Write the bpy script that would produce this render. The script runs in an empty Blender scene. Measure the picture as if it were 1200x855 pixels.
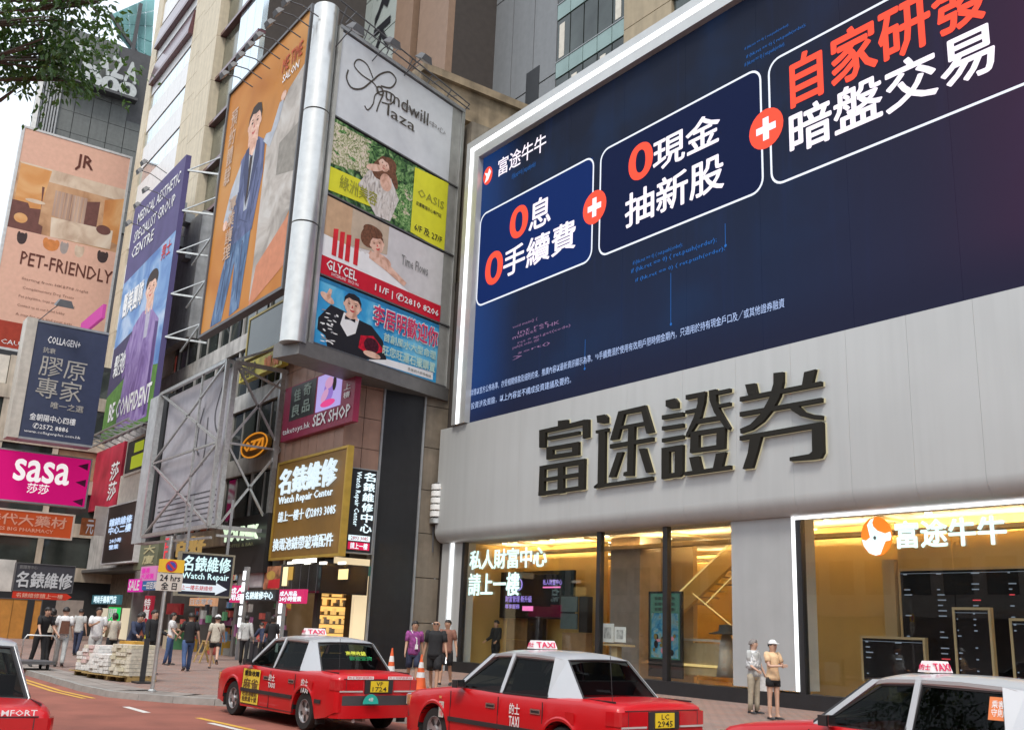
import bpy, math, random
from mathutils import Vector, Matrix
random.seed(7)
R = math.radians
sc = bpy.context.scene
col = sc.collection

# ---------------------------------------------------------------- camera
HEAD, PITCH, ROLL, FPX = R(144.418), R(14.815), R(2.456), 1166.5
CAM = Vector((0, 0, 1.78))
cF = Vector((math.cos(HEAD)*math.cos(PITCH), math.sin(HEAD)*math.cos(PITCH), math.sin(PITCH)))
_r = Vector((math.sin(HEAD), -math.cos(HEAD), 0))
_u = _r.cross(cF)
cR = _r*math.cos(ROLL) + _u*math.sin(ROLL)
cU = -_r*math.sin(ROLL) + _u*math.cos(ROLL)
cam_data = bpy.data.cameras.new('camera')
cam = bpy.data.objects.new('camera', cam_data)
col.objects.link(cam)
cam.matrix_world = Matrix(((cR.x, cU.x, -cF.x, CAM.x), (cR.y, cU.y, -cF.y, CAM.y), (cR.z, cU.z, -cF.z, CAM.z), (0, 0, 0, 1)))
cam_data.sensor_width = 36
cam_data.lens = 36*FPX/1200
cam_data.clip_start = .1
cam_data.clip_end = 2000
sc.camera = cam

# ---------------------------------------------------------------- sky, sun, exposure
SUN_EL, SUN_AZ = R(55), R(-48)          # direction towards the sun (azimuth measured from +X)
w = bpy.data.worlds.new('World'); sc.world = w; w.use_nodes = True
nt = w.node_tree; bg = nt.nodes['Background']
sky = nt.nodes.new('ShaderNodeTexSky'); sky.sky_type = 'NISHITA'; sky.sun_disc = False
sky.sun_elevation = SUN_EL; sky.sun_rotation = R(90) - SUN_AZ
sky.air_density = 1.6; sky.dust_density = 4.0; sky.ozone_density = 1.0
mx = nt.nodes.new('ShaderNodeMixRGB'); mx.inputs[0].default_value = .72
mx.inputs[2].default_value = (9.2, 9.9, 10.8, 1)
nt.links.new(sky.outputs[0], mx.inputs[1]); nt.links.new(mx.outputs[0], bg.inputs[0])
bg.inputs[1].default_value = .115
sl = bpy.data.lights.new('sun', 'SUN'); sl.energy = 1.6; sl.angle = R(14); sl.color = (1, .95, .88)
sun = bpy.data.objects.new('sun', sl); col.objects.link(sun)
sd = Vector((math.cos(SUN_AZ)*math.cos(SUN_EL), math.sin(SUN_AZ)*math.cos(SUN_EL), math.sin(SUN_EL)))
sun.rotation_euler = sd.to_track_quat('Z', 'Y').to_euler()
sc.view_settings.view_transform = 'Standard'; sc.view_settings.look = 'None'
sc.view_settings.exposure = .52; sc.view_settings.gamma = 1
sc.render.engine = 'CYCLES'
sc.cycles.use_denoising = True
sc.cycles.max_bounces = 8; sc.cycles.diffuse_bounces = 3; sc.cycles.glossy_bounces = 3
sc.cycles.transmission_bounces = 4; sc.cycles.transparent_max_bounces = 10
sc.cycles.sample_clamp_indirect = 6
sc.cycles.caustics_reflective = False; sc.cycles.caustics_refractive = False

# ---------------------------------------------------------------- picture measurements -> world points on real planes
def ray(px, py): return cF + cR*((px-600)/FPX) - cU*((py-427.5)/FPX)
def hit(px, py, p0, n):
    d = ray(px, py); p0 = Vector(p0); n = Vector(n)
    return CAM + d*((p0-CAM).dot(n)/d.dot(n))
def onY(px, py, Y): return hit(px, py, (0, Y, 0), (0, 1, 0))
def onX(px, py, X): return hit(px, py, (X, 0, 0), (1, 0, 0))
def onZ(px, py, Z=0.): return hit(px, py, (0, 0, Z), (0, 0, 1))

class Fr:
    """a wall-aligned frame: u to the right, v up, n out of the wall"""
    def __init__(s, o, u, v=(0, 0, 1), w=1, h=1):
        s.o = Vector(o); s.u = Vector(u).normalized(); s.v = Vector(v).normalized(); s.n = s.u.cross(s.v); s.w = w; s.h = h
    def p(s, a, b, c=0): return s.o + s.u*a + s.v*b + s.n*c
    def sub(s, a, b, w, h, c=0): return Fr(s.p(a, b, c), s.u, s.v, w, h)
    def f(s, x0, y0, x1, y1, c=0):      # sub frame in fractions, y from the top
        return Fr(s.p(x0*s.w, (1-y1)*s.h, c), s.u, s.v, (x1-x0)*s.w, (y1-y0)*s.h)
def _avg(P, i, a, b): return (P[a][i]+P[b][i])/2
def frY(Y, TL, TR, BR, BL):             # street-facing rectangle (normal -Y) from its four corners in the picture
    P = [onY(*q, Y) for q in (TL, TR, BR, BL)]
    x0, x1, z1, z0 = _avg(P, 0, 0, 3), _avg(P, 0, 1, 2), _avg(P, 2, 0, 1), _avg(P, 2, 2, 3)
    return Fr((x0, Y, z0), (1, 0, 0), (0, 0, 1), x1-x0, z1-z0)
def frX(X, TL, TR, BR, BL):             # rectangle facing along the street (normal +X)
    P = [onX(*q, X) for q in (TL, TR, BR, BL)]
    y0, y1, z1, z0 = _avg(P, 1, 0, 3), _avg(P, 1, 1, 2), _avg(P, 2, 0, 1), _avg(P, 2, 2, 3)
    return Fr((X, y0, z0), (0, 1, 0), (0, 0, 1), y1-y0, z1-z0)

# ---------------------------------------------------------------- materials
_mats = {}
def mat(name, c, rough=.6, metal=0., var=.12, scale=3., bump=0., bscale=40., emit=0., ecol=None, coat=0., spec=.5, dirt=0.):
    if name in _mats: return _mats[name]
    m = bpy.data.materials.new(name); m.use_nodes = True; _mats[name] = m
    t = m.node_tree; b = t.nodes['Principled BSDF']; L = t.links.new
    b.inputs['Roughness'].default_value = rough; b.inputs['Metallic'].default_value = metal
    b.inputs['Specular IOR Level'].default_value = .18 if name.startswith('print') else spec
    b.inputs['Coat Weight'].default_value = coat; b.inputs['Coat Roughness'].default_value = .05
    tc = t.nodes.new('ShaderNodeTexCoord')
    no = t.nodes.new('ShaderNodeTexNoise'); no.inputs['Scale'].default_value = scale; no.inputs['Detail'].default_value = 6
    L(tc.outputs['Object'], no.inputs['Vector'])
    mp = t.nodes.new('ShaderNodeMapRange'); L(no.outputs[0], mp.inputs[0])
    mp.inputs['From Min'].default_value = .3; mp.inputs['From Max'].default_value = .7
    mp.inputs['To Min'].default_value = 1-var; mp.inputs['To Max'].default_value = 1+var
    mul = t.nodes.new('ShaderNodeVectorMath'); mul.operation = 'SCALE'
    mul.inputs[0].default_value = c[:3]; L(mp.outputs[0], mul.inputs['Scale'])
    out = mul.outputs[0]
    if dirt:                             # rain streaks running down the surface
        mg = t.nodes.new('ShaderNodeMapping'); mg.inputs['Scale'].default_value = (2.2, 2.2, .12); L(tc.outputs['Object'], mg.inputs[0])
        n3 = t.nodes.new('ShaderNodeTexNoise'); n3.inputs['Scale'].default_value = 1.6; n3.inputs['Detail'].default_value = 7; L(mg.outputs[0], n3.inputs['Vector'])
        m3 = t.nodes.new('ShaderNodeMapRange'); L(n3.outputs[0], m3.inputs[0]); m3.inputs['From Min'].default_value = .42; m3.inputs['From Max'].default_value = .75
        m3.inputs['To Min'].default_value = 1; m3.inputs['To Max'].default_value = 1-dirt
        m4 = t.nodes.new('ShaderNodeVectorMath'); m4.operation = 'SCALE'; L(out, m4.inputs[0]); L(m3.outputs[0], m4.inputs['Scale']); out = m4.outputs[0]
    L(out, b.inputs['Base Color'])
    if bump:
        n2 = t.nodes.new('ShaderNodeTexNoise'); n2.inputs['Scale'].default_value = bscale; L(tc.outputs['Object'], n2.inputs['Vector'])
        bp = t.nodes.new('ShaderNodeBump'); bp.inputs['Strength'].default_value = bump; bp.inputs['Distance'].default_value = .02
        L(n2.outputs[0], bp.inputs['Height']); L(bp.outputs[0], b.inputs['Normal'])
    if emit:
        b.inputs['Emission Strength'].default_value = emit
        if ecol is None: L(out, b.inputs['Emission Color'])
        else: b.inputs['Emission Color'].default_value = (*ecol[:3], 1)
    return m
def glow(name, c, s=2.): return mat(name, tuple(x*.4 for x in c), .8, var=.03, emit=s*.62, ecol=c, spec=.1)
def pmat(name, cols, scale=3., dist=1.5, rough=.55, stretch=(1, 1, 1), detail=5):
    """a photographic print: several tones of the printed subject mixed by distorted noise"""
    if name in _mats: return _mats[name]
    m = bpy.data.materials.new(name); m.use_nodes = True; _mats[name] = m
    t = m.node_tree; b = t.nodes['Principled BSDF']; b.inputs['Roughness'].default_value = rough; b.inputs['Specular IOR Level'].default_value = .15
    tc = t.nodes.new('ShaderNodeTexCoord'); mg = t.nodes.new('ShaderNodeMapping'); mg.inputs['Scale'].default_value = stretch
    no = t.nodes.new('ShaderNodeTexNoise'); no.inputs['Scale'].default_value = scale; no.inputs['Detail'].default_value = detail; no.inputs['Distortion'].default_value = dist
    cr = t.nodes.new('ShaderNodeValToRGB'); e = cr.color_ramp.elements; n = len(cols)
    while len(e) < n: e.new(.5)
    for i, c in enumerate(cols): e[i].position = .32+.36*i/(n-1); e[i].color = (*c, 1)
    t.links.new(tc.outputs['Object'], mg.inputs[0]); t.links.new(mg.outputs[0], no.inputs['Vector']); t.links.new(no.outputs[0], cr.inputs[0]); t.links.new(cr.outputs[0], b.inputs['Base Color'])
    return m

def glass(name, tint=(1, 1, 1), refl=.09, rough=.0, graze=.7):
    if name in _mats: return _mats[name]
    m = bpy.data.materials.new(name); m.use_nodes = True; _mats[name] = m
    t = m.node_tree; t.nodes.clear(); L = t.links.new
    o = t.nodes.new('ShaderNodeOutputMaterial'); mxs = t.nodes.new('ShaderNodeMixShader')
    tr = t.nodes.new('ShaderNodeBsdfTransparent'); tr.inputs[0].default_value = (*tint, 1)
    gl = t.nodes.new('ShaderNodeBsdfGlossy'); gl.inputs['Roughness'].default_value = rough
    lw = t.nodes.new('ShaderNodeLayerWeight'); lw.inputs[0].default_value = .25
    mr = t.nodes.new('ShaderNodeMapRange'); L(lw.outputs['Facing'], mr.inputs[0]); mr.inputs['To Min'].default_value = refl; mr.inputs['To Max'].default_value = graze
    pw = t.nodes.new('ShaderNodeMath'); pw.operation = 'POWER'; pw.inputs[1].default_value = 2.2; L(lw.outputs['Facing'], pw.inputs[0]); L(pw.outputs[0], mr.inputs[0])
    L(mr.outputs[0], mxs.inputs[0]); L(tr.outputs[0], mxs.inputs[1]); L(gl.outputs[0], mxs.inputs[2]); L(mxs.outputs[0], o.inputs[0])
    return m

# ---------------------------------------------------------------- mesh builder and tagging
_org = {}
class MB:
    def __init__(s): s.v = []; s.f = []; s.m = []
    def add(s, vs, fs, m=0):
        k = len(s.v); s.v += [Vector(x) for x in vs]; s.f += [tuple(i+k for i in f) for f in fs]; s.m += [m]*len(fs)
    def hexa(s, q, m=0): s.add(q, [(0, 3, 2, 1), (4, 5, 6, 7), (0, 1, 5, 4), (1, 2, 6, 5), (2, 3, 7, 6), (3, 0, 4, 7)], m)
    def box(s, x0, x1, y0, y1, z0, z1, m=0):
        s.hexa([(x0, y0, z0), (x1, y0, z0), (x1, y1, z0), (x0, y1, z0), (x0, y0, z1), (x1, y0, z1), (x1, y1, z1), (x0, y1, z1)], m)
    def slab(s, fr, a0, a1, b0, b1, c0, c1, m=0):      # box in a wall frame
        P = fr.p
        s.hexa([P(a0, b0, c0), P(a1, b0, c0), P(a1, b1, c0), P(a0, b1, c0), P(a0, b0, c1), P(a1, b0, c1), P(a1, b1, c1), P(a0, b1, c1)], m)
    def quad(s, a, b, c, d, m=0): s.add([a, b, c, d], [(0, 1, 2, 3)], m)
    def rect(s, fr, c=0, m=0): s.quad(fr.p(0, 0, c), fr.p(fr.w, 0, c), fr.p(fr.w, fr.h, c), fr.p(0, fr.h, c), m)
    def poly(s, fr, pts, c=0, m=0):                      # flat print: fractions, y from the top
        s.add([fr.p(x*fr.w, (1-y)*fr.h, c) for x, y in pts], [tuple(range(len(pts)))], m)
    def oval(s, fr, cx, cy, rx, ry, c=0, m=0, n=20, a0=0):
        pts = []
        for i in range(n):
            a = 2*math.pi*i/n; x = rx*math.cos(a); y = ry*math.sin(a)
            pts.append((cx + x*math.cos(a0)-y*math.sin(a0), cy + x*math.sin(a0)+y*math.cos(a0)))
        s.poly(fr, pts, c, m)
    def prism(s, lo, hi, m=0):
        n = len(lo); s.add(list(lo)+list(hi), [tuple(range(n))[::-1], tuple(range(n, 2*n))]+[(i, (i+1) % n, n+(i+1) % n, n+i) for i in range(n)], m)
    def beam(s, p, q, w=.05, h=None, m=0):
        p, q = Vector(p), Vector(q); h = h or w; d = (q-p).normalized()
        a = d.cross(Vector((0, 0, 1)));
        if a.length < .01: a = Vector((1, 0, 0))
        a.normalize(); b = a.cross(d); a = a*(w/2); b = b*(h/2)
        s.hexa([p-a-b, p+a-b, p+a+b, p-a+b, q-a-b, q+a-b, q+a+b, q-a+b], m)
    def tube(s, pts, r, n=8, m=0):
        pts = [Vector(p) for p in pts]; rs = r if isinstance(r, (list, tuple)) else [r]*len(pts)
        rings = []; a = None
        for i, p in enumerate(pts):
            d = (pts[min(i+1, len(pts)-1)]-pts[max(i-1, 0)]).normalized()
            if a is None:
                a = d.cross(Vector((0, 0, 1)));
                if a.length < .05: a = Vector((1, 0, 0))
            a = (a - d*a.dot(d)).normalized(); b = d.cross(a)
            rings.append([p + (a*math.cos(2*math.pi*k/n)+b*math.sin(2*math.pi*k/n))*rs[i] for k in range(n)])
        s.loft(rings, m)
    def loft(s, rings, m=0, cap=True, closed=True):
        n = len(rings[0]); vs = [p for r in rings for p in r]; fs = []
        for i in range(len(rings)-1):
            for k in range(n if closed else n-1):
                fs.append((i*n+k, i*n+(k+1) % n, (i+1)*n+(k+1) % n, (i+1)*n+k))
        if cap: fs += [tuple(range(n))[::-1], tuple(range((len(rings)-1)*n, len(rings)*n))]
        s.add(vs, fs, m)
    def lathe(s, prof, c=(0, 0, 0), n=16, m=0, ax='z'):
        rings = []
        for r, z in prof:
            ring = []
            for k in range(n):
                a = 2*math.pi*k/n; x, y = r*math.cos(a), r*math.sin(a)
                q = (x, y, z) if ax == 'z' else ((z, x, y) if ax == 'x' else (x, z, y))
                ring.append(Vector(c)+Vector(q))
            rings.append(ring)
        s.loft(rings, m)
    def ball(s, c, r, m=0, n=12, k=8):
        r = r if isinstance(r, (tuple, list)) else (r, r, r); c = Vector(c)
        rings = []
        for i in range(k+1):
            t = -math.pi/2+math.pi*i/k; ct = max(math.cos(t), .02)
            rings.append([c+Vector((r[0]*ct*math.cos(2*math.pi*j/n), r[1]*ct*math.sin(2*math.pi*j/n), r[2]*math.sin(t))) for j in range(n)])
        s.loft(rings, m)
    def build(s, name, mats, parent=None, smooth=False, kind=None, label=None):
        me = bpy.data.meshes.new(name)
        off = _org.get(parent.name, Vector((0, 0, 0))) if parent else Vector((0, 0, 0))
        me.from_pydata([v-off for v in s.v], [], s.f)
        for m in (mats if isinstance(mats, (list, tuple)) else [mats]): me.materials.append(m)
        me.polygons.foreach_set('material_index', s.m)
        if smooth is True: me.polygons.foreach_set('use_smooth', [True]*len(s.f))
        me.update()
        if smooth == 'auto': me.polygons.foreach_set('use_smooth', [True]*len(s.f)); me.set_sharp_from_angle(angle=R(35))
        o = bpy.data.objects.new(name, me); col.objects.link(o)
        if parent: o.parent = parent; _org[o.name] = off
        else: _org[o.name] = Vector((0, 0, 0))
        if kind: o['kind'] = kind
        if label: o['label'] = label
        return o
def tag(o, label=None, cat=None, group=None, kind=None):
    if label: o['label'] = label
    if cat: o['category'] = cat
    if group: o['group'] = group
    if kind: o['kind'] = kind
    return o
def thing(name, label, cat, loc=(0, 0, 0), rz=0, group=None):
    o = bpy.data.objects.new(name, None); col.objects.link(o); o.empty_display_size = .2
    o.location = loc; o.rotation_euler = (0, 0, rz); _org[o.name] = Vector(loc) if not rz else Vector((0, 0, 0))
    return tag(o, label, cat, group)
def copy_tree(o, parent=None):
    c = o.copy(); col.objects.link(c)
    if parent: c.parent = parent
    _org[c.name] = _org.get(o.name, Vector((0, 0, 0)))
    for ch in [x for x in o.children]: copy_tree(ch, c)
    return c
_tc = {}
def text_mesh(s, bold=0., res=2, ext=0., line=1.):
    key = (s, bold, res, ext)
    if key in _tc: return _tc[key]
    c = bpy.data.curves.new('lettering', 'FONT'); c.body = s; c.resolution_u = res; c.offset = bold; c.extrude = ext; c.space_line = line; c.align_x = 'LEFT'
    o = bpy.data.objects.new('lettering', c); m = bpy.data.meshes.new_from_object(o)
    d = ([v.co.copy() for v in m.vertices], [tuple(p.vertices) for p in m.polygons])
    bpy.data.objects.remove(o); bpy.data.curves.remove(c); bpy.data.meshes.remove(m); _tc[key] = d
    return d
def letter(b, fr, s, x0, y0, x1, y1, c=.01, m=0, bold=.012, ext=0., res=2, shear=0., line=1., keep=False):
    """writes s into the box (fractions of fr, y from the top) of builder b"""
    vs, fs = text_mesh(s, 0 if bold > .012 else min(bold, .008), 8 if s == '0' else res, ext, line)
    if not vs: return
    ax, bx = min(v.x for v in vs), max(v.x for v in vs); ay, by = min(v.y for v in vs), max(v.y for v in vs)
    W, H = (x1-x0)*fr.w, (y1-y0)*fr.h; sx, sy = W/(bx-ax), H/max(by-ay, 1e-6)
    if keep: sx = sy = min(sx, sy)
    zs = (sx+sy)/2; d = bold*.8
    sh = [(0, 0)] if bold <= .012 else [(0, 0), (-d, 0), (d, 0), (0, -d), (0, d), (-d*.7, -d*.7), (d*.7, d*.7), (-d*.7, d*.7), (d*.7, -d*.7)]
    for k, (qx, qy) in enumerate(sh):
        b.add([fr.p(x0*fr.w+(v.x-ax+qx)*sx+shear*(v.y-ay)*sy, (1-y1)*fr.h+(v.y-ay+qy)*sy, c+k*.0006+(v.z+ext)*zs) for v in vs], fs, m)

def face(b, fr, cx, cy, rx, ry, c, sk, dk, lp, hr, tilt=0., smile=1):
    """a printed head: neck, face, cheek shade, hair, brows, eyes, nose, mouth; material slots sk skin, dk dark, lp lips, hr hair"""
    co, si = math.cos(tilt), math.sin(tilt)
    P = lambda x, y: (cx+(x*co-y*si)*rx, cy+(x*si+y*co)*ry)
    O = lambda x, y, r1, r2, cc, m, n=14, a=0: b.poly(fr, [P(x+r1*math.cos(2*math.pi*k/n+a), y+r2*math.sin(2*math.pi*k/n+a)) for k in range(n)], cc, m)
    O(0, 0, 1, 1, c, sk, 22); O(-1.0, .05, .14, .22, c-.0004, sk); O(1.0, .05, .14, .22, c-.0004, sk)
    b.poly(fr, [P(*q) for q in ((-1.06, .0), (-1.05, -.6), (-.6, -1.12), (.1, -1.22), (.75, -1.05), (1.08, -.5), (1.04, .0), (.9, -.35), (.6, -.62), (.0, -.58), (-.5, -.68), (-.88, -.38))], c+.0006, hr)
    for s_ in (-1, 1):
        b.poly(fr, [P(s_*.2, -.24), P(s_*.42, -.34), P(s_*.66, -.26), P(s_*.42, -.28)], c+.001, dk); O(s_*.42, -.1, .15, .07, c+.001, dk, 10); O(s_*.7, .3, .18, .16, c+.0008, lp if False else sk, 8)
    b.poly(fr, [P(-.02, -.05), P(.1, .26), P(-.14, .28)], c+.0012, lp); b.poly(fr, [P(-.34, .46), P(0, .52), P(.34, .46), P(.2, .62), P(0, .68), P(-.2, .62)], c+.0012, lp)
# shared materials
M_white = mat('white_paint', (.78, .78, .76), .45)
M_black = mat('black_metal', (.02, .02, .022), .4)
M_dgrey = mat('dark_grey_metal', (.09, .09, .095), .5)
M_grey = mat('grey_steel', (.32, .33, .34), .45, .4)
M_steel = mat('galvanised_steel', (.5, .51, .5), .38, .7, .15, 8)
M_cream = mat('cream_panel', (.62, .58, .5), .6)
P_white = mat('print_white', (.8, .8, .8), .5, var=.04)
P_black = mat('print_black', (.02, .02, .025), .5, var=.04)
P_red = mat('print_red', (.6, .03, .04), .5, var=.08)
P_yellow = mat('print_yellow', (.8, .72, .05), .5, var=.04)
P_skin = pmat('print_skin_tones', ((.5, .27, .19), (.72, .45, .34), (.8, .56, .45)), 2.2, 1.2)
P_hair = mat('print_hair', (.04, .025, .02), .6, var=.3, scale=9)
L_white = glow('lit_white_lettering', (.75, .93, 1.), 1.15)
L_tube = glow('lit_white_tube', (.95, .97, 1.), 2.2)
# ================================================================ ground, road, pavement
M_road = mat('red_road_surface', (.26, .088, .06), .85, var=.24, scale=.9, bump=.25, bscale=60)
M_pave = mat('pavement_blocks', (.24, .17, .145), .85, var=.2, scale=2, bump=.15, bscale=30)
M_kerb = mat('kerb_concrete', (.3, .29, .27), .8, var=.15, scale=5, bump=.2)
M_ylw = mat('yellow_road_paint', (.62, .36, .05), .7, var=.15, scale=12)
M_wht = mat('white_road_paint', (.62, .6, .56), .7, var=.15, scale=12)
def pattern_brick(m, c1, c2, cm, sx, sy):
    t = m.node_tree; b = t.nodes['Principled BSDF']; tc = t.nodes.new('ShaderNodeTexCoord')
    br = t.nodes.new('ShaderNodeTexBrick'); br.inputs['Scale'].default_value = 1; br.inputs['Brick Width'].default_value = sx; br.inputs['Row Height'].default_value = sy
    br.inputs['Mortar Size'].default_value = .012
    br.inputs['Color1'].default_value = (*c1, 1); br.inputs['Color2'].default_value = (*c2, 1); br.inputs['Mortar'].default_value = (*cm, 1)
    no = t.nodes.new('ShaderNodeTexNoise'); no.inputs['Scale'].default_value = .7; no.inputs['Detail'].default_value = 5
    mm = t.nodes.new('ShaderNodeMixRGB'); mm.blend_type = 'MULTIPLY'; mm.inputs[0].default_value = .5
    t.links.new(tc.outputs['Object'], br.inputs[0]); t.links.new(tc.outputs['Object'], no.inputs[0])
    t.links.new(br.outputs[0], mm.inputs[1]); t.links.new(no.outputs[0], mm.inputs[2]); t.links.new(mm.outputs[0], b.inputs['Base Color'])
pattern_brick(M_pave, (.42, .25, .2), (.36, .27, .235), (.16, .12, .1), .3, .15)
b = MB(); b.quad((-900, -900, 0), (900, -900, 0), (900, 900, 0), (-900, 900, 0)); b.build('ground', mat('asphalt_ground', (.06, .06, .06), .9), kind='structure')
b = MB(); b.quad((-140, -1.2, .004), (60, -1.2, .004), (60, 24, .004), (-140, 24, .004)); b.build('road', M_road, kind='structure')
KERB = [(-140, 3.6), (-60, 5.3), (-40, 5.9), (-30, 6.15), (-25, 6.15), (-23, 6.35), (-21.6, 7.2), (-20.2, 8.6), (-18.4, 9.7), (-15, 10.35), (-8, 11.3), (0, 12.3), (30, 16)]
b = MB()
for (x0, y0), (x1, y1) in zip(KERB[:-1], KERB[1:]):
    b.hexa([(x0, y0+.14, 0), (x1, y1+.14, 0), (x1, 26, 0), (x0, 26, 0), (x0, y0+.14, .13), (x1, y1+.14, .13), (x1, 26, .13), (x0, 26, .13)])
pav = b.build('pavement', M_pave, kind='structure')
# kerb stones, one object each where the picture shows them
def walk(pts, step):
    out = []; carry = 0
    for (x0, y0), (x1, y1) in zip(pts[:-1], pts[1:]):
        L = math.hypot(x1-x0, y1-y0); s = carry
        while s < L: out.append((x0+(x1-x0)*s/L, y0+(y1-y0)*s/L)); s += step
        carry = s-L
    return out
ks = [p for p in walk(KERB, .92) if -48 < p[0] < 2]
for (x0, y0), (x1, y1) in zip(ks[:-1], ks[1:]):
    d = Vector((x1-x0, y1-y0, 0)).normalized(); n = Vector((-d.y, d.x, 0)); p = Vector((x0, y0, 0)); q = Vector((x1, y1, 0))-d*.012
    z = .137+random.uniform(-.003, .003)
    b = MB(); b.hexa([p, q, q+n*.15, p+n*.15]+[v+Vector((0, 0, z)) for v in (p+n*.015, q+n*.015, q+n*.15, p+n*.15)])
    b.build('kerb_stone', M_kerb, pav)
b = MB()
for (x0, y0), (x1, y1) in zip(KERB[:-1], KERB[1:]):
    if x1 <= -48 or x0 >= 2: b.hexa([(x0, y0, 0), (x1, y1, 0), (x1, y1+.14, 0), (x0, y0+.14, 0), (x0, y0, .135), (x1, y1, .135), (x1, y1+.14, .135), (x0, y0+.14, .135)])
tag(b.build('kerb', M_kerb), kind='structure')
# paving slab courses of the light strip beside the kerb
b = MB()
for (x0, y0), (x1, y1) in zip(ks[:-1], ks[1:]):
    d = Vector((x1-x0, y1-y0, 0)).normalized(); n = Vector((-d.y, d.x, 0)); p = Vector((x0, y0, .134)); q = Vector((x1, y1, .134))-d*.015
    for k in range(2): b.quad(p+n*(.17+k*.42), q+n*(.17+k*.42), q+n*(.57+k*.42), p+n*(.57+k*.42))
b.build('edge_paving', mat('grey_paving', (.27, .235, .21), .85, var=.25, scale=1.5), pav, kind='stuff')
def stripe(pts, w, m, off=0, z=.008, name='road_marking'):
    b = MB()
    for (x0, y0), (x1, y1) in zip(pts[:-1], pts[1:]):
        d = Vector((x1-x0, y1-y0, 0)).normalized(); n = Vector((-d.y, d.x, 0)); p = Vector((x0, y0, z)); q = Vector((x1, y1, z))
        b.quad(p+n*off, q+n*off, q+n*(off+w), p+n*(off+w))
    return b.build(name, m, kind='structure')
yl = [(x, y-.62) for x, y in KERB[1:5]] + [(-22.9, 5.72)]
stripe(yl, .1, M_ylw); stripe(yl, .1, M_ylw, .2)
p1, p2 = onZ(143, 828), onZ(168, 835); stripe([(p1.x, p1.y), (p2.x, p2.y)], .14, M_wht)
p1, p2 = onZ(228, 841), onZ(300, 858); stripe([(p1.x, p1.y), (p2.x+.6, p2.y+.1)], .12, M_ylw)
stripe([(p1.x+.9, p1.y-.1), (p2.x+2.5, p2.y+.0)], .12, M_wht)
p1 = onZ(35, 852); stripe([(p1.x-2, p1.y), (p1.x, p1.y)], .14, M_wht)
# near kerb the camera stands on
b = MB(); b.box(-140, 60, -4.5, -.9, 0, .12); b.build('near_pavement', M_pave, kind='structure')

# ================================================================ securities shop building
GY, FY = 21.5, 21.0            # glass plane, fascia plane
XL, XR = -34.0, 4.0
M_fas = mat('fascia_panel', (.475, .49, .485), .42, .05, .03, .5, dirt=.07)
M_fas2 = mat('fascia_panel_pier', (.42, .43, .43), .4, .1, .04, 1.5, dirt=.06)
shop = thing('shop_building', 'pale grey shop building with glass front and huge dark screen above', 'building', (XL, GY, 0))
Zs = _avg([onY(547.7, 496, FY), onY(1200, 334.8, FY)], 2, 0, 1)
Zt = _avg([onY(565.5, 184, FY), onY(868, 0, FY)], 2, 0, 1)
Zc = onY(750, 619, GY).z
SX0 = onY(556, 340, FY).x
prof = [(FY+.25, Zs+.02), (FY, Zs), (FY, Zc+.5)]
for i in range(1, 8):
    a = math.pi/2*i/7; prof.append((FY+.42*(1-math.cos(a)), Zc+.5-.5*math.sin(a)))
prof.append((FY+1.2, Zc))
seams = [onY(x, 450, FY).x for x in (560, 612, 671, 735, 800, 862, 927, 993, 1066, 1147)]
xs = [XL-.15]+seams[0:]
while xs[-1] < XR-2: xs.append(xs[-1]+1.75)
xs.append(XR)
for a, c in zip(xs[:-1], xs[1:]):
    g = .003; lo = [Vector((a+g, y, z)) for y, z in prof]; hi = [Vector((c-g, y, z)) for y, z in prof]
    bk = [(FY+1.2, Zs+.02)]
    b = MB(); b.prism([Vector((a+g, y, z)) for y, z in prof+bk], [Vector((c-g, y, z)) for y, z in prof+bk]); b.build('fascia_panel', M_fas, shop, smooth='auto')
b = MB(); b.box(XL+.1, XR, FY+.06, FY+1.0, Zc+.9, Zs-.02)
b.build('fascia_backing', mat('joint_grey', (.22, .22, .22), .7), shop)
# building mass behind and above
M_roofw = mat('roof_concrete', (.3, .3, .3), .8, dirt=.2)
b = MB(); b.box(XL+.05, XR, FY+1.25, 34, Zs-.1, Zt+1.0); b.build('wall', M_roofw, shop)
b = MB(); b.box(XL+.05, XR, 33.6, 34, .13, Zs-.1); b.build('wall', M_roofw, shop)
# screen frame
FW = .95
M_frame = mat('screen_frame_metal', (.52, .53, .52), .35, .35, .05, 2)
def fbar(x0, x1, z0, z1, ax):
    b = MB()
    b.box(x0, x1, FY-.15, FY+1.2, z0, z1); b.build('screen_frame', M_frame, shop)
SX1 = XR-1
fbar(SX0-FW, SX0, Zs+.03, Zt+FW, 0)
fbar(SX0+.002, SX1, Zt, Zt+FW, 1)
b = MB(); b.box(SX0-FW*.62, SX0-FW*.42, FY-.19, FY-.145, Zs+.03, Zt+FW*.62); b.box(SX0-FW*.42+.001, SX1, FY-.19, FY-.145, Zt+FW*.42, Zt+FW*.62)
b.build('light_strip', L_tube, shop)
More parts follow.
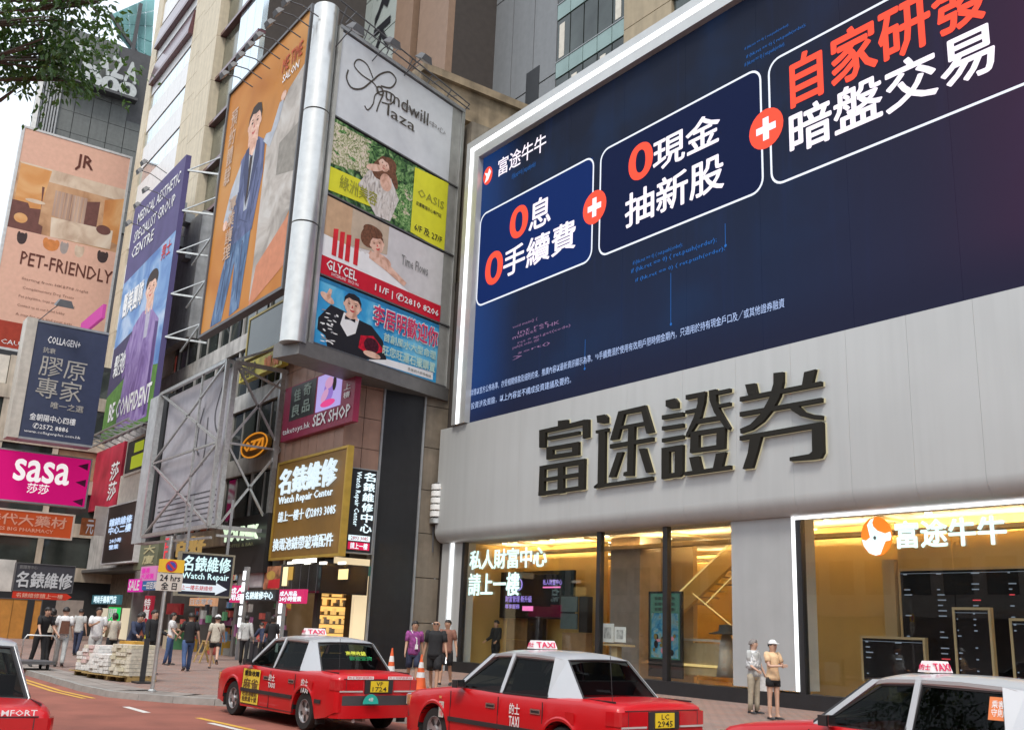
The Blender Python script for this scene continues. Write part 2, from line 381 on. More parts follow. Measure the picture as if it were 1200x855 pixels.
# ---- led screen
led = thing('led_screen', 'huge dark blue LED advertising screen in a pale lit frame', 'screen', (SX0, FY, Zs))
def led_mat():
    m = bpy.data.materials.new('screen_picture'); m.use_nodes = True; t = m.node_tree; L = t.links.new
    b = t.nodes['Principled BSDF']; b.inputs['Base Color'].default_value = (.01, .012, .02, 1); b.inputs['Roughness'].default_value = .7; b.inputs['Specular IOR Level'].default_value = .08
    tc = t.nodes.new('ShaderNodeTexCoord'); sx = t.nodes.new('ShaderNodeSeparateXYZ'); L(tc.outputs['Object'], sx.inputs[0])
    def mr(src, a, c, lo, hi):
        n = t.nodes.new('ShaderNodeMapRange'); n.interpolation_type = 'SMOOTHSTEP'; L(src, n.inputs[0])
        for k, v in zip(('From Min', 'From Max', 'To Min', 'To Max'), (a, c, lo, hi)): n.inputs[k].default_value = v
        return n.outputs[0]
    def mixc(f, a, c):
        n = t.nodes.new('ShaderNodeMixRGB'); L(f, n.inputs[0])
        for i, q in ((1, a), (2, c)):
            if isinstance(q, tuple): n.inputs[i].default_value = (*q, 1)
            else: L(q, n.inputs[i])
        return n.outputs[0]
    W = SX1-SX0; H = Zt-Zs
    no = t.nodes.new('ShaderNodeTexNoise'); no.inputs['Scale'].default_value = .28; no.inputs['Detail'].default_value = 4; L(tc.outputs['Object'], no.inputs[0])
    mg = t.nodes.new('ShaderNodeMapping'); mg.inputs['Scale'].default_value = (3, 3, .12); L(tc.outputs['Object'], mg.inputs[0])
    n2 = t.nodes.new('ShaderNodeTexNoise'); n2.inputs['Scale'].default_value = 1.4; L(mg.outputs[0], n2.inputs[0])
    z = sx.outputs[2]; x = sx.outputs[0]
    c = mixc(mr(z, 0, H*.9, 0, 1), (.007, .018, .058), (.005, .009, .022))
    c = mixc(mr(no.outputs[0], .48, .75, 0, .45), c, (.006, .035, .11))
    c = mixc(mr(n2.outputs[0], .55, .8, 0, .2), c, (.01, .03, .12))
    c = mixc(mr(x, 14, 22, 0, .6), c, (.028, .012, .03))
    c = mixc(mr(x, 19, 26, 0, .7), c, (.10, .01, .05))
    c = mixc(mr(x, 0, 3.2, .55, 0), c, (.01, .08, .35))
    c = mixc(mr(z, 0, 1.8, .75, 0), c, (.008, .008, .03))
    L(c, b.inputs['Emission Color']); b.inputs['Emission Strength'].default_value = .52
    return m
S = Fr((SX0, FY+.1, Zs), (1, 0, 0), (0, 0, 1), SX1-SX0, Zt-Zs)
M_led = led_mat()
NT = 12
for i in range(NT):                       # cabinets of the screen, their joints just visible
    b = MB(); b.slab(S, S.w*i/NT+.004, S.w*(i+1)/NT-.004, 0, S.h, -.12, 0); b.build('screen_module', M_led, led)
L_pink = glow('screen_white', (.95, .86, .97), 1.0)
L_red = glow('screen_red', (1., .09, .05), .95)
L_line = glow('screen_line', (.8, .85, .95), .9)
L_blue = glow('screen_blue', (.03, .18, .6), .55)
L_small = glow('screen_small_print', (.45, .58, .9), .8)
def sp(px, py): p = onY(px, py, FY+.1); return (p.x-SX0, p.z-Zs)
def stext(s, xl, yb, yt, xr, m, bold=.03, res=2, name='lettering'):   # left edge, foot and head of the first character, right edge
    x0, z0 = sp(xl, yb); z1 = sp(xl, yt)[1]; x1 = sp(xr, (yb+yt)/2-(xr-xl)*.42)[0]
    b = MB(); f = Fr(S.p(x0, z0), S.u, S.v, x1-x0, z1-z0); letter(b, f, s, 0, 0, 1, 1, .012, bold=bold, res=res); return b.build(name, m, led)
def rrect(x0, x1, z0, z1, r, w, c=.008, left=True):
    b = MB(); o = []; i_ = []
    cs = [(x1-r, z1-r, 0), (x0+r, z1-r, 1), (x0+r, z0+r, 2), (x1-r, z0+r, 3)]
    for cx, cz, q in cs:
        for k in range(7):
            a = math.pi/2*(q+k/6); o.append(S.p(cx+r*math.cos(a), cz+r*math.sin(a), c)); i_.append(S.p(cx+(r-w)*math.cos(a), cz+(r-w)*math.sin(a), c))
    n = len(o); b.add(o+i_, [(k, (k+1) % n, n+(k+1) % n, n+k) for k in range(n)]); b.build('panel_outline', L_line, led)
zb1 = sp(660, 322)[1]; zt1 = sp(660, 196)[1]
zb2 = sp(860, 235)[1]; zt2 = sp(860, 100)[1]
zb = (zb1+zb2)/2; zt_ = (zt1+zt2)/2
xa1 = sp(695, 260)[0]; xa2 = sp(702, 260)[0]; xb1 = sp(894, 160)[0]; xb2 = sp(902, 160)[0]
XE = sp(1232, 60)[0]
rrect(-.35+.36, xa1, zb, zt_, .45, .07); rrect(xa2, xb1, zb, zt_, .45, .07); rrect(xb2, XE, zb, zt_, .45, .07)
b = MB(); b.rect(Fr(S.p(.08, zb+.07), S.u, S.v, xa1-.16, zt_-zb-.14), .004); b.build('panel_fill', glow('screen_panel_blue', (.005, .022, .12), .8), led)
b = MB(); b.rect(Fr(S.p(xa2+.08, zb+.07), S.u, S.v, xb1-xa2-.16, zt_-zb-.14), .004); b.build('panel_fill', glow('screen_panel_navy', (.006, .012, .05), .8), led)
for px, py in ((697, 243), (898, 151)):
    x, z = sp(px, py); b = MB(); pts = [S.p(x+.63*math.cos(a*math.pi/12), z+.63*math.sin(a*math.pi/12), .014) for a in range(24)]; b.add(pts, [tuple(range(24))])
    o = b.build('plus_badge', L_red, led)
    b = MB(); b.quad(S.p(x-.36, z-.11, .02), S.p(x+.36, z-.11, .02), S.p(x+.36, z+.11, .02), S.p(x-.36, z+.11, .02)); b.quad(S.p(x-.11, z-.36, .021), S.p(x+.11, z-.36, .021), S.p(x+.11, z+.36, .021), S.p(x-.11, z+.36, .021)); b.build('plus_sign', L_pink, o)
stext('富途牛牛', 583.5, 208, 188, 640, L_pink, .012)
x, z = sp(572, 206); b = MB(); b.add([S.p(x+.33*math.cos(a*math.pi/10), z+.40*math.sin(a*math.pi/10), .014) for a in range(20)], [tuple(range(20))]); o = b.build('logo_disc', L_red, led)
b = MB(); b.add([S.p(x+q[0], z+q[1], .02) for q in ((-.2, -.28), (.05, -.2), (.24, .1), (.1, .3), (.0, .1), (-.24, .2), (-.1, -.02))], [(0, 1, 2, 3, 4, 5, 6)]); b.build('logo_mark', L_pink, o)
stext('0', 598, 282, 248, 618, L_red, .03); stext('息', 620, 272, 239, 645.5, L_pink, .02)
stext('0', 569, 336, 301, 588.5, L_red, .03); stext('手續費', 590, 326, 295, 674.5, L_pink, .02)
stext('0', 738, 215, 176, 764, L_red, .03); stext('現金', 766, 203, 167, 843.5, L_pink, .022)
stext('抽新股', 733, 268, 230, 848, L_pink, .022)
stext('自家研發', 928, 127, 69, 1160, L_red, .03); stext('暗盤交易', 927, 183, 133, 1165, L_pink, .024)
stext('*詳情以官方公佈為準，亦受相關條款及細則約束，推廣內容以最新資訊顯示為準。*0手續費須於使用有效用戶限時佣金期內，只適用於持有現金戶口及／或其他證券融資', 550, 465, 457, 918, L_small, .0, 1)
stext('投資涉及風險，以上內容並不構成投資建議及要約。', 552, 480, 472, 670, L_small, .0, 1)
for a in ((740, 322, 315, 840), (745, 332, 326, 850), (742, 312, 306, 800), (600, 212, 204, 628), (873, 80, 74, 920), (875, 70, 65, 945), (873, 60, 56, 925)):
    stext('if (hk.ret == 0) { ret.push(order);', *a, L_blue, 0, 1, 'code_print')
L_dim = glow('screen_dim', (.35, .2, .38), .5)
for k in range(7):
    stext(['void main() {', 'int ret', 'market = HK', 'ret = api.get(code)', 'push(id, order, qty)', 'sort()', '}'][k], 601+k % 2*6, 386+k*6, 382+k*6, 630+(k*13) % 50 if k < 6 else 612, L_dim, 0, 1, 'code_print')
for px, y0, y1 in ((786, 320, 380), (685, 398, 432), (850, 262, 288)):
    x, z0 = sp(px, y1); z1 = sp(px, y0)[1]; b = MB(); b.quad(S.p(x, z0, .006), S.p(x+.018, z0, .006), S.p(x+.018, z1, .006), S.p(x, z1, .006)); b.add([S.p(x+.015+.05*math.cos(a), z0+.05*math.sin(a), .007) for a in (0, 1, 2, 3, 4, 5)], [(0, 1, 2, 3, 4, 5)])
    b.build('light_trail', L_blue, led)
# ---- big fascia lettering
M_let = mat('bronze_black_letter', (.016, .014, .010), .5, 0, .1, spec=.2)
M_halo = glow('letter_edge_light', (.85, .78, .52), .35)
# strokes measured from the picture (two enlargements of it), then set as solid pieces on the fascia plane
QA = lambda x, y: (620+x/6.8375, 465+y/6.8375)
QB = lambda x, y: (765+x/5.7, 425+y/5.7)
GLY = [(QA, [[(80,265),(230,232),(230,190),(305,180),(305,215),(440,180),(475,178),(475,320),(428,332),(428,222),(130,285),(125,405),(80,405)], [(148,318),(398,272),(398,298),(148,345)],
  [(138,402),(395,357),(395,392),(138,430)], [(138,402),(188,394),(188,490),(138,500)], [(345,366),(395,357),(395,462),(345,470)], [(138,468),(395,430),(395,462),(138,500)],
  [(85,553),(445,492),(445,535),(83,585)], [(85,553),(125,547),(118,785),(75,790)], [(398,500),(445,492),(440,735),(395,745)], [(75,760),(440,706),(440,737),(75,790)], [(232,530),(275,522),(275,765),(228,772)], [(120,648),(398,604),(398,635),(120,675)]]),
 (QA, [[(540,150),(605,138),(625,160),(625,205),(580,212),(545,205)], [(533,268),(630,248),(628,275),(608,280),(603,690),(540,700),(520,730),(517,715),(548,690),(555,292),(533,290)], [(540,700),(985,635),(985,665),(590,718),(540,730)],
  [(715,115),(770,105),(710,335),(648,345)], [(715,115),(930,65),(940,105),(745,140)], [(890,75),(930,65),(995,280),(940,292)], [(700,238),(930,195),(935,225),(700,262)], [(795,235),(845,228),(832,630),(755,632),(758,602),(785,595)],
  [(648,378),(990,320),(990,352),(648,412)], [(705,445),(752,438),(685,640),(638,642)], [(880,415),(930,410),(985,600),(938,605)]]),
 (QB, [[(85,250),(145,236),(165,262),(165,300),(115,306),(85,290)], [(60,350),(200,328),(200,355),(60,378)], [(60,425),(200,403),(200,430),(60,450)], [(60,505),(200,480),(200,505),(60,530)],
  [(58,568),(108,560),(108,768),(58,776)], [(58,568),(200,545),(200,580),(58,602)], [(148,553),(200,545),(198,740),(175,760),(145,763)], [(58,745),(190,725),(185,755),(58,776)],
  [(220,215),(350,190),(350,218),(220,245)], [(300,200),(350,190),(345,260),(320,360),(235,495),(218,495),(225,470),(275,360),(300,270)], [(218,318),(300,300),(300,325),(218,340)],
  [(375,185),(420,175),(425,260),(450,320),(515,430),(508,448),(480,430),(410,330),(380,250)], [(420,190),(515,170),(515,195),(420,215)], [(430,278),(515,262),(515,285),(438,300)], [(300,375),(455,350),(460,380),(285,408)],
  [(255,460),(485,425),(485,455),(255,492)], [(255,460),(308,452),(308,595),(250,602)], [(430,433),(485,425),(480,572),(425,582)], [(250,575),(480,540),(480,572),(250,602)],
  [(245,632),(308,622),(330,715),(268,725)], [(425,605),(488,595),(465,690),(405,700)], [(215,728),(520,683),(520,710),(215,752)]]),
 (QB, [[(615,145),(680,135),(695,205),(635,215)], [(1010,62),(1085,42),(1062,140),(995,150)], [(580,228),(1122,122),(1122,152),(580,258)],
  [(805,68),(868,60),(868,130),(845,225),(800,310),(735,390),(660,445),(585,470),(582,440),(650,410),(720,340),(775,240),(805,140)], [(580,328),(1125,232),(1125,262),(580,358)],
  [(905,290),(965,280),(1010,325),(1075,345),(1130,350),(1128,380),(1060,375),(985,355),(930,320)], [(580,488),(1130,392),(1135,425),(580,518)], [(650,495),(725,485),(700,580),(665,700),(600,708),(635,600)],
  [(1062,410),(1135,398),(1140,600),(1120,635),(1060,645),(915,655),(915,630),(1045,608),(1065,590)]])]
for i, (Q, strokes) in enumerate(GLY):
    b = MB(); hb = MB(); pos = ('leftmost', 'second', 'third', 'rightmost')[i]
    for k, st_ in enumerate(strokes):
        pts = [onY(*Q(*q), FY-.15) for q in st_]; cx_ = sum(pts, Vector())/len(pts); d = Vector((0, -.0012*k, 0))
        b.prism([p+d for p in pts], [p+Vector((0, .11, 0)) for p in pts])
        gp = []
        for q, p in enumerate(pts):
            e1 = (pts[q-1]-p).normalized(); e2 = (pts[(q+1) % len(pts)]-p).normalized(); o_ = (e1+e2)
            cr_ = (p-pts[q-1]).cross(pts[(q+1) % len(pts)]-p).y
            g_ = (p-cx_).normalized()*.024; gp.append(p+Vector((g_.x, 0, g_.z)))
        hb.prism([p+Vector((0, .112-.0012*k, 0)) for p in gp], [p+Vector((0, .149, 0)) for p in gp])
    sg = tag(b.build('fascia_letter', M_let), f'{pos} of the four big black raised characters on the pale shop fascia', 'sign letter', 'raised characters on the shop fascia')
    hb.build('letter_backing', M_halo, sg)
# ---- ground floor glass front
M_gl = glass('shop_glass', (.93, .95, .94), .05, .0, .4)
X_st = onY(529, 715, GY).x
Xm = [onY(540, 715, GY).x, onY(701, 690, GY).x, onY(779.5, 700, GY).x, onY(859.5, 715, GY).x]
Xp = onY(939, 715, GY).x
b = MB(); b.box(XL-.1, X_st-.2, GY-.12, GY+.6, .13, Zc-.002); b.box(X_st-.2+.002, Xm[0]-.08, GY-.02, GY+.6, .13, Zc-.002); b.build('pier', M_fas, shop)
b = MB(); b.box(X_st-.17, X_st-.02, GY-.07, GY-.022, .4, Zc-.01); b.build('light_strip', L_tube, shop)
b = MB(); b.box(Xm[3], Xp-.2, GY-.05, GY+.9, .55, Zc-.002); b.build('pier', M_fas2, shop)
b = MB(); b.box(Xp-.198, Xp-.1, GY-.05, GY+.02, .55, Zc-.01); b.box(Xp-.1, XR, GY-.05, GY-.01, Zc-.09, Zc-.012); b.build('light_strip', L_tube, shop)
b = MB(); b.box(XL, XR, GY-.03, GY+.5, .13, .5); b.build('plinth', M_black, shop)
for x in Xm[:3]+[Xp-.02]:
    b = MB(); b.box(x-.09, x+.09, GY-.02, GY+.16, .502, Zc-.004); b.build('mullion', M_black, shop)
seam2 = onY(832, 700, GY).x; s3 = onY(1056, 700, GY).x; s4 = onY(1150, 700, GY).x
edges = [(Xm[0]+.09, Xm[1]-.09), (Xm[1]+.09, Xm[2]-.09), (Xm[2]+.09, seam2-.01), (seam2+.01, Xm[3]), (Xp+.07, s3+1.3), (s3+1.33, s3+4.6), (s3+4.63, XR)]
for a, c in edges:
    b = MB(); b.box(a, c, GY+.05, GY+.075, .502, Zc-.004); b.build('window_pane', M_gl, shop)
# interior
M_tan = mat('interior_tan', (.54, .4, .22), .6, var=.06, scale=.6)
M_gold = mat('interior_gold_wall', (.62, .43, .15), .5, var=.12, scale=.5)
M_fl = mat('interior_floor', (.42, .34, .24), .3)
M_ceil = mat('interior_ceiling', (.4, .34, .26), .6)
M_warm = glow('warm_ceiling_light', (1., .72, .36), 130.)
b = MB(); b.box(XL+.3, XR, GY+.2, 32, .14, .2); b.build('floor', M_fl, shop)
b = MB(); b.box(XL+.3, XR, GY+1.21, 32, Zc+.05, Zc+.2); b.build('ceiling', M_ceil, shop)
b = MB(); b.box(XL+.3, XR, 29.5, 29.8, .2, Zc+.05); b.box(XL+.3, XL+.6, GY+.6, 29.5, .2, Zc+.05); b.build('interior_wall', M_gold, shop)
for y in (23.75, 26.6, 29.1):                   # light coves: the strip lies in a trough that hides it from below
    for x in range(-33, 3, 6):
        b = MB(); b.box(x, x+5.98, y-.25, y+.12, Zc-.36, Zc-.32); b.box(x, x+5.98, y-.29, y-.25, Zc-.36, Zc-.24); tr_ = b.build('light_cove', M_tan, shop)
        b = MB(); b.box(x+.1, x+5.8, y-.15, y-.07, Zc-.31, Zc-.27); b.build('light_strip', M_warm, tr_)
for x in range(-32, 3, 3):
    for y in (22.9, 24.6):
        b = MB(); b.lathe([(.001, 0), (.09, 0), (.09, .03)], (x+(y > 24)*1.3, y, Zc+.018), 12); b.build('downlight', glow('downlight_warm', (1., .8, .5), 7.), shop)
for k in range(9):
    b = MB(); x = -31+k*3.9; b.box(x, x+.03, GY+1.3, 29.5, Zc-.02, Zc+.049); b.build('ceiling_groove', M_tan, shop)
# left bay: tiled wall, dark banner, video wall
PYI = 24.2
f = frY(PYI, (556, 690), (640, 690), (640, 790), (556, 790))
M_wood = mat('wood_wall', (.34, .2, .1), .45, var=.25, scale=2)
for r_ in range(4):
    for c_ in range(3):
        b = MB(); b.slab(f, f.w*c_/3+.01, f.w*(c_+1)/3-.01, f.h*r_/4-.3+.01, f.h*(r_+1)/4-.3-.01, -.08, random.uniform(0, .015)); b.build('wood_panel', M_wood, shop)
f = frY(PYI+.3, (600, 668), (704, 668), (704, 790), (600, 790)); b = MB(); b.slab(f, 0, f.w, -1, f.h+1.6, -.3, 0); b.build('partition', M_gold, shop)
f = frY(PYI-.4, (583, 667), (672, 671), (672, 727), (583, 722))
vw = thing('video_wall', 'dark video wall with purple pictures behind the left shop window', 'screen', f.p(f.w/2, -1.2, 0)-Vector((0, 0, 0)))
b = MB(); b.slab(f, 0, f.w, 0, f.h, -.1, 0); b.slab(f, f.w*.4, f.w*.6, -1.6, 0, -.3, -.12); b.build('display', mat('screen_black', (.012, .01, .018), .25), vw)
L_pur = glow('purple_print', (.45, .32, 1.), 1.1); L_mag = glow('magenta_print', (1., .25, .6), 1.2)
b = MB(); letter(b, f, '財富管理·新升級', .12, .52, .48, .66, .01, 0); letter(b, f, '尊享服務', .12, .7, .32, .8, .01, 0); letter(b, f, '私人財富中心', .62, .18, .86, .3, .01, 0)
b.slab(f, f.w*.36, f.w*.5, f.h*.16, f.h*.26, 0, .012, 1); b.slab(f, f.w*.62, f.w*.84, f.h*.64, f.h*.67, 0, .012, 1)
for k in range(14):
    a = k/14*2*math.pi; a2 = (k+1)/14*2*math.pi
    b.beam(f.p(f.w*.3+.22*math.cos(a), f.h*.72+.22*math.sin(a), .02), f.p(f.w*.3+.22*math.cos(a2), f.h*.72+.22*math.sin(a2), .02), .05, .01, 0)
b.build('display_picture', [L_pur, L_mag], vw)
f = frY(PYI-.9, (657, 698), (676, 699), (676, 737), (657, 736)); b = MB(); b.slab(f, 0, f.w, f.h*.52, f.h, -.05, 0); b.slab(f, 0, f.w, 0, f.h*.48, -.05, 0); b.slab(f, f.w+.05, f.w+.5, -.1, f.h, -.3, -.06, 1); b.slab(f, 0, f.w+.4, -1.8, -.12, -.4, -.1, 2)
tag(b.build('monitor_stand', [mat('screen_grey', (.12, .17, .18), .3), M_black, M_wood]), 'two small grey monitors stacked on a stand before the gold wall', 'monitor')
# glass lettering
L_cy = glow('lit_pale_cyan_lettering', (.72, 1., .95), 1.15)
def gsign(s, xl, yb, yt, xr, label, name='window_lettering', bold=.02):
    p, q = onY(xl, yb, GY), onY(xl, yt, GY); x1 = onY(xr, (yb+yt)/2-(xr-xl)*.06, GY).x; f = Fr((p.x, GY+.03, p.z), (1, 0, 0), (0, 0, 1), x1-p.x, q.z-p.z)
    b = MB(); letter(b, f, s, 0, 0, 1, 1, .0, 0, bold, .02); return tag(b.build(name, L_cy), label, 'sign')
gsign('私人財富中心', 550, 667, 645, 640, 'upper line of lit white lettering inside the left window')
gsign('請上一樓', 548.5, 697, 672, 608, 'lower line of lit white lettering inside the left window')
gsign('富途牛牛', 1050, 642, 611, 1178, 'lit white lettering inside the right shop window', bold=.028)
p = onY(1027, 628, GY); f = Fr((p.x-.42, GY+.03, p.z-.47), (1, 0, 0), (0, 0, 1), .84, .94)
lb = thing('round_logo_sign', 'orange and white round logo hanging beside the lit window lettering', 'sign', f.o)
b = MB(); b.prism([f.p(.42+.42*math.cos(a*math.pi/14), .47+.47*math.sin(a*math.pi/14), 0) for a in range(28)], [f.p(.42+.42*math.cos(a*math.pi/14), .47+.47*math.sin(a*math.pi/14), .04) for a in range(28)]); b.build('disc', glow('logo_orange', (1., .26, .03), .95), lb)
b = MB(); b.poly(f, [(.22, .2), (.34, .06), (.46, .03), (.40, .14), (.42, .24), (.56, .36), (.80, .44), (.97, .40), (1., .52), (.96, .62), (.80, .64), (.74, .74), (.62, .96), (.46, .99), (.24, .92), (.08, .74), (.02, .56), (.16, .6), (.3, .52), (.26, .36)], .045); b.oval(f, .46, .54, .05, .05, .05, 1, 10); b.build('emblem', [L_cy, M_dgrey], lb)
# middle bays: grey column, poster stand, leaflets, staircase, counter, hat display
p, q = onY(716, 640, 23.6), onY(750, 640, 23.6); b = MB(); b.box(p.x, q.x, 23.6, 24.6, .2, Zc+.05); b.build('interior_column', mat('column_taupe', (.3, .25, .215), .6), shop)
p, q = onY(751, 640, 25.5), onY(812, 640, 25.5); b = MB(); b.box(p.x, q.x, 25.5, 25.7, .2, Zc+.05); b.build('interior_wall', M_tan, shop)
f = frY(22.9, (760, 691), (799, 694), (799, 775), (760, 772))
ps = thing('poster_stand', 'tall framed poster stand with green and blue poster inside the shop', 'poster', f.p(f.w/2, 0))
b = MB(); b.slab(f, 0, f.w, -.5, f.h, -.08, 0); b.build('frame', M_black, ps)
b = MB(); b.rect(f.f(.06, .03, .94, .98), .004, 0); b.rect(f.f(.1, .32, .9, .96), .008, 1)
for k in range(3): letter(b, f, '投資理財活動', .2, .08+k*.08, .8, .13+k*.08, .012, 2, .02, 0, 1)
[b.oval(f, random.uniform(.18, .82), random.uniform(.6, .9), random.uniform(.03, .09), random.uniform(.02, .06), .013+q*.0004, random.choice((2, 3, 3, 4)), 9) for q in range(16)]
b.build('poster', [glow('poster_green', (.08, .2, .15), .5), pmat('poster_sky', ((.03, .15, .3), (.06, .3, .5), (.25, .45, .5), (.3, .25, .15)), 2.2, 2), P_black, glow('poster_olive', (.2, .15, .05), .5), glow('poster_pink', (.6, .25, .3), .5)], ps)
for k, (xa, xb, yt, yb) in enumerate(((705, 719, 730, 752), (720, 733, 734, 752))):
    f = frY(GY+.45, (xa, yt), (xb, yt), (xb, yb), (xa, yb)); b = MB(); b.slab(f, 0, f.w, 0, f.h, -.02, 0); b.rect(f.f(.2, .2, .8, .8), .003, 1)
    tag(b.build('leaflet_stand', [P_white, mat('print_pale_grey', (.5, .5, .5), .6, var=.4, scale=9)]), ('white leaflet stand nearer the left black mullion of the window', 'smaller white leaflet stand to the right of the taller one')[k], 'leaflet stand', 'leaflet stands in the window')
f = frY(GY+.45, (704, 752), (736, 753), (736, 757), (704, 756)); b = MB(); b.slab(f, 0, f.w, 0, .06, -.3, .1); b.slab(f, f.w*.4, f.w*.6, -1.1, 0, -.2, 0); tag(b.build('leaflet_table', M_tan), 'narrow tan shelf holding the white leaflet stands', 'shelf')
M_led2 = glow('stair_light', (1., .74, .3), .8)
st = thing('staircase', 'lit staircase climbing to the right behind the shop glass', 'staircase', onY(815, 770, 25))
A, B_ = onY(795, 700, 25.), onY(862, 635, 25.)
dv = Vector((B_.x-A.x, 0, B_.z-A.z)); b = MB(); b.prism([A+Vector((0, 0, -.6)), B_+Vector((0, 0, -.6)), B_+Vector((0, 0, .1)), A+Vector((0, 0, .1))], [A+Vector((0, .15, -.6)), B_+Vector((0, .15, -.6)), B_+Vector((0, .15, .1)), A+Vector((0, .15, .1))]); b.build('stringer', M_gold, st)
b = MB(); b.beam(A+Vector((0, -.05, .12)), B_+Vector((0, -.05, .12)), .04); A2, B2 = onY(812, 695, 24.9), onY(866, 740, 24.9); b.beam(A2, B2, .03); A3, B3 = onY(826, 708, 24.9), onY(868, 665, 24.9); b.beam(A3, B3, .03); b.build('handrail_light', M_led2, st)
for k in range(8):
    q = A+dv*((k+.5)/8); b = MB(); b.box(q.x-.18, q.x+.18, 25.15, 26.3, q.z-.3, q.z-.26); b.build('step', M_tan, st)
f = frY(23.3, (785, 742), (860, 744), (860, 752), (785, 750)); b = MB(); b.slab(f, 0, f.w+1.5, 0, .07, -.8, 0); b.slab(f, .1, f.w+1.3, -1., -.05, -.7, -.05, 1); b.slab(f, .15, f.w+1.2, -.75, -.68, -.05, -.02, 2)
tag(b.build('display_counter', [M_cream, M_tan, M_led2]), 'pale display counter lit from below beside the grey pier', 'counter')
c = onY(851, 742, GY+1.0)
ht = thing('hat_stand', 'dark wide brimmed hat on a pale stand behind the glass beside the pier', 'hat', (c.x, c.y, c.z-1.2))
b = MB(); b.lathe([(.02, .25), (.2, .24), (.22, .06), (.5, .0), (.48, -.03), (.05, -.02)], c, 18); b.build('hat', mat('dark_felt', (.03, .028, .026), .8), ht, smooth=True)
b = MB(); b.lathe([(.12, -.03), (.2, -.3), (.22, -.7), (.3, -1.2)], c, 14); b.build('bust', mat('pale_plaster', (.5, .42, .34), .6), ht, smooth=True)
# right window: trading screens
WY = 24.0
p0, p1 = onY(958, 700, WY+.6), onY(1049, 700, WY+.6)
b = MB(); b.box(p0.x-.8, XR, WY+.6, WY+.8, .2, Zc+.05); b.build('interior_wall', M_gold, shop)
b = MB(); q = onY(1052, 700, WY); b.box(q.x-.35, q.x+.0, WY-.1, WY+.55, .2, onY(1052, 655, WY).z); b.build('gold_pillar', M_tan, shop)
zt3 = onY(1100, 669, WY).z; b = MB(); b.box(q.x, XR, WY+.1, WY+.55, zt3+.02, Zc+.05); b.build('interior_wall', M_gold, shop)
M_scr = mat('trading_screen', (.006, .006, .009), .2, var=.1)
L_dot = glow('trading_figures', (.3, .36, .45), .6); L_rd = glow('trading_red', (.8, .08, .1), .8)
def tscreen(A, B, Y, label, nm='trading_screen', grp='trading screens in the right window', x1=None):
    p, q_ = onY(*A, Y), onY(*B, Y); x1 = x1 or q_.x; f = Fr((p.x, Y, q_.z), (1, 0, 0), (0, 0, 1), x1-p.x, p.z-q_.z)
    r = thing(nm, label, 'screen', f.p(f.w/2, 0), group=grp)
    b = MB(); b.slab(f, -.06, 0, -.06, f.h+.06, -.1, .03); b.slab(f, f.w, f.w+.06, -.06, f.h+.06, -.1, .03); b.slab(f, 0, f.w, f.h, f.h+.06, -.1, .03); b.slab(f, f.w*.4, f.w*.6, -1.2, -.001, -.08, -.02); b.build('frame', M_tan, r)
    b = MB(); b.slab(f, 0, f.w, 0, f.h, -.08, .01); b.build('display', M_scr, r)
    b = MB(); nc = max(2, int(f.w/.9))
    for c_ in range(nc):
        for r_ in range(int(f.h/.13)):
            if random.random() < .5:
                x = f.w*(c_+.1)/nc; z = f.h-.1-r_*.13; ww = random.uniform(.05, .25)*f.w/nc
                b.quad(f.p(x, z, .015), f.p(x+ww, z, .015), f.p(x+ww, z+.03, .015), f.p(x, z+.03, .015), 1 if random.random() < .04 else 0)
    b.quad(f.p(0, f.h-.07, .014), f.p(f.w, f.h-.07, .014), f.p(f.w, f.h-.06, .014), f.p(0, f.h-.06, .014), 0)
    b.build('figures', [L_dot, L_rd], r)
tscreen((1055, 669), (1200, 800), WY, 'largest dark trading screen filling the right window', x1=XR-1)
tscreen((1011, 747), (1085, 800), WY-.9, 'low wide black screen at the left of the right window')
tscreen((1119, 714), (1165, 800), WY-.9, 'upright black screen standing before the largest trading screen')
tscreen((1186, 727), (1230, 800), WY-.9, 'black screen cut by the right picture edge')
b = MB(); f = frY(WY+.2, (1060, 648), (1135, 641), (1135, 655), (1060, 660)); b.slab(f, 0, f.w, 0, f.h, -.1, 0); tag(b.build('banner', mat('banner_orange_white', (.62, .25, .15), .6, var=.7, scale=.8)), 'orange and white banner above the trading screens', 'banner')
# ================================================================ taxis
M_red = mat('taxi_red_paint', (.50, .004, .008), .36, .0, .05, 2, coat=.3)
M_sil = mat('taxi_silver_paint', (.50, .52, .54), .3, .25, .03, 2, coat=.6)
M_rub = mat('tyre_rubber', (.018, .018, .018), .85, bump=.2)
M_rim = mat('wheel_rim_metal', (.45, .45, .46), .35, .7)
M_trim = mat('black_trim', (.025, .025, .027), .5)
M_bump = mat('bumper_grey', (.05, .05, .053), .55)
M_int = mat('seat_grey', (.045, .045, .05), .8)
M_cg = glass('car_glass', (.36, .4, .38), .012, .0, .14)
M_lens = mat('red_lens', (.34, .005, .01), .12, coat=1, emit=.1, ecol=(1, .03, .03))
M_lens2 = mat('clear_lens', (.55, .5, .48), .15, coat=1)
M_amb = mat('amber_lens', (.6, .3, .12), .2, coat=1)
M_chr = mat('chrome', (.6, .6, .6), .15, 1)
M_plate = mat('plate_yellow', (.75, .55, .02), .5, var=.03)
M_rl = mat('roof_light_shell', (.72, .66, .66), .4, emit=.12, ecol=(1, .9, .9))
def lerp(x, pts):
    if x <= pts[0][0]: return pts[0][1]
    for (a, p), (c, q) in zip(pts[:-1], pts[1:]):
        if x <= c: t = (x-a)/(c-a); return p+(q-p)*t
    return pts[-1][1]
WX = (1.42, -1.36)
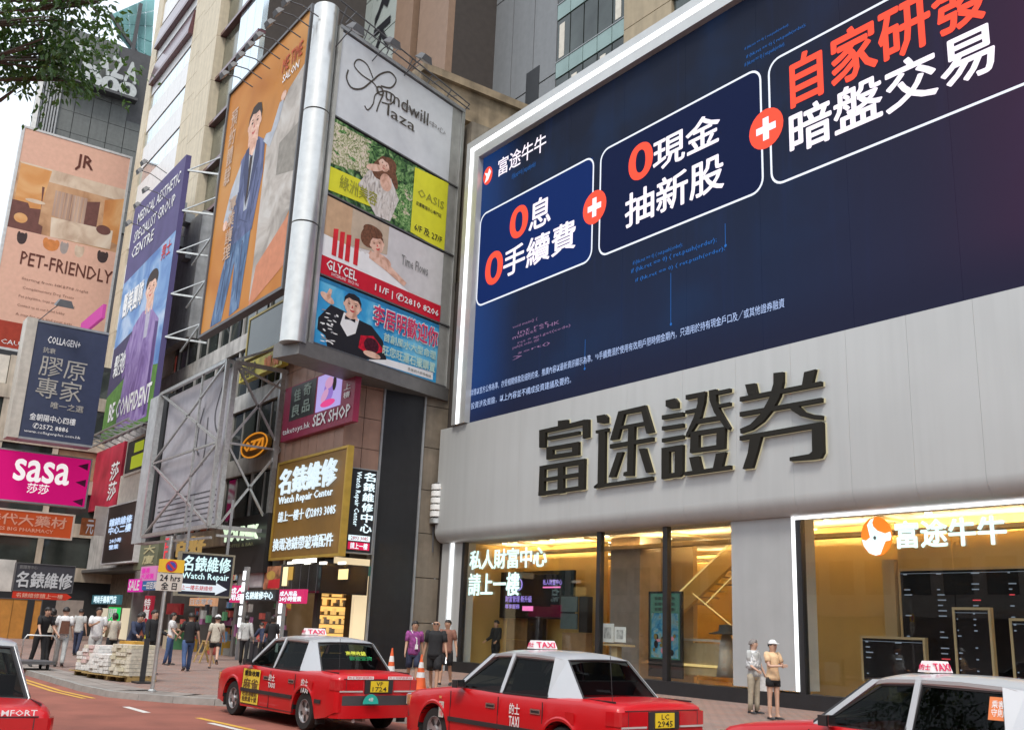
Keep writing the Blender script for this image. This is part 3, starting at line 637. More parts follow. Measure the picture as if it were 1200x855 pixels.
def make_taxi():
    T = thing('taxi', 'taxi', 'taxi')
    ZT = [(-2.34, .86), (-2.30, .93), (-2.2, .955), (-1.7, .975), (-1.45, .965), (.95, .955), (1.2, .93), (2.0, .84), (2.22, .79), (2.32, .70)]
    HW = [(-2.34, .74), (-2.28, .79), (-2.1, .825), (-1.4, .845), (1.2, .845), (1.9, .82), (2.2, .78), (2.3, .70)]
    ZB = [(-2.3, .36), (-2.1, .27), (-1.8, .22), (1.8, .2), (2.3, .28)]
    xs = sorted(set([round(-2.34+i*.058, 3) for i in range(81)]+[-2.34, -2.31, -2.27, 2.27, 2.30, 2.32]))
    rings = []
    for x in xs:
        zt, hw, zb = lerp(x, ZT), lerp(x, HW), lerp(x, ZB); za = zb
        for wx in WX:
            d = .365**2-(x-wx)**2
            if d > 0: za = max(za, .31+math.sqrt(d))
        e = .02 if za > zb+.02 else 0
        side = [(0, za), (hw-.12, za), (hw-.008+e, za+.005), (hw+e, max(za+.04, .42)), (hw+.004, max(za+.06, .62)), (hw-.006, .70 if zt > .8 else zt-.09), (hw-.028, zt-.075), (hw-.055, zt-.03), (hw-.11, zt-.006), (hw*.5, zt+.012), (0, zt+.018)]
        rings.append([Vector((x, -y, z)) for y, z in side]+[Vector((x, y, z)) for y, z in side[::-1][1:-1]])
    b = MB(); b.loft(rings); b.build('body', M_red, T, smooth='auto')
    # dark wheel wells and underbody
    b = MB(); b.box(-2.15, 2.15, -.70, .70, .24, .5)
    b.build('underbody', M_black, T)
    for wx in WX:
        b = MB(); n = 14
        for s in (-1, 1):
            o = [Vector((wx+.368*math.cos(math.pi*k/n), s*.853, .31+.368*math.sin(math.pi*k/n))) for k in range(n+1)]
            i_ = [Vector((wx+.368*math.cos(math.pi*k/n), s*.55, .31+.368*math.sin(math.pi*k/n))) for k in range(n+1)]
            b.loft([o, i_], 0, False, False)
        b.build('wheel_arch', M_black, T)
        for s in (-1, 1):
            c = (wx, s*.72, .31); b = MB()
            b.lathe([(.19, -.02), (.19, -.09), (.285, -.095), (.305, -.07), (.31, 0), (.305, .07), (.285, .095), (.19, .09), (.19, .02)], c, 28, ax='y'); ty = b.build('wheel', M_rub, T, smooth='auto')
            b = MB(); yy = s*.085
            b.lathe([(.20, yy-.05*s), (.20, yy), (.18, yy+.004*s), (.172, yy-.03*s), (.06, yy-.025*s), (.05, yy+.006*s), (.001, yy+.008*s)], c, 28, ax='y'); b.build('rim', M_rim, ty, smooth='auto')
            b = MB()
            for k in range(5):
                a = k*2*math.pi/5+.3; p = Vector(c)+Vector((.08*math.cos(a), yy-.02*s, .08*math.sin(a))); q = Vector(c)+Vector((.165*math.cos(a), yy-.024*s, .165*math.sin(a))); a2 = a+math.pi/5
                pts = [(.07, a2-.35), (.16, a2-.22), (.165, a2), (.16, a2+.22), (.07, a2+.35)]
                b.add([Vector(c)+Vector((r*math.cos(t), yy-.019*s, r*math.sin(t))) for r, t in pts], [(0, 1, 2, 3, 4)])
            b.build('rim_opening', M_black, ty)
    # bumpers
    def bumper(path, z0, z1, th, m, name):
        rings = []
        for i, (x, y) in enumerate(path):
            a = path[max(i-1, 0)]; c = path[min(i+1, len(path)-1)]; d = Vector((c[0]-a[0], c[1]-a[1], 0)).normalized(); n = Vector((d.y, -d.x, 0)); p = Vector((x, y, 0)); zm = (z1-z0)*.18
            rings.append([p+Vector((0, 0, z0)), p+n*th*.8+Vector((0, 0, z0)), p+n*th+Vector((0, 0, z0+zm)), p+n*th+Vector((0, 0, z1-zm)), p+n*th*.75+Vector((0, 0, z1)), p+Vector((0, 0, z1))])
        b = MB(); b.loft(rings); return b.build(name, m, T, smooth='auto')
    rp = [(-1.95, .80), (-2.2, .79), (-2.33, .72), (-2.38, .5), (-2.39, 0), (-2.38, -.5), (-2.33, -.72), (-2.2, -.79), (-1.95, -.80)]
    rp = [(x, -y) for x, y in rp]
    bumper([(x, y) for x, y in rp], .47, .62, .055, M_bump, 'bumper'); bumper(rp, .27, .468, .03, M_red, 'bumper_apron')
    fp = [(1.85, .80), (2.15, .79), (2.3, .70), (2.36, .45), (2.38, 0), (2.36, -.45), (2.3, -.70), (2.15, -.79), (1.85, -.80)]
    bumper(fp, .44, .62, .05, M_bump, 'bumper'); bumper(fp, .24, .438, .02, M_red, 'bumper_apron')
    # side mouldings, sill, door gaps, handles
    for s in (-1, 1):
        b = MB(); b.box(-.96, 1.03, s*.848-.008, s*.848+.012*s+.004, .47, .53); b.box(-1.93, -1.74, s*.84-.006, s*.84+.012, .47, .53); b.build('side_moulding', M_trim, T)
        b = MB()
        for x in (1.0, -.10, -1.02):
            b.box(x-.006, x+.006, s*.8455-.004, s*.8455+.004, .26, .88)
        b.box(-1.02, 1.0, s*.843-.004, s*.843+.004, .252, .262)
        b.build('door_gap', M_black, T)
        for x in (.07, -.88):
            b = MB(); b.box(x-.1, x+.1, s*.842-.006, s*.842+.008, .72, .785); h = b.build('handle', M_chr, T)
            b = MB(); b.box(x-.08, x+.08, s*.842-.01, s*.842+.011, .735, .765); b.build('recess', M_black, h)
        b = MB(); b.box(.70, .80, s*.93-.09, s*.93+.05, .94, 1.045); b.box(.76, .82, s*.78-.02, s*.88+.02, .94, .98); mm = b.build('mirror', M_trim, T)
        b = MB(); b.box(.672, .679, s*.93-.08, s*.93+.05, .94, 1.05); b.build('mirror_glass', M_chr, mm)
    # greenhouse
    def S2(p): return [p, (p[0], -p[1], p[2])]
    Ab, At = (1.0, .765, .935), (.36, .60, 1.43); Bb, Bt = (-.10, .80, .935), (-.15, .625, 1.455); Cb, Ct = (-1.06, .80, .94), (-.98, .612, 1.44); Db, Dt = (-1.60, .70, .955), (-1.16, .565, 1.415)
    V = lambda p, s=1: Vector((p[0], s*p[1], p[2]))
    def plate(q, m, name, par=T, th=.035, s=1):
        n = (q[1]-q[0]).cross(q[2]-q[0]).normalized()
        cen = Vector((-.2, 0, 1.1))
        if n.dot(sum(q, Vector())/len(q)-cen) < 0: n = -n
        b = MB(); b.prism([v-n*th for v in q], q); return b.build(name, m, par)
    rs = []
    for x, z, hw in ((.44, 1.40, .575), (.36, 1.445, .60), (.2, 1.478, .612), (-.15, 1.495, .625), (-.6, 1.498, .622), (-.98, 1.48, .612), (-1.10, 1.455, .59), (-1.18, 1.41, .565)):
        rs.append([Vector((x, y*hw, z-(abs(y)**3)*.038+(1-y*y)*.022)) for y in (-1, -.9, -.6, -.3, 0, .3, .6, .9, 1)])
    lo = [[v-Vector((0, 0, .035)) for v in r] for r in rs]
    b = MB(); b.loft([list(r)+l[::-1] for r, l in zip(rs, lo)]); b.build('roof', M_sil, T, smooth='auto')
    for s in (-1, 1):
        a, at, bb, bt, c, ct, d, dt = [V(p, s) for p in (Ab, At, Bb, Bt, Cb, Ct, Db, Dt)]
        ux = Vector((1, 0, 0))
        plate([a, a-ux*.085, at-ux*.075, at+ux*.01], M_sil, 'pillar'); plate([bb+ux*.035, bb-ux*.035, bt-ux*.03, bt+ux*.03], M_sil, 'pillar')
        plate([c+ux*.0, d-ux*.03, dt-ux*.02, ct+ux*.0], M_sil, 'pillar')
        dz = Vector((0, -s*.012, -.055))
        q = at-ux*.08; plate([q, bt+ux*.03, bt+ux*.03+dz, q+dz], M_sil, 'pillar'); plate([bt-ux*.03, ct, ct+dz, bt-ux*.03+dz], M_sil, 'pillar')
        ins = Vector((0, -s*.012, 0)); dz = dz*1.
        g1 = [a-ux*.085+ins, bb+ux*.035+ins, bt+ux*.03+dz+ins, at-ux*.08+dz+ins]; g2 = [bb-ux*.035+ins, c+ins, ct+dz+ins, bt-ux*.03+dz+ins]
        for g in (g1, g2):
            plate(g, M_cg, 'side_window', th=.004)
            b = MB()
            for p, q in zip(g, g[1:]+g[:1]): b.beam(p-ins*.3, q-ins*.3, .022, .02)
            b.build('window_seal', M_trim, T)
    # screens
    def screen(base, top, z0, z1, hb, ht, name, bow):
        rb = [Vector((base+bow*(1-y*y), y*hb, z0+.012*(1-y*y))) for y in (-1, -.6, -.2, .2, .6, 1)]; rt = [Vector((top+bow*.5*(1-y*y), y*ht, z1+.014*(1-y*y))) for y in (-1, -.6, -.2, .2, .6, 1)]
        b = MB(); b.loft([rb, rt], 0, False, False); o = b.build(name, M_cg, T)
        b = MB(); b.tube(rb, .016, 6); b.tube(rt, .016, 6); b.tube([rb[0], rt[0]], .02, 6); b.tube([rb[-1], rt[-1]], .02, 6); b.build('seal', M_trim, o)
    screen(1.0, .40, .95, 1.415, .735, .575, 'windscreen', .1); screen(-1.60, -1.17, .965, 1.405, .67, .545, 'rear_window', -.05)
    # inside
    b = MB(); b.box(-1.2, .9, -.72, .72, .5, .56); b.build('cabin_floor', M_black, T)
    for y in (-.36, .36):
        b = MB(); b.box(-.1, .4, y-.25, y+.25, .6, .95); b.hexa([(-.12, y-.25, .7), (.04, y-.25, .7), (.04, y+.25, .7), (-.12, y+.25, .7), (-.26, y-.22, 1.2), (-.14, y-.22, 1.2), (-.14, y+.22, 1.2), (-.26, y+.22, 1.2)])
        b.hexa([(-.27, y-.13, 1.22), (-.17, y-.13, 1.22), (-.17, y+.13, 1.22), (-.27, y+.13, 1.22), (-.29, y-.12, 1.38), (-.2, y-.12, 1.38), (-.2, y+.12, 1.38), (-.29, y+.12, 1.38)]); b.build('seat', M_int, T)
    b = MB(); b.hexa([(-1.15, -.62, .8), (-.95, -.62, .8), (-.95, .62, .8), (-1.15, .62, .8), (-1.32, -.6, 1.16), (-1.18, -.6, 1.16), (-1.18, .6, 1.16), (-1.32, .6, 1.16)]); b.box(-1.56, -1.25, -.6, .6, .95, .975); b.build('rear_seat', M_int, T)
    b = MB(); b.hexa([(.6, -.7, .8), (.98, -.7, .8), (.98, .7, .8), (.6, .7, .8), (.66, -.68, 1.0), (.96, -.68, .97), (.96, .68, .97), (.66, .68, 1.0)]); b.build('dashboard', M_int, T)
    b = MB(); n = 18; b.tube([(.5+.07*math.sin(2*math.pi*k/n), -.36+.18*math.cos(2*math.pi*k/n), .99+.16*math.sin(2*math.pi*k/n)) for k in range(n+1)], .014, 6); b.beam((.5, -.5, .99), (.5, -.22, .99), .03); b.build('steering_wheel', M_trim, T)
    b = MB(); b.box(.33, .36, -.14, .14, 1.3, 1.37); b.build('inside_mirror', M_trim, T)
    # lamps, grille, plate
    for s in (-1, 1):
        b = MB(); y0, y1 = sorted((s*.30, s*.735)); b.box(-2.352, -2.30, y0, y1, .70, .865); o = b.build('tail_lamp', M_lens, T)
        b = MB(); y0, y1 = sorted((s*.30, s*.735)); b.box(-2.352, -2.33, y0, y1, .675, .698); b.build('reversing_lens', M_lens2, o)
        b = MB(); q = [(-2.352, .735), (-2.335, .765), (-2.28, .795), (-2.16, .822), (-2.16, .80), (-2.30, .73)]
        b.prism([Vector((x, s*y, .70)) for x, y in q], [Vector((x, s*y, .865)) for x, y in q]); b.build('lamp_side', M_lens, o)
        b = MB(); y0, y1 = sorted((s*.62, s*.628)); b.box(-2.354, -2.34, y0, y1, .70, .865); b.build('lamp_divider', M_trim, o)
        b = MB(); y0, y1 = sorted((s*.42, s*.72)); b.box(2.27, 2.33, y0, y1, .6, .74); b.build('headlight', M_lens2, T)
        b = MB(); q = [(2.30, .70), (2.25, .765), (2.12, .80), (2.12, .76), (2.26, .68)]
        b.prism([Vector((x, s*y, .6)) for x, y in q], [Vector((x, s*y, .74)) for x, y in q]); b.build('indicator', M_amb, T)
    b = MB(); b.box(2.29, 2.33, -.4, .4, .6, .73)
    b.build('grille', M_trim, T)
    b = MB(); b.box(-2.362, -2.335, -.27, .27, .655, .865); rc = b.build('plate_recess', M_trim, T)
    b = MB(); b.box(-2.375, -2.363, -.17, .17, .675, .85); b.build('number_plate', M_plate, T)
    b = MB(); b.box(-2.345, -2.30, -.66, .66, .872, .880); b.build('boot_gap', M_black, T)
    for s in (-1, 1):
        b = MB(); b.box(-2.2, -1.62, s*.69-.004, s*.69+.004, .955, .975); b.build('boot_gap', M_black, T)
        b = MB(); b.box(1.0, 2.2, s*.70-.004, s*.70+.004, .8, .86); 
        b = MB(); b.tube([(1.12, s*.2+.1, .975), (.78, s*.2-.3, 1.12)], .008, 5); b.build('wiper', M_trim, T)
        b = MB(); b.box(1.78, 1.80, s*.79-.06, s*.79+.03, .16, .34); b.box(-1.80, -1.78, s*.79-.14, s*.79+.03, .14, .34); b.build('mud_flap', M_rub, T)
    b = MB(); b.tube([(-2.05, .6, .96), (-2.0, .6, 1.5)], .004, 5); b.build('aerial', M_trim, T)
    b = MB(); b.box(-1.62, -1.46, .8435, .848, .66, .8); b.build('fuel_flap', M_red, T)
    b = MB(); b.box(-2.2, -1.95, .12, .18, .2, .25); b.tube([(-2.0, .45, .24), (-2.36, .45, .23)], .03, 8); b.build('exhaust', M_steel, T)
    # roof light
    b = MB(); b.prism([Vector((x, y, 1.522)) for x, y in ((.07, -.22), (.07, .22), (-.09, .22), (-.09, -.22))], [Vector((x, y, 1.635)) for x, y in ((.035, -.19), (.035, .19), (-.055, .19), (-.055, -.19))]); rl = b.build('roof_light', M_rl, T)
    L_tx = mat('print_taxi_pink', (.75, .03, .12), .5, var=.02)
    for s in (-1, 1):
        if s < 0: f = Fr((-.094, .17, 1.535), (0, -1, 0), (.3, 0, 1), .34, .085)
        else: f = Fr((.074, -.17, 1.535), (0, 1, 0), (-.3, 0, 1), .34, .085)
        b = MB(); letter(b, f, 'TAXI', 0, .05, 1, .95, .002, 0, .02, 0, 1); b.build('lettering', L_tx, rl)
    for s in (-1, 1):
        f = Fr((.06 if s < 0 else -.08, s*.212, 1.535), (-s*-1 if s < 0 else -1, 0, 0), (0, -s*.28, 1), .14, .08)
        if s > 0: f = Fr((.05, .222, 1.54), (-1, 0, 0), (0, -.28, 1), .12, .07)
        else: f = Fr((-.07, -.222, 1.54), (1, 0, 0), (0, .28, 1), .12, .07)
        b = MB(); letter(b, f, '的士', 0, .05, 1, .95, .002, 0, .02, 0, 1); b.build('lettering', L_tx, rl)
    return T
taxi = make_taxi()
# car-side frames in car coordinates: left side reads towards the tail, rear reads left to right seen from behind
def LS(x, z, w, h, y=.850): return Fr((x, y, z), (-1, 0, 0), (0, -.012, 1), w, h)
def RS(y, z, w, h, x=-2.378): return Fr((x, y, z), (0, -1, 0), (0, 0, 1), w, h)
_org_taxi = Vector((0, 0, 0))
def sticker(T, fr, items, mats, name='sticker'):
    b = MB()
    for it in items: it(b, fr)
    return b.build(name, mats, T)
def plate_text(T, a, c):
    f = RS(.17, .675, .34, .175, -2.3765); b = MB(); letter(b, f, a, .3, .08, .7, .44, .001, 0, .012, 0, 1); letter(b, f, c, .1, .52, .9, .93, .001, 0, .012, 0, 1); b.build('plate_lettering', P_black, T)
t1 = taxi; t2, t3, t4 = [copy_tree(taxi) for _ in range(3)]
for T, (x, y, a), l in ((t1, (-17.62, 8.35, 183.5), 'red taxi with a yellow advert on its front door, second from the left'),
                        (t2, (-11.75, 9.15, 183), 'large red and silver taxi with Chinese door lettering in the middle of the row'),
                        (t3, (-12.1, 1.5, 178.6), 'red taxi cut off by the bottom left corner, seen from behind'),
                        (t4, (-6.25, 10.15, 184), 'taxi nearest the right edge, mostly its silver roof and side windows')):
    T.location = (x, y, 0); T.rotation_euler = (0, 0, R(a)); tag(T, l, 'taxi', 'red and silver taxis on the road')
# taxi 1
f = LS(1.0, .27, .70, .60, .853)
def ad1(b, f):
    b.rect(f, 0, 0); letter(b, f, '重金收購', .1, .05, .95, .2, .002, 1, .02, 0, 1); letter(b, f, '麻雀', .08, .28, .92, .58, .002, 2, .02, 0, 1); letter(b, f, '旺角港鐵站\n佐敦道十號', .08, .64, .92, .94, .002, 2, .015, 0, 1)
sticker(t1, f, [ad1], [mat('advert_yellow', (.72, .56, .06), .5, var=.05), P_black, mat('print_brown', (.16, .1, .04), .5, var=.1)], 'door_advert')
for x in (-.05, -1.25):
    sticker(t1, LS(x, .6, .26, .22, .851), [lambda b, f: letter(b, f, '的士\nTAXI', 0, 0, 1, 1, .001, 0, .016, 0, 1)], [P_white], 'door_lettering')
for y in (.62, -.16):
    sticker(t1, RS(y, .875, .5, .05, -2.366), [lambda b, f: (b.rect(f, 0, 0), letter(b, f, '的士司機服務站', .04, .1, .96, .9, .001, 1, .01, 0, 1))], [P_white, P_red], 'boot_sticker')
sticker(t1, RS(.35, .49, .3, .17, -2.449), [lambda b, f: (b.poly(f, [(.5+.5*math.cos(math.pi*k/14), .95-.9*math.sin(math.pi*k/14)) for k in range(15)][::-1], .001, 0), letter(b, f, '4座', .35, .35, .65, .7, .003, 1, .01, 0, 1))], [mat('sticker_green', (.02, .42, .34), .5), P_white], 'bumper_sticker')
sticker(t1, RS(-.52, .5, .16, .17, -2.449), [lambda b, f: (b.rect(f, .001, 0),)], [mat('sticker_pale_blue', (.55, .62, .75), .5, var=.3, scale=25)], 'bumper_sticker')
plate_text(t1, 'VP', '1724')
rw = Fr((-1.43, .1, 1.1), (0, -1, 0), (.55, 0, .84), .5, .22)
sticker(t1, rw, [lambda b, f: (letter(b, f, '高價收錶', 0, .1, .8, .5, .03, 0, .03, 0, 1), letter(b, f, '歡迎查詢', .1, .55, 1, .9, .03, 1, .03, 0, 1))], [glow('decal_yellow', (.75, .8, .1), .5), glow('decal_green', (.1, .7, .3), .5)], 'window_decal')
# taxi 2
sticker(t2, LS(-.36, .52, .21, .3, .853), [lambda b, f: (letter(b, f, '的士', 0, 0, 1, .46, .001, 0, .014, 0, 1), letter(b, f, 'TAXI', 0, .54, 1, 1, .001, 0, .014, 0, 1))], [P_white], 'door_lettering')
sticker(t2, LS(1.27, .5, .12, .22, .853), [lambda b, f: (b.rect(f, 0, 0), letter(b, f, '第十\n小組', .15, .1, .85, .9, .001, 1, .01, 0, 1))], [mat('sticker_grey', (.5, .48, .44), .5), P_red], 'wing_sticker')
sticker(t2, LS(1.28, .76, .06, .035, .846), [lambda b, f: (b.rect(f, 0.003, 0),)], [M_amb], 'side_indicator')
plate_text(t2, 'LC', '2945')
# taxi 3
sticker(t3, RS(-.22, .885, .42, .05, -2.352), [lambda b, f: letter(b, f, 'COMFORT', 0, 0, 1, 1, .002, 0, .01, 0, 1)], [P_white], 'boot_lettering')
plate_text(t3, 'NX', '6310')
# taxi 4
sticker(t4, Fr((-.86, .70, 1.14), (-1, 0, 0), (0, -.35, .94), .17, .22), [lambda b, f: (b.rect(f, .0, 0), letter(b, f, '乘客\n守則', .15, .15, .85, .85, .002, 1, .01, 0, 1))], [mat('print_orange', (.7, .22, .08), .5, var=.1), P_white], 'window_sticker')
plate_text(t4, 'TK', '518')
# ================================================================ people
_skinjobs = []
def skin_obj(name, verts, edges, radii, m, parent, root=0, sub=2):
    me = bpy.data.meshes.new(name); me.from_pydata([Vector(v) for v in verts], edges, []); me.materials.append(m)
    o = bpy.data.objects.new(name, me); col.objects.link(o); o.parent = parent
    sk = o.modifiers.new('skin', 'SKIN'); sk.use_smooth_shade = True; sk.branch_smoothing = .6
    if not me.skin_vertices: me.attributes  # layer is made by the modifier
    L = me.skin_vertices[0].data if len(me.skin_vertices) else None
    if L is None:
        bpy.context.view_layer.objects.active = o
    for i, r in enumerate(radii):
        r = r if isinstance(r, tuple) else (r, r)
        me.skin_vertices[0].data[i].radius = r; me.skin_vertices[0].data[i].use_root = (i == root)
    ss = o.modifiers.new('sub', 'SUBSURF'); ss.levels = sub; ss.render_levels = sub
    _skinjobs.append(o); return o
def bake_skins():
    bpy.context.view_layer.update(); dg = bpy.context.evaluated_depsgraph_get(); out = []
    for o in _skinjobs: out.append(bpy.data.meshes.new_from_object(o.evaluated_get(dg)))
    for o, me in zip(_skinjobs, out):
        o.modifiers.clear(); old = o.data; o.data = me
        for p in me.polygons: p.use_smooth = True
        bpy.data.meshes.remove(old)
    _skinjobs.clear()
SK = [mat('skin_light', (.52, .32, .23), .55, var=.06, scale=20), mat('skin_tan', (.40, .23, .15), .55, var=.06, scale=20)]
M_hair = mat('black_hair', (.018, .014, .012), .5, var=.3, scale=60); M_hairg = mat('grey_hair', (.2, .18, .17), .6, var=.3, scale=60)
def fabric(n, c): return mat('cloth_'+n, c, .85, var=.14, scale=14, bump=.25, bscale=18)
def person(label, loc, face, h=1.7, top=None, topname='shirt', sleeve=.55, bottom=None, leg='long', shoes=None, lt=(0, 0), kn=(0, 0), la=(0, 0), el=(12, 12), ab=(8, 8), cross=False,
           lean=0, hair='short', cap=None, skin=0, girth=1., extra=None, female=False, group=None, facecam=False, headturn=0, elin=(0, 0)):
    """face: direction the body faces in degrees; lt thigh angles forward, kn knee bends, la upper arms forward, el elbow bends, ab arm spread, for left and right"""
    P = thing('person', label, 'person', loc, R(face), group); s = h/1.7; m = SK[skin]
    _org[P.name] = Vector((0, 0, 0))
    def rotY(v, a): a = R(a); return Vector((v.x*math.cos(a)+v.z*-math.sin(a)*-1*-1, v.y, v.z)) if False else Vector((v.x*math.cos(a)-v.z*math.sin(a), v.y, v.x*math.sin(a)+v.z*math.cos(a)))
    # legs first, so the lower foot ends on the ground
    legs = []
    for i, sd in enumerate((1, -1)):
        hip = Vector((0, sd*.09, .90)); a = lt[i]; th_ = Vector((math.sin(R(a))*.42, sd*.005, -math.cos(R(a))*.42)); kne = hip+th_
        a2 = a-kn[i]; ank = kne+Vector((math.sin(R(a2))*.41, sd*.0, -math.cos(R(a2))*.41)); a3 = a2*.6
        toe = ank+Vector((math.cos(R(a3))*.15, sd*.02, math.sin(R(a3))*.15-.04)); heel = ank+Vector((-.035*math.cos(R(a3)), 0, -.035))
        legs.append([hip, kne, ank, toe, heel])
    dz = .045-min(min(l[2].z, l[3].z+.025) for l in legs)
    for l in legs:
        for v in l: v.z += dz
    pel = Vector((0, 0, .95+dz)); up = Vector((math.sin(R(lean)), 0, math.cos(R(lean)))); fw = Vector((math.cos(R(lean)), 0, -math.sin(R(lean))))
    sp_ = pel+up*.16; ch = pel+up*.37; nk0 = pel+up*.50+fw*-.01; nk = pel+up*.535+fw*.005; hl = 1-.5*abs(math.sin(R(lean)))
    hu = (up+Vector((0, 0, 1.))).normalized() if lean > 0 else up
    ht = R(headturn); hf = Vector((math.cos(ht), math.sin(ht), 0)); hf = (hf-hu*hf.dot(hu)).normalized()
    jaw = nk+hu*.05+hf*.02; mid = nk+hu*.13+hf*.012; cro = nk+hu*.20+hf*.0
    sw = .165*girth if not female else .15*girth
    V = [pel, sp_, ch, nk0, nk, jaw, mid, cro]; E_ = [(0, 1), (1, 2), (2, 3), (3, 4), (4, 5), (5, 6), (6, 7)]
    g = girth; rad = [(.115*g, .085*g), (.12*g, .09*g) if not female else (.10*g, .08*g), (.135*g, .095*g), (.075, .065), .062, (.078, .082), (.098, .112), (.085, .095)]
    rad = [(r[0], r[1]) if isinstance(r, tuple) else (r, r) for r in rad]
    arms = []
    for i, sd in enumerate((1, -1)):
        sh = nk0+Vector((0, sd*sw, 0))-up*.035; a = la[i]; o_ = ab[i]
        d = Vector((math.sin(R(a)), sd*math.sin(R(o_)), -math.cos(R(a))*math.cos(R(o_)))).normalized(); elb = sh+d*.29
        a2 = a+el[i]; d2 = Vector((math.sin(R(a2)), sd*math.sin(R(o_-elin[i])), -math.cos(R(a2)))).normalized(); wr = elb+d2*.245
        arms.append([sh, elb, wr, d2])
        k = len(V); V += [sh, elb, wr, wr+d2*.075]; E_ += [(2, k), (k, k+1), (k+1, k+2), (k+2, k+3)]; rad += [(.056*g, .056*g), (.042, .042), (.027, .027), (.036, .018)]
        side = d2.cross(Vector((0, 1, 0))).normalized()*.011
        for fi, (off, ln) in enumerate(((-1.9, .055), (-.65, .068), (.65, .066), (1.9, .05))):
            kk = len(V); p0 = wr+d2*.095+side*off*1.3; p1 = p0+d2*ln*.5+Vector((0, -sd*.008, 0)); p2 = p1+d2*ln*.5+Vector((0, -sd*.016, 0))
            V += [p0, p1, p2]; E_ += [(k+3, kk), (kk, kk+1), (kk+1, kk+2)]; rad += [(.009, .009), (.009, .009), (.007, .007)]
        kk = len(V); p0 = wr+d2*.03-side*2.6; p1 = p0+d2*.035-side*1.3; V += [p0, p1, p1+d2*.025]; E_ += [(k+3, kk), (kk, kk+1), (kk+1, kk+2)]; rad += [(.011, .011), (.009, .009), (.008, .008)]
    for i in range(2):
        l = legs[i]; k = len(V); V += [l[0], l[0]*.5+l[1]*.5, l[1], l[1]*.62+l[2]*.38, l[2], l[3], l[4]]; E_ += [(0, k), (k, k+1), (k+1, k+2), (k+2, k+3), (k+3, k+4), (k+4, k+5), (k+4, k+6)]
        rad += [(.085*g, .085*g), (.072*g, .07*g), (.05, .05), (.05, .052), (.034, .034), (.032, .022), (.03, .03)]
    sc_ = lambda vs: [v*s for v in vs]
    skin_obj('body', sc_(V), E_, [(r[0]*s, r[1]*s) for r in rad], m, P, 0, 1)
    # face
    hc = mid
    sdv = hu.cross(hf).normalized()
    b = MB(); q = hc+hf*.088-hu*.012; b.add(sc_([q+hu*.03+sdv*.007, q+hu*.03-sdv*.007, q-hu*.018-sdv*.016, q-hu*.018+sdv*.016, q+hf*.022-hu*.012, q-hf*.02]), [(0, 1, 4), (1, 2, 4), (2, 3, 4), (3, 0, 4), (0, 5, 1), (1, 5, 2), (2, 5, 3), (3, 5, 0)]); b.build('nose', m, P)
    for sd in (1, -1):
        b = MB(); b.ball((hc+hf*.084+sdv*sd*.03+hu*.012)*s, (.011*s, .011*s, .008*s), 0, 8, 5); b.build('eye', P_black, P)
        b = MB(); b.ball((hc-hf*.002+sdv*sd*.081-hu*.008)*s, (.016*s, .012*s, .028*s), 0, 8, 6); b.build('ear', m, P, smooth=True)
    b = MB(); b.ball((hc+hf*.082-hu*.05)*s, (.012*s, .02*s, .006*s), 0, 8, 5); b.build('mouth', mat('lips', (.35, .1, .09), .5), P)
    # hair
    if hair:
        hm = M_hairg if hair.startswith('grey') else M_hair
        b = MB(); rings = []
        for i in range(8):
            t = i/7; z = .118*math.cos(t*1.75); r = .105*math.sin(min(t*1.75, 1.62))+.003
            ring = []
            for k in range(14):
                a = 2*math.pi*k/14; rr = r*(1.05 if math.cos(a) < 0 else .93); zz = z+(.06*max(0, math.cos(a))*t if t > .3 else 0)
                ring.append((hc+hu*(zz+.0)+hf*(rr*math.cos(a)-.012)+sdv*(rr*.9*math.sin(a))+Vector((random.uniform(-.003, .003),)*3))*s)
            rings.append(ring)
        b.loft(rings, 0)
        if 'long' in hair or 'tail' in hair:
            wd = .085 if 'long' in hair else .03
            rr = []
            for i in range(6):
                t = i/5; c = hc-hf*(.05+.045*t)-hu*(.0+.33*t); ww = wd*(1-.35*t)
                rr.append([(c+sdv*ww*math.cos(a)+hf*.04*math.sin(a)*(1-.4*t))*s for a in [2*math.pi*k/10 for k in range(10)]])
            b.loft(rr, 0)
        if 'bob' in hair:
            rr = []
            for i in range(4):
                t = i/3; c = hc-hf*.028-hu*(.1*t+.0)
                rr.append([(c+sdv*.1*math.cos(a)+hf*(.075*math.sin(a)-.01))*s for a in [math.pi+math.pi*k/9 for k in range(10)]])
            b.loft(rr, 0)
        b.build('hair', hm, P, smooth=True)
    if cap:
        b = MB(); rings = []
        for i in range(7):
            t = i/6*math.pi/2; rings.append([(hc+hu*(.035+.1*math.cos(t))+hf*(.108*math.sin(t)+.002)*math.cos(a)+sdv*.1*math.sin(t)*math.sin(a))*s for a in [2*math.pi*k/16 for k in range(16)]])
        b.loft(rings, 0); br = hc+hu*.04
        b.prism([(br+hf*x+sdv*y)*s for x, y in ((.06, -.085), (.16, -.06), (.19, 0), (.16, .06), (.06, .085))], [(br+hu*.012+hf*x+sdv*y)*s for x, y in ((.06, -.085), (.15, -.06), (.18, 0), (.15, .06), (.06, .085))]); b.build('cap', cap, P, smooth='auto')
    # clothes: lofted shells over the body
    def ring(c, a, bb, ra, rb, n=14, ph=0): return [(c+a*ra*math.cos(2*math.pi*k/n)+bb*rb*math.sin(2*math.pi*k/n))*s for k in range(n)]
    def limb(b, pts, rs, n=10):
        b.tube([p*s for p in pts], [r*s for r in rs], n)
    Y = Vector((0, 1, 0))
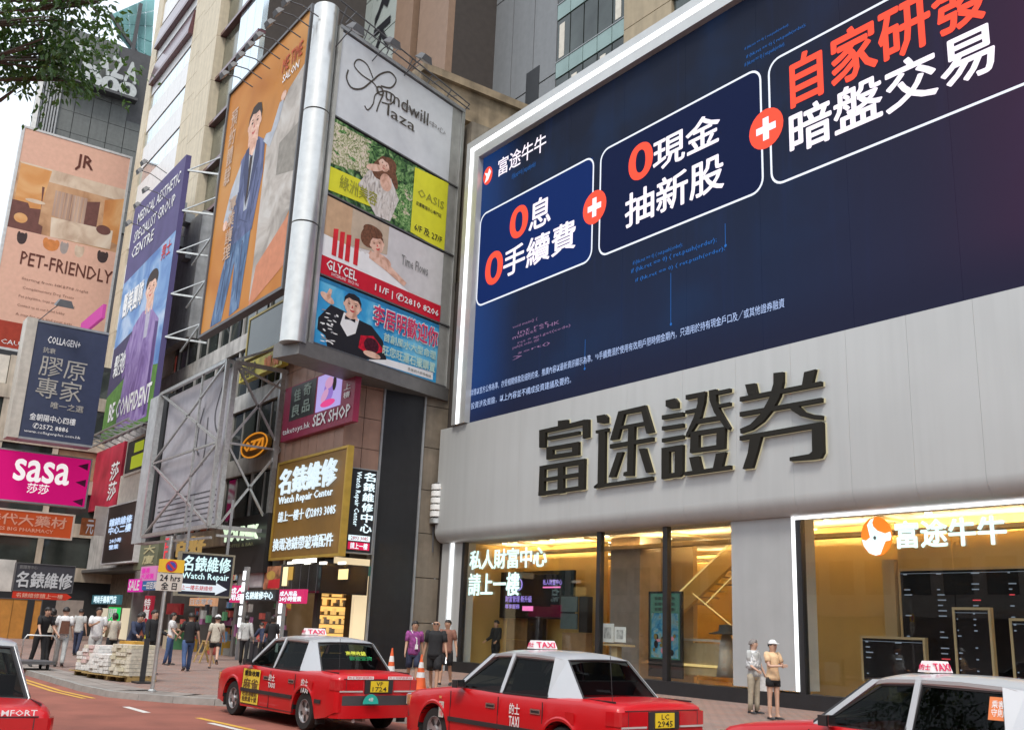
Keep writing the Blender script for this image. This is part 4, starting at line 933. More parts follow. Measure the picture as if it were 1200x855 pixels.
    if top:
        b = MB(); fl = .02
        R_ = [(pel-up*.09, .168, .128), (pel-up*.02, .166, .126), (sp_-up*.02, .152 if not female else .132, .114), (sp_+up*.09, .160 if not female else .138, .118), (ch+up*.02, .176, .124), (ch+up*.08, .176, .112), (nk0-up*.015, .135, .088), (nk0+up*.02, .075, .068)]
        jr = lambda: random.uniform(-.006, .006)
        b.loft([[v+Vector((jr(), jr(), jr()))*s for v in ring(c, Y, fw, ra*g, rb*g)] for c, ra, rb in R_])
        for a in arms:
            e = a[0]+(a[1]-a[0])*min(sleeve*1.5, 1); d0 = (a[1]-a[0]).normalized()
            pts = [a[0]-d0*.05, a[0]+d0*.03, a[0]*.5+e*.5, e]; rr_ = [.05*g, .072*g, .066*g, .064*g]
            if sleeve > .8: pts += [a[1]*.5+a[2]*.5, a[1]*.1+a[2]*.9]; rr_ += [.052, .042]
            limb(b, pts, rr_)
        b.build(topname, top, P, smooth=True)
    if bottom:
        b = MB(); b.loft([ring(pel+up*.04, Y, fw, .150*g, .112*g), ring(pel-up*.03, Y, fw, .160*g, .122*g), ring(pel+Vector((0, 0, -.12)), Y, Vector((1, 0, 0)), .162*g, .118*g), ring(pel+Vector((0, 0, -.17)), Y, Vector((1, 0, 0)), .10*g, .08*g)])
        fr_ = {'long': None, 'shorts': .85, 'short': .42, 'skirt': .9}[leg]
        for l in legs:
            o = l[0]
            if fr_ is None: limb(b, [o+Vector((0, 0, .03)), o*.8+l[1]*.2, o*.4+l[1]*.6, l[1], l[1]*.5+l[2]*.5, l[1]*.02+l[2]*.98], [.085*g, .095*g, .082*g, .066, .062, .058])
            else: limb(b, [o+Vector((0, 0, .03)), o*.8+l[1]*.2, o*(1-fr_*.6)+l[1]*fr_*.6, o*(1-fr_)+l[1]*fr_], [.085*g, .096*g, .092*g, .092*g])
        b.build('trousers' if leg == 'long' else 'shorts', bottom, P, smooth=True)
    for l in legs:
        b = MB(); d = (l[3]-l[4]); d.z = 0; d.normalize(); n = Vector((-d.y, d.x, 0)); z0 = min(l[3].z, l[2].z-.03)-.03
        c0 = l[2]+Vector((0, 0, -.045)); dd = (l[3]-l[2]); dd.normalize(); ang = dd
        rings = []
        for t, w_, hh in ((-.06, .028, .05), (-.02, .038, .07), (.05, .042, .06), (.12, .045, .042), (.175, .036, .03), (.19, .015, .02)):
            c = l[2]+d*t*math.cos(math.asin(max(-1, min(1, dd.z+.26))))+Vector((0, 0, -.045+t*(dd.z+.26)))
            rings.append([(c+n*w_*math.cos(a)+Vector((0, 0, max(-.0, math.sin(a))*hh)))*s for a in [2*math.pi*k/10 for k in range(10)]])
        b.loft(rings); b.build('shoe', shoes or M_trim, P, smooth=True)
    if extra: extra(P, s, dict(pel=pel, ch=ch, nk=nk, arms=arms, legs=legs, up=up, fw=fw, hc=hc, hf=hf, hu=hu, sdv=sdv))
    return P
C_blk = fabric('black', (.014, .014, .016)); C_wht = fabric('white', (.68, .68, .68)); C_nvy = fabric('navy', (.03, .04, .08)); C_den = fabric('denim', (.05, .09, .2))
C_bei = fabric('beige', (.5, .46, .38)); C_pch = fabric('peach', (.72, .5, .3)); C_plum = fabric('plum', (.22, .03, .16)); C_gry = fabric('pale_grey', (.45, .46, .45)); C_brn = fabric('brown', (.12, .05, .03)); C_tan = fabric('tan_skirt', (.38, .33, .25))
C_dots = mat('cloth_speckled', (.5, .51, .52), .85, var=.75, scale=22)
def at(px, py, z=.132): p = onZ(px, py, z); return (p.x, p.y, z)
def tocam(loc): return math.degrees(math.atan2(-loc[1], -loc[0]))
def bag(name, m, c, r, strap=None):
    def fn(P, s, J):
        cc = J['pel']+Vector(c); b = MB(); b.hexa([(cc+Vector((x*r[0], y*r[1], z*r[2])))*s for x, y, z in ((-1, -1, -1), (1, -1, -1), (1, 1, -1), (-1, 1, -1), (-.8, -.85, 1), (.8, -.85, 1), (.8, .85, 1), (-.8, .85, 1))])
        b.build(name, m, P)
        if strap:
            b = MB(); a = J['nk']+Vector((0, -.1*strap, -.03)); w_ = .13
            b.tube([v*s for v in (cc+Vector((0, 0, r[2]*.8)), J['ch']+Vector((-w_, .05*strap, 0)), a+Vector((-.03, 0, .03)), a+Vector((.05, 0, .01)), J['ch']+Vector((w_, .05*strap, -.05)), cc+Vector((.02, 0, r[2]*.8)))], .012*s, 6); b.build('bag_strap', m, P)
    return fn
# two women by the grey pier
L = at(884, 836)
def shawl(P, s, J):
    rr = []
    for i in range(6):
        t = i/5; c = J['nk']-J['up']*(.02+.42*t); w_ = .13+.09*math.sin(t*1.8); d = .09+.05*t
        rr.append([(c+Vector((d*math.cos(a), w_*math.sin(a)*1.15, random.uniform(-.01, .01)))) *s for a in [2*math.pi*k/14 for k in range(14)]])
    b = MB(); b.loft(rr); b.build('patterned_tunic', C_dots, P, smooth=True)
    a = J['arms'][0]; b = MB(); c = a[2]+Vector((0, .02, -.2)); b.hexa([(c+Vector((x*.2, y*.035, z*.19)))*s for x, y, z in ((-1, -1, -1), (1, -1, -1), (1, 1, -1), (-1, 1, -1), (-.8, -.3, 1), (.8, -.3, 1), (.8, .3, 1), (-.8, .3, 1))]); b.build('tote_bag', C_wht, P)
person('woman in a speckled tunic with a white tote, standing behind the capped woman', L, 5, 1.63, C_gry, 'shirt', .5, C_tan, 'long', None, (3, -3), (4, 0), (8, 5), (15, 60), (14, 6), hair='grey tail', skin=0, female=True, extra=shawl, headturn=20)
L = at(907, 843)
person('woman in a white cap and peach shirt with black shorts and crossed arms', L, -8, 1.62, C_pch, 'shirt', .42, C_blk, 'short', None, (2, -2), (2, 0), (22, 26), (78, 70), (12, 12), elin=(75, 75), hair='tail', cap=C_wht, skin=0, female=True, girth=1.06)
# three men at the dark slab
L = onZ(482, 800, .13); 
person('man in a plum patterned shirt walking beside the traffic cone', at(482, 806), tocam(at(482, 806))+6, 1.74, mat('cloth_plum_print', (.24, .05, .2), .85, var=.55, scale=10), 'shirt', .5, C_nvy, 'shorts', None, (14, -12), (6, 14), (-10, 12), (14, 22), (10, 8), hair='short', skin=1, extra=bag('phone_pouch', C_wht, (.14, .05, .12), (.02, .04, .06), 1))
def shades(P, s, J):
    b = MB(); c = J['hc']+J['hf']*.087+J['hu']*.014
    for sd in (-1, 1): b.hexa([(c+J['sdv']*(sd*.034+x*.026)+J['hf']*y*.008+J['hu']*z*.018)*s for x, y, z in ((-1, -1, -1), (1, -1, -1), (1, 1, -1), (-1, 1, -1), (-1, -1, 1), (1, -1, 1), (1, 1, 1), (-1, 1, 1))])
    b.build('sunglasses', P_black, P)
person('bald man in black shirt, black shorts and sunglasses walking in front', at(507, 811), tocam(at(507, 811))-8, 1.8, C_blk, 'shirt', .5, C_blk, 'shorts', None, (16, -14), (4, 16), (10, -12), (18, 14), (13, 10), hair=None, skin=1, girth=1.12, extra=shades)
person('dark haired man in brown shirt half hidden behind the bald man', at(521, 803), tocam(at(521, 803))-14, 1.82, fabric('russet', (.22, .1, .07)), 'shirt', .5, C_blk, 'shorts', None, (-10, 14), (14, 4), (0, 8), (20, 14), (14, 10), hair='short', skin=1)
# walkers on the pavement
person('walker in black tee and blue jeans seen from behind', at(217, 786), 168, 1.76, C_blk, 'shirt', .5, C_den, 'long', mat('shoe_dark', (.05, .05, .06), .6), (-16, 22), (26, 12), (16, -16), (35, 20), (16, 14), hair='short', skin=1)
person('walker in white cap, beige shirt and black shorts seen from behind', at(249, 783), 160, 1.72, C_bei, 'shirt', .5, C_blk, 'short', None, (20, -22), (6, 44), (-8, 12), (20, 25), (12, 12), hair='short', cap=C_wht, skin=0, extra=bag('shoulder_bag', C_brn, (-.02, -.17, .0), (.09, .04, .09), -1))
person('long haired woman in pale grey shirt and black trousers', at(284, 779), 150, 1.7, C_gry, 'shirt', .9, C_blk, 'long', None, (10, -6), (4, 10), (8, -5), (30, 20), (14, 14), hair='long', skin=0, female=True, extra=bag('shoulder_bag', C_wht, (-.02, .19, .08), (.1, .05, .12), 1))
person('man in a white tee standing behind the wrapped pallets', at(107, 783), tocam(at(107, 783))+10, 1.74, C_wht, 'shirt', .5, C_gry, 'long', None, (2, -2), (0, 0), (10, 34), (60, 80), (12, 10), elin=(30, 40), hair='short', skin=1, girth=1.08)
person('person in cream top and dark skirt with back turned behind the pallets', at(127, 781), 190, 1.6, C_bei, 'shirt', .5, C_blk, 'skirt', None, (3, -3), (0, 0), (30, 8), (60, 20), (14, 10), hair='bob', skin=0, female=True)
person('person in navy hoodie bending beside the yellow carton', at(150, 786), 20, 1.66, C_nvy, 'hoodie', .95, C_nvy, 'long', None, (12, -4), (8, 8), (20, 30), (30, 40), (10, 10), lean=24, hair='short', skin=0)
person('person all in black standing at the right end of the pallets', at(172, 790), 30, 1.74, C_blk, 'shirt', .9, C_blk, 'long', None, (8, -10), (4, 14), (20, 5), (50, 20), (12, 10), hair='short', skin=0, extra=bag('yellow_bag', P_yellow, (.0, -.18, .1), (.06, .03, .1)))
person('stooping person in black tee and black trousers at the far left', at(42, 781), 15, 1.72, C_blk, 'shirt', .5, C_blk, 'long', None, (14, -10), (6, 12), (14, 22), (30, 30), (14, 10), lean=20, hair='short', skin=0)
person('person with a cream bag over black clothes in the left group', at(53, 779), 200, 1.66, C_blk, 'shirt', .5, C_blk, 'long', None, (-10, 14), (12, 6), (6, 10), (20, 20), (14, 10), hair='bob', skin=0, female=True, extra=bag('cream_bag', C_bei, (-.16, .02, .22), (.1, .14, .17), 1))
person('person in white shirt with a brown rucksack walking away on the left', at(68, 781), 165, 1.74, C_wht, 'shirt', .5, C_gry, 'long', None, (16, -14), (6, 18), (8, -8), (20, 20), (12, 12), hair='short', skin=0, extra=bag('rucksack', C_brn, (-.17, -.03, .2), (.09, .13, .18)))
person('person in white tee standing among the hanging goods', at(196, 779), 60, 1.68, C_wht, 'shirt', .5, C_den, 'long', None, (4, -4), (2, 4), (30, 20), (50, 30), (12, 10), hair='bob', skin=0, female=True)
person('person in dark jacket crouching low beside the lit strip shop', at(306, 778), 200, 1.5, C_nvy, 'jacket', .9, C_blk, 'long', None, (12, -4), (8, 10), (30, 30), (40, 40), (10, 10), lean=18, hair='short', skin=0)
person('person in red brown top between the stacked pallets and the signpost', at(160, 777), 250, 1.66, fabric('rust', (.3, .1, .06)), 'shirt', .5, C_blk, 'long', None, (-6, 10), (8, 4), (10, 20), (30, 30), (12, 10), hair='bob', skin=0, female=True)
person('pale shirted person walking far off at the left shops', at(88, 768), 150, 1.7, C_gry, 'shirt', .5, C_nvy, 'long', None, (12, -12), (4, 14), (8, -8), (20, 20), (12, 12), hair='short', skin=0)
p = onX(400, 735, -34.6)
person('dark haired person in a dark top at the golden shop doorway', (-34.9, 14.9, .13), 160, 1.72, C_blk, 'shirt', .8, C_blk, 'long', None, (3, -3), (0, 0), (5, 5), (20, 20), (10, 10), hair='bob', skin=0)
p = onY(585, 720, 23.0)
person('person in black standing inside behind the left shop window', (p.x, 22.9, .2), -80, 1.86, C_blk, 'jacket', .95, C_blk, 'long', None, (2, -2), (0, 0), (10, 10), (50, 50), (10, 10), hair='short', skin=0)
bake_skins()
# ================================================================ buildings and signs to the left
WY_ = 16.8                      # street wall of the left block
M_tile = mat('brown_stone_tile', (.34, .2, .145), .45, var=.12, scale=2.2, dirt=.18)
M_stone = mat('brown_stone_wall', (.2, .165, .125), .55, var=.25, scale=1.5, dirt=.25)
M_joint = mat('dark_joint', (.05, .04, .035), .8)
M_slab = mat('black_panel', (.012, .012, .014), .45, var=.2, dirt=.2)
# ---- dark slab and brown stone strip beside the shop building
XC = -34.4                       # side wall plane of the brown corner building
def panels(bl, fr, nx, nz, m, name, gap=.012, th=.05, jit=.006):
    for i in range(nx):
        for j in range(nz):
            b = MB(); b.slab(fr, fr.w*i/nx+gap, fr.w*(i+1)/nx-gap, fr.h*j/nz+gap, fr.h*(j+1)/nz-gap, -th, random.uniform(0, jit)); b.build(name, m, bl)
cb = thing('corner_building', 'brown tiled corner building between the dark slab and the street signs', 'building', (XC-3, WY_, .13))
yc0 = WY_; yc1 = onX(441, 590, XC).y; yc2 = onX(489, 590, XC).y; yc3 = GY-.02
XW = onY(322, 560, WY_).x
zt_t = 24.
b = MB(); b.box(XW+.05, XC-.06, WY_+.06, yc3, 5.2, zt_t); b.build('wall_core', M_joint, cb)
panels(cb, Fr((XC, yc0, 5.9), (0, 1, 0), (0, 0, 1), yc1-yc0, 8.4), 2, 7, M_tile, 'stone_tile')
panels(cb, Fr((XW, WY_, 5.9), (1, 0, 0), (0, 0, 1), XC-XW, 8.4), 8, 4, M_tile, 'stone_tile')
b = MB(); b.box(XC-.3, XC+.02, yc1+.02, yc2, .13, 15.0); b.build('black_slab', M_slab, cb)
b = MB(); b.box(XC-.3, XC+.09, yc1-.06, yc1+.02, .13, 15.); b.box(XC-.3, XC+.09, yc2, yc2+.08, .13, 15.); b.build('slab_edge', M_grey, cb)
b = MB(); b.box(XC-2, XC-.31, yc1+.05, yc3, .13, 16); b.build('backing', M_joint, cb)
b = MB(); b.box(XC-.3, XL+.0, GY-.0, GY+.5, .13, 16); b.build('filler', M_joint, cb)
panels(cb, Fr((XC+.0, yc2+.08, .13), (0, 1, 0), (0, 0, 1), yc3-yc2-.08, 15.5), 1, 9, M_stone, 'stone_block', .015, .3)
# louvre cylinder on the stone strip
q = onX(513, 590, XC+.3); b = MB(); lv = thing('wall_lamp', 'ribbed pale cylinder lamp on the brown stone strip', 'lamp', (XC+.3, q.y, q.z-.8))
for k in range(6):
    b = MB(); b.lathe([(.24, 0), (.27, .02), (.27, .2), (.24, .22)], (XC+.25, q.y, q.z-.8+k*.27), 16); b.build('ring', M_white if k else M_steel, lv, smooth='auto')
b = MB(); b.lathe([(.16, 0), (.16, 1.65)], (XC+.25, q.y, q.z-.82), 10); b.tube([(XC+.06, q.y, q.z-.9), (XC+.06, q.y+.05, q.z-1.9)], .03, 6); b.build('core', M_dgrey, lv)
# ---- ground floor shop of the corner building
zl = lambda px, py: onY(px, py, WY_).z
gs = cb
b = MB(); b.box(XW, XC, WY_-.1, WY_+.05, 4.2, 5.88); b.build('sign_backing', M_black, gs)
f = frY(WY_-.6, (328, 662), (432, 654), (432, 702), (328, 697)); xg0, xg1 = f.o.x, XC+.34
b = MB(); b.box(xg0, xg1, WY_-.6, WY_+.3, f.o.z+.15, f.o.z+f.h); b.box(XC-.3, XC+.35, WY_-.598, onX(431, 680, XC+.35).y, f.o.z+.16, f.o.z+f.h-.01); cn = b.build('canopy', mat('black_glass_panel', (.012, .01, .01), .12, var=.2), gs)
for k in range(5):
    x = xg0+(xg1-xg0)*(k+.6)/5; b = MB(); b.box(x-.01, x+.01, WY_-.612, WY_-.598, f.o.z+.15, f.o.z+f.h); b.build('canopy_joint', M_dgrey, cn)
for px in (341, 361, 379, 401):
    q = onY(px, 659, WY_-.6); b = MB(); b.box(q.x-.22, q.x+.22, WY_-.66, WY_-.55, q.z-.06, q.z+.04); b.build('downlight', glow('downlight_white', (1, .93, .8), 1.6), cn)
f2 = frY(WY_-.62, (397, 667), (408, 666), (408, 678), (397, 679)); b = MB(); b.slab(f2, 0, f2.w, 0, f2.h, 0, .02); b.build('lit_square', glow('lit_yellow', (1, .8, .35), 1.2), cn)
f2 = frY(WY_-.62, (332, 664), (337, 664), (337, 686), (332, 686)); b = MB(); b.slab(f2, 0, f2.w, 0, f2.h, 0, .03); b.slab(f2, f2.w*1.2, f2.w*2.2, f2.h*.3, f2.h, 0, .02, 1); b.build('lit_strip', [glow('lit_cream', (1, .78, .42), 1.3), glow('lit_gold_dim', (.6, .36, .08), .7)], cn)
M_shelfgold = glow('lit_gold_shelf', (1., .62, .2), .95)
xd0, xd1, xe = onY(331, 730, WY_).x, onY(372, 730, WY_).x, onY(413, 730, WY_+.0).x
b = MB(); b.box(XW, XC-.3, WY_+3.2, WY_+3.3, .13, 4.3); b.build('back_wall', mat('dark_shop_wall', (.05, .035, .025), .6), gs)
b = MB(); b.box(xd0-.3, xd0, WY_, WY_+.15, .13, 4.3); b.build('shop_pier', M_joint, gs); b = MB(); b.box(xd1-.35, xd1-.1, WY_-.05, WY_+.12, .13, 4.3); b.build('shop_pier', M_joint, gs)
f = frX(XC-2.3, (370, 700), (418, 700), (416, 775), (368, 775)); f = Fr((XC-2.3, f.o.y, .13), (0, 1, 0), (0, 0, 1), f.w, 3.7)
b = MB(); b.slab(f, 0, f.w, 0, f.h, -.1, 0); b.build('lit_display_wall', mat('gold_display', (.5, .3, .09), .5, var=.4, scale=5, emit=.8, ecol=(1, .55, .16)), gs)
for r_ in range(9):
    b = MB(); b.slab(f, 0, f.w, .5+r_*.34, .53+r_*.34, 0, .3); b.build('display_shelf', M_tan, gs)
b = MB()
for r_ in range(9):
    for k in range(14):
        if random.random() < .8:
            x = f.w*(k+.5)/14; h = random.uniform(.1, .25); b.slab(f, x-.06, x+.05, .53+r_*.34, .53+r_*.34+h, .05, .2, random.choice((0, 1, 1, 2)))
b.build('goods', [M_gold, M_shelfgold, M_cream], gs, kind='stuff')
f = frY(WY_-.1, (415, 698), (427, 698), (427, 760), (415, 760)); b = MB(); b.box(XC-.2, XC+.03, onX(413, 730, XC).y, onX(427.5, 730, XC).y, .13, 4.1); b.box(XC-.12, XC+.02, WY_+.1, onX(413, 730, XC).y, 3.8, 4.1); b.build('lit_column', glow('lit_cream_column', (1, .8, .5), .85), gs)
f = Fr((XC-.0, WY_+.15, 3.2), (0, 1, 0), (0, 0, 1), .9, .3); b = MB(); letter(b, f, 'O CHARM', 0, 0, 1, 1, .01, 0, .02, .01, 1); b.build('shop_lettering', M_chr, gs)
b = MB(); b.box(XC-.05, XC+.0, yc0, yc1-.1, 4.3, 5.9); b.box(XC-.3, XC+.01, onX(428, 730, XC).y, yc1-.08, .13, 4.3); b.build('side_cladding', mat('taupe_cladding', (.12, .105, .09), .5, dirt=.3), gs)
f = frX(XC+.03, (426, 662), (436, 664), (436, 675), (426, 674)); b = MB(); b.slab(f, 0, f.w, 0, f.h, 0, .04); tag(b.build('street_number_plate', mat('plate_green', (.06, .22, .16), .5)), 'small green plate on the side wall above the lit column', 'plate')
# ---- signs of the corner building
def board(name, label, fr, d, mb, mf=None, cat='sign', fw=.06, group=None):
    r = thing(name, label, cat, fr.p(fr.w/2, 0, -d/2), group=group)
    b = MB(); b.slab(fr, 0, fr.w, 0, fr.h, -d, 0); b.build('panel', mb, r)
    if mf:
        b = MB()
        for a0, a1, b0, b1 in ((-fw, 0, -fw, fr.h+fw), (fr.w, fr.w+fw, -fw, fr.h+fw), (0, fr.w, -fw, 0), (0, fr.w, fr.h, fr.h+fw)): b.slab(fr, a0, a1, b0, b1, -d, .04)
        b.build('frame', mf, r)
    return r
def words(r, fr, items, mats, name='lettering', res=1):
    ml = mats if isinstance(mats, (list, tuple)) else [mats]; o = None
    for it in items:                     # one object for each line of writing
        s_, x0, y0, x1, y1, m = it[:6]; bo = it[6] if len(it) > 6 else .02; ex = it[7] if len(it) > 7 else 0
        b = MB(); letter(b, fr, s_, x0, y0, x1, y1, .03, 0, bo, ex, res); o = b.build(name, ml[m], r)
    return o
M_brs = mat('brown_sign_face', (.22, .115, .02), .45, var=.08)
f = frY(WY_-.3, (327, 546), (405, 524), (400, 645), (317, 656))
r = board('watch_repair_sign', 'large brown sign with lit white watch repair lettering in a gold frame', f, .22, M_brs, mat('gold_frame', (.55, .36, .07), .35, .5), fw=.1)
words(r, f, [('名錶維修', .06, .07, .90, .34, 0, .016, .03), ('Watch Repair Center', .06, .36, .86, .46, 0, .014, .02), ('請上一樓十 ✆2893 3085', .08, .52, .92, .63, 0, .01, .02), ('換電池錶帶玻璃配件', .04, .80, .92, .93, 0, .01, .02)], glow('lit_white_soft', (.72, .86, .95), .95))
f = frX(XC+.45, (411, 548), (440, 552), (436, 648), (406, 646))
r = board('vertical_repair_sign', 'tall narrow black sign with white vertical watch repair characters', f, .3, mat('sign_black', (.015, .016, .02), .4), M_grey, fw=.04)
for k, ch in enumerate('名錶維修中心'): words(r, f, [(ch, .5, .03+k*.125, .94, .03+k*.125+.105, 0, .03, .01)], L_white)
w2 = Fr(f.p(f.w*.14, f.h*.80, 0), (0, 0, -1), (0, 1, 0), f.h*.68, f.w*.22)
w2 = Fr(f.p(f.w*.16, f.h*.97, .0), (0, 0, -1), (0, 1, 0), f.h*.66, f.w*.24)
b = MB(); letter(b, w2, 'Watch Repair Center', 0, 0, 1, 1, .012, 0, .02, 0, 1); b.build('lettering', L_white, r)
b = MB(); b.slab(f, f.w*.08, f.w*.92, f.h*.03, f.h*.12, .0, .02, 0); b.slab(f, f.w*.08, f.w*.92, f.h*.135, f.h*.2, 0, .02, 1); b.build('colour_bars', [glow('sign_red', (.9, .03, .12), .6), L_white], r)
words(r, f.f(.1, .88, .9, .97), [('請上一樓', .08, .1, .92, .9, 0, .02)], L_white); words(r, f.f(.1, .8, .9, .865), [('2893 3085', .08, .15, .92, .85, 0, .02)], P_red)
# second floor shop window with maroon sign bands
M_mar = mat('maroon_sign', (.26, .02, .06), .45, var=.06)
f = frY(WY_-.25, (333, 455), (416, 425), (415, 494), (331, 516))
r = board('maroon_shop_sign', 'maroon wrapped upper shop window with white lettering and a lit purple poster', f, .25, M_mar)
for k, ch in enumerate('佳奇良品'):
    fx = f.f(.14+.24*(k % 2), .12+.24*(k//2), .14+.24*(k % 2)+.2, .12+.24*(k//2)+.22)
b = MB(); b.slab(f, f.w*.1, f.w*.47, f.h*.34, f.h*.98, 0, .008, 0); b.slab(f, f.w*.5, f.w*.83, f.h*.34, f.h*.97, 0, .03, 1); b.build('window_panels', [mat('dark_window_film', (.03, .035, .035), .3), glow('poster_lilac', (.5, .42, .85), .8)], r)
words(r, f, [('佳', .16, .1, .26, .32, 0), ('奇', .3, .06, .41, .28, 0), ('良', .15, .38, .26, .6, 0), ('品', .3, .36, .41, .58, 0), ('人', .87, .12, .95, .26, 1), ('上', .87, .34, .95, .44, 1), ('樓', .87, .48, .95, .58, 1)], [mat('print_sage', (.3, .38, .33), .5), P_white])
g2 = f.f(.5, .03, .83, .66)
b = MB(); b.oval(g2, .5, .5, .2, .33, .034, 0); b.oval(g2, .5, .28, .17, .16, .036, 1); b.oval(g2, .35, .6, .12, .2, .037, 1, a0=.6); b.oval(g2, .5, .84, .3, .1, .038, 2); b.oval(g2, .72, .35, .08, .2, .036, 3); b.build('poster_figure', [glow('poster_violet', (.35, .22, .7), .7), glow('poster_rose', (.75, .4, .65), .7), glow('poster_pink2', (.85, .08, .3), .8), P_hair], r)
words(r, f, [('taketoys.hk', .03, .78, .44, .92, 0, .012), ('SEX SHOP', .48, .70, .97, .9, 0, .03)], P_white)
# upper tower of the corner building: pale glass with dark ribs, brown columns
ub = thing('upper_tower', 'brown and pale glazed tower rising behind the roof edge spotlights', 'building', (-45, 22, 24))
UY = 24.0
M_pale = mat('pale_mirror_glass', (.75, .84, .8), .15, .5, .1, .3)
M_colb = mat('brown_column', (.27, .175, .12), .45, var=.08)
xu = [onY(x, 40, UY).x for x in (268, 400, 464, 484, 492, 526)]
for i in range(9):
    for j in range(9):
        a = xu[0]+(xu[2]-xu[0])*i/9; c = xu[0]+(xu[2]-xu[0])*(i+1)/9; b = MB(); b.box(a+.04, c-.04, UY, UY+.3, 16+j*3.4+.05, 16+(j+1)*3.4-.05); b.build('glass_panel', M_pale, ub)
b = MB(); b.box(xu[0], xu[5], UY+.31, UY+8, 16, 47); b.build('core', M_joint, ub)
b = MB(); b.box(xu[2]+.02, xu[3], UY-.12, UY+.3, 16, 47); b.build('column', M_colb, ub); b = MB(); b.box(xu[4], xu[5], UY-.12, UY+.3, 16, 47); b.build('column', M_colb, ub)
q0, q1 = onY(428, 64, UY-.1), onY(462, -8, UY-.1); f = Fr((q0.x, UY-.1, q0.z-.1), (0, 0, 1), (-1, 0, 0), 1, 1)
f = Fr((onY(445, 62, UY).x+.9, UY-.05, onY(445, 64, UY).z), (0, 0, 1), (-1, 0, 0), 6.2, 1.7); 
q_ = onY(455, 62, UY-.1); b = MB(); letter(b, Fr((q_.x-2.3, UY-.03, q_.z+7.6), (0, 0, -1), (1, 0, 0), 7.6, 2.1), 'ERK', 0, 0, 1, 1, .02, 0, .012, 0, 1); b.build('facade_lettering', P_black, ub)
# grey service tower with windows behind the shop building
gt = thing('grey_tower', 'grey panelled tower with dark windows above the screen', 'building', (-36, 26, 24))
GTY = 27.0
gx = [onY(x, 70, GTY).x for x in (526, 553, 600, 652, 735, 792, 900)]
M_gp = mat('grey_cladding', (.20, .21, .22), .5, var=.06, dirt=.08); M_bp = mat('beige_cladding', (.36, .29, .19), .6, var=.08, dirt=.15)
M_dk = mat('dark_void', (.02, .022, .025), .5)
M_win = mat('window_dark', (.05, .06, .055), .06, .2, .5, .5); M_sp = mat('spandrel_green', (.22, .31, .29), .12, .2, .1, 1)
zb_, zt2 = 15, 56
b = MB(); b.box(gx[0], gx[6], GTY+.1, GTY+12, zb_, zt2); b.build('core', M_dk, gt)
for i in range(2):
    for j in range(6):
        w0, w1 = gx[1+i], gx[2+i]
        for k in range(2 if i == 0 else 2):
            a = w0+(w1-w0)*k/2; c = w0+(w1-w0)*(k+1)/2
            b = MB(); b.box(a+.03, c-.03, GTY-.02, GTY+.12, zb_+j*6.8+.04, zb_+(j+1)*6.8-.04); b.build('cladding_panel', M_gp, gt)
q = onY(624, 100, GTY-.03); b = MB(); b.box(q.x-.55, q.x+.55, GTY-.05, GTY+.0, q.z-1.2, q.z+.9); b.build('louvre', M_dk, gt)
fl = 3.3
for j in range(12):
    z = zb_+j*fl
    for k in range(5):
        a = gx[3]+(gx[4]-gx[3])*k/5; c = gx[3]+(gx[4]-gx[3])*(k+1)/5
        b = MB(); b.box(a+.04, c-.04, GTY, GTY+.08, z+.95, z+fl-.05); b.build('window_pane', M_win, gt)
        b = MB(); b.box(a+.02, c-.02, GTY-.03, GTY+.08, z+.03, z+.9); b.build('spandrel', M_sp, gt)
        if random.random() < .3: b = MB(); b.box(a+.2, a+.6, GTY-.012, GTY-.003, z+1.1, z+fl-.3); b.build('curtain', M_cream, gt)
    b = MB(); b.box(gx[3], gx[4], GTY-.06, GTY-.0, z+.9, z+.95); b.build('transom', M_grey, gt)
    b = MB(); b.box(gx[4]+.02, gx[5]-.02, GTY-.25, GTY+.1, z+.02, z+fl-.02); b.build('cladding_panel', M_bp, gt)
    b = MB(); b.box(gx[5]+.02, gx[6], GTY-.25, GTY+.1, z+.02, z+1.4); b.build('cladding_panel', M_bp, gt)
    b = MB(); b.box(gx[5]+.02, gx[6], GTY-.1, GTY+.1, z+1.42, z+fl-.02); b.build('window_pane', M_win, gt)
# clutter in the dark slot: air conditioners and pipes
for k in range(7):
    x = gx[0]+.7+random.random()*1.2; z = 20+k*2.7; b = MB(); b.box(x-.5, x+.5, GTY-.7, GTY+.09, z, z+.75); o = b.build('air_conditioner', M_grey); b = MB()
    b.lathe([(.27, 0), (.27, .02)], (x, GTY-.71, z+.38), 12, ax='y'); b.build('fan_grille', M_black, o)
    tag(o, f'{("lowest", "second lowest", "third lowest", "fourth", "third highest", "second highest", "highest")[k]} air conditioner box in the dark slot between the two towers', 'air conditioner', 'air conditioners in the slot between towers')
# low roof between
lr = thing('low_roof_block', 'weathered brown low roof edge between the sign box and the screen frame', 'building', (-37, 22, 12))
b = MB(); b.box(xu[3]-2, XL-.2, GY+.2, UY-.2, 5, onY(535, 150, GY).z); b.build('wall', mat('weathered_concrete', (.2, .17, .13), .8, var=.35, scale=1.5, dirt=.35), lr)
fq = frX(-35.5, (505, 75), (612, 128), (606, 165), (502, 122)); b = MB(); b.slab(fq, -.5, fq.w+3, 0, fq.h*.8, -1.5, 0); b.slab(fq, -.5, fq.w+3, fq.h*.8, fq.h, -1.5, .25); b.slab(fq, -1, fq.w+3, -3, 0, -4, -.4); b.build('parapet', mat('weathered_parapet', (.26, .2, .13), .8, var=.4, scale=1.2, dirt=.3), lr)

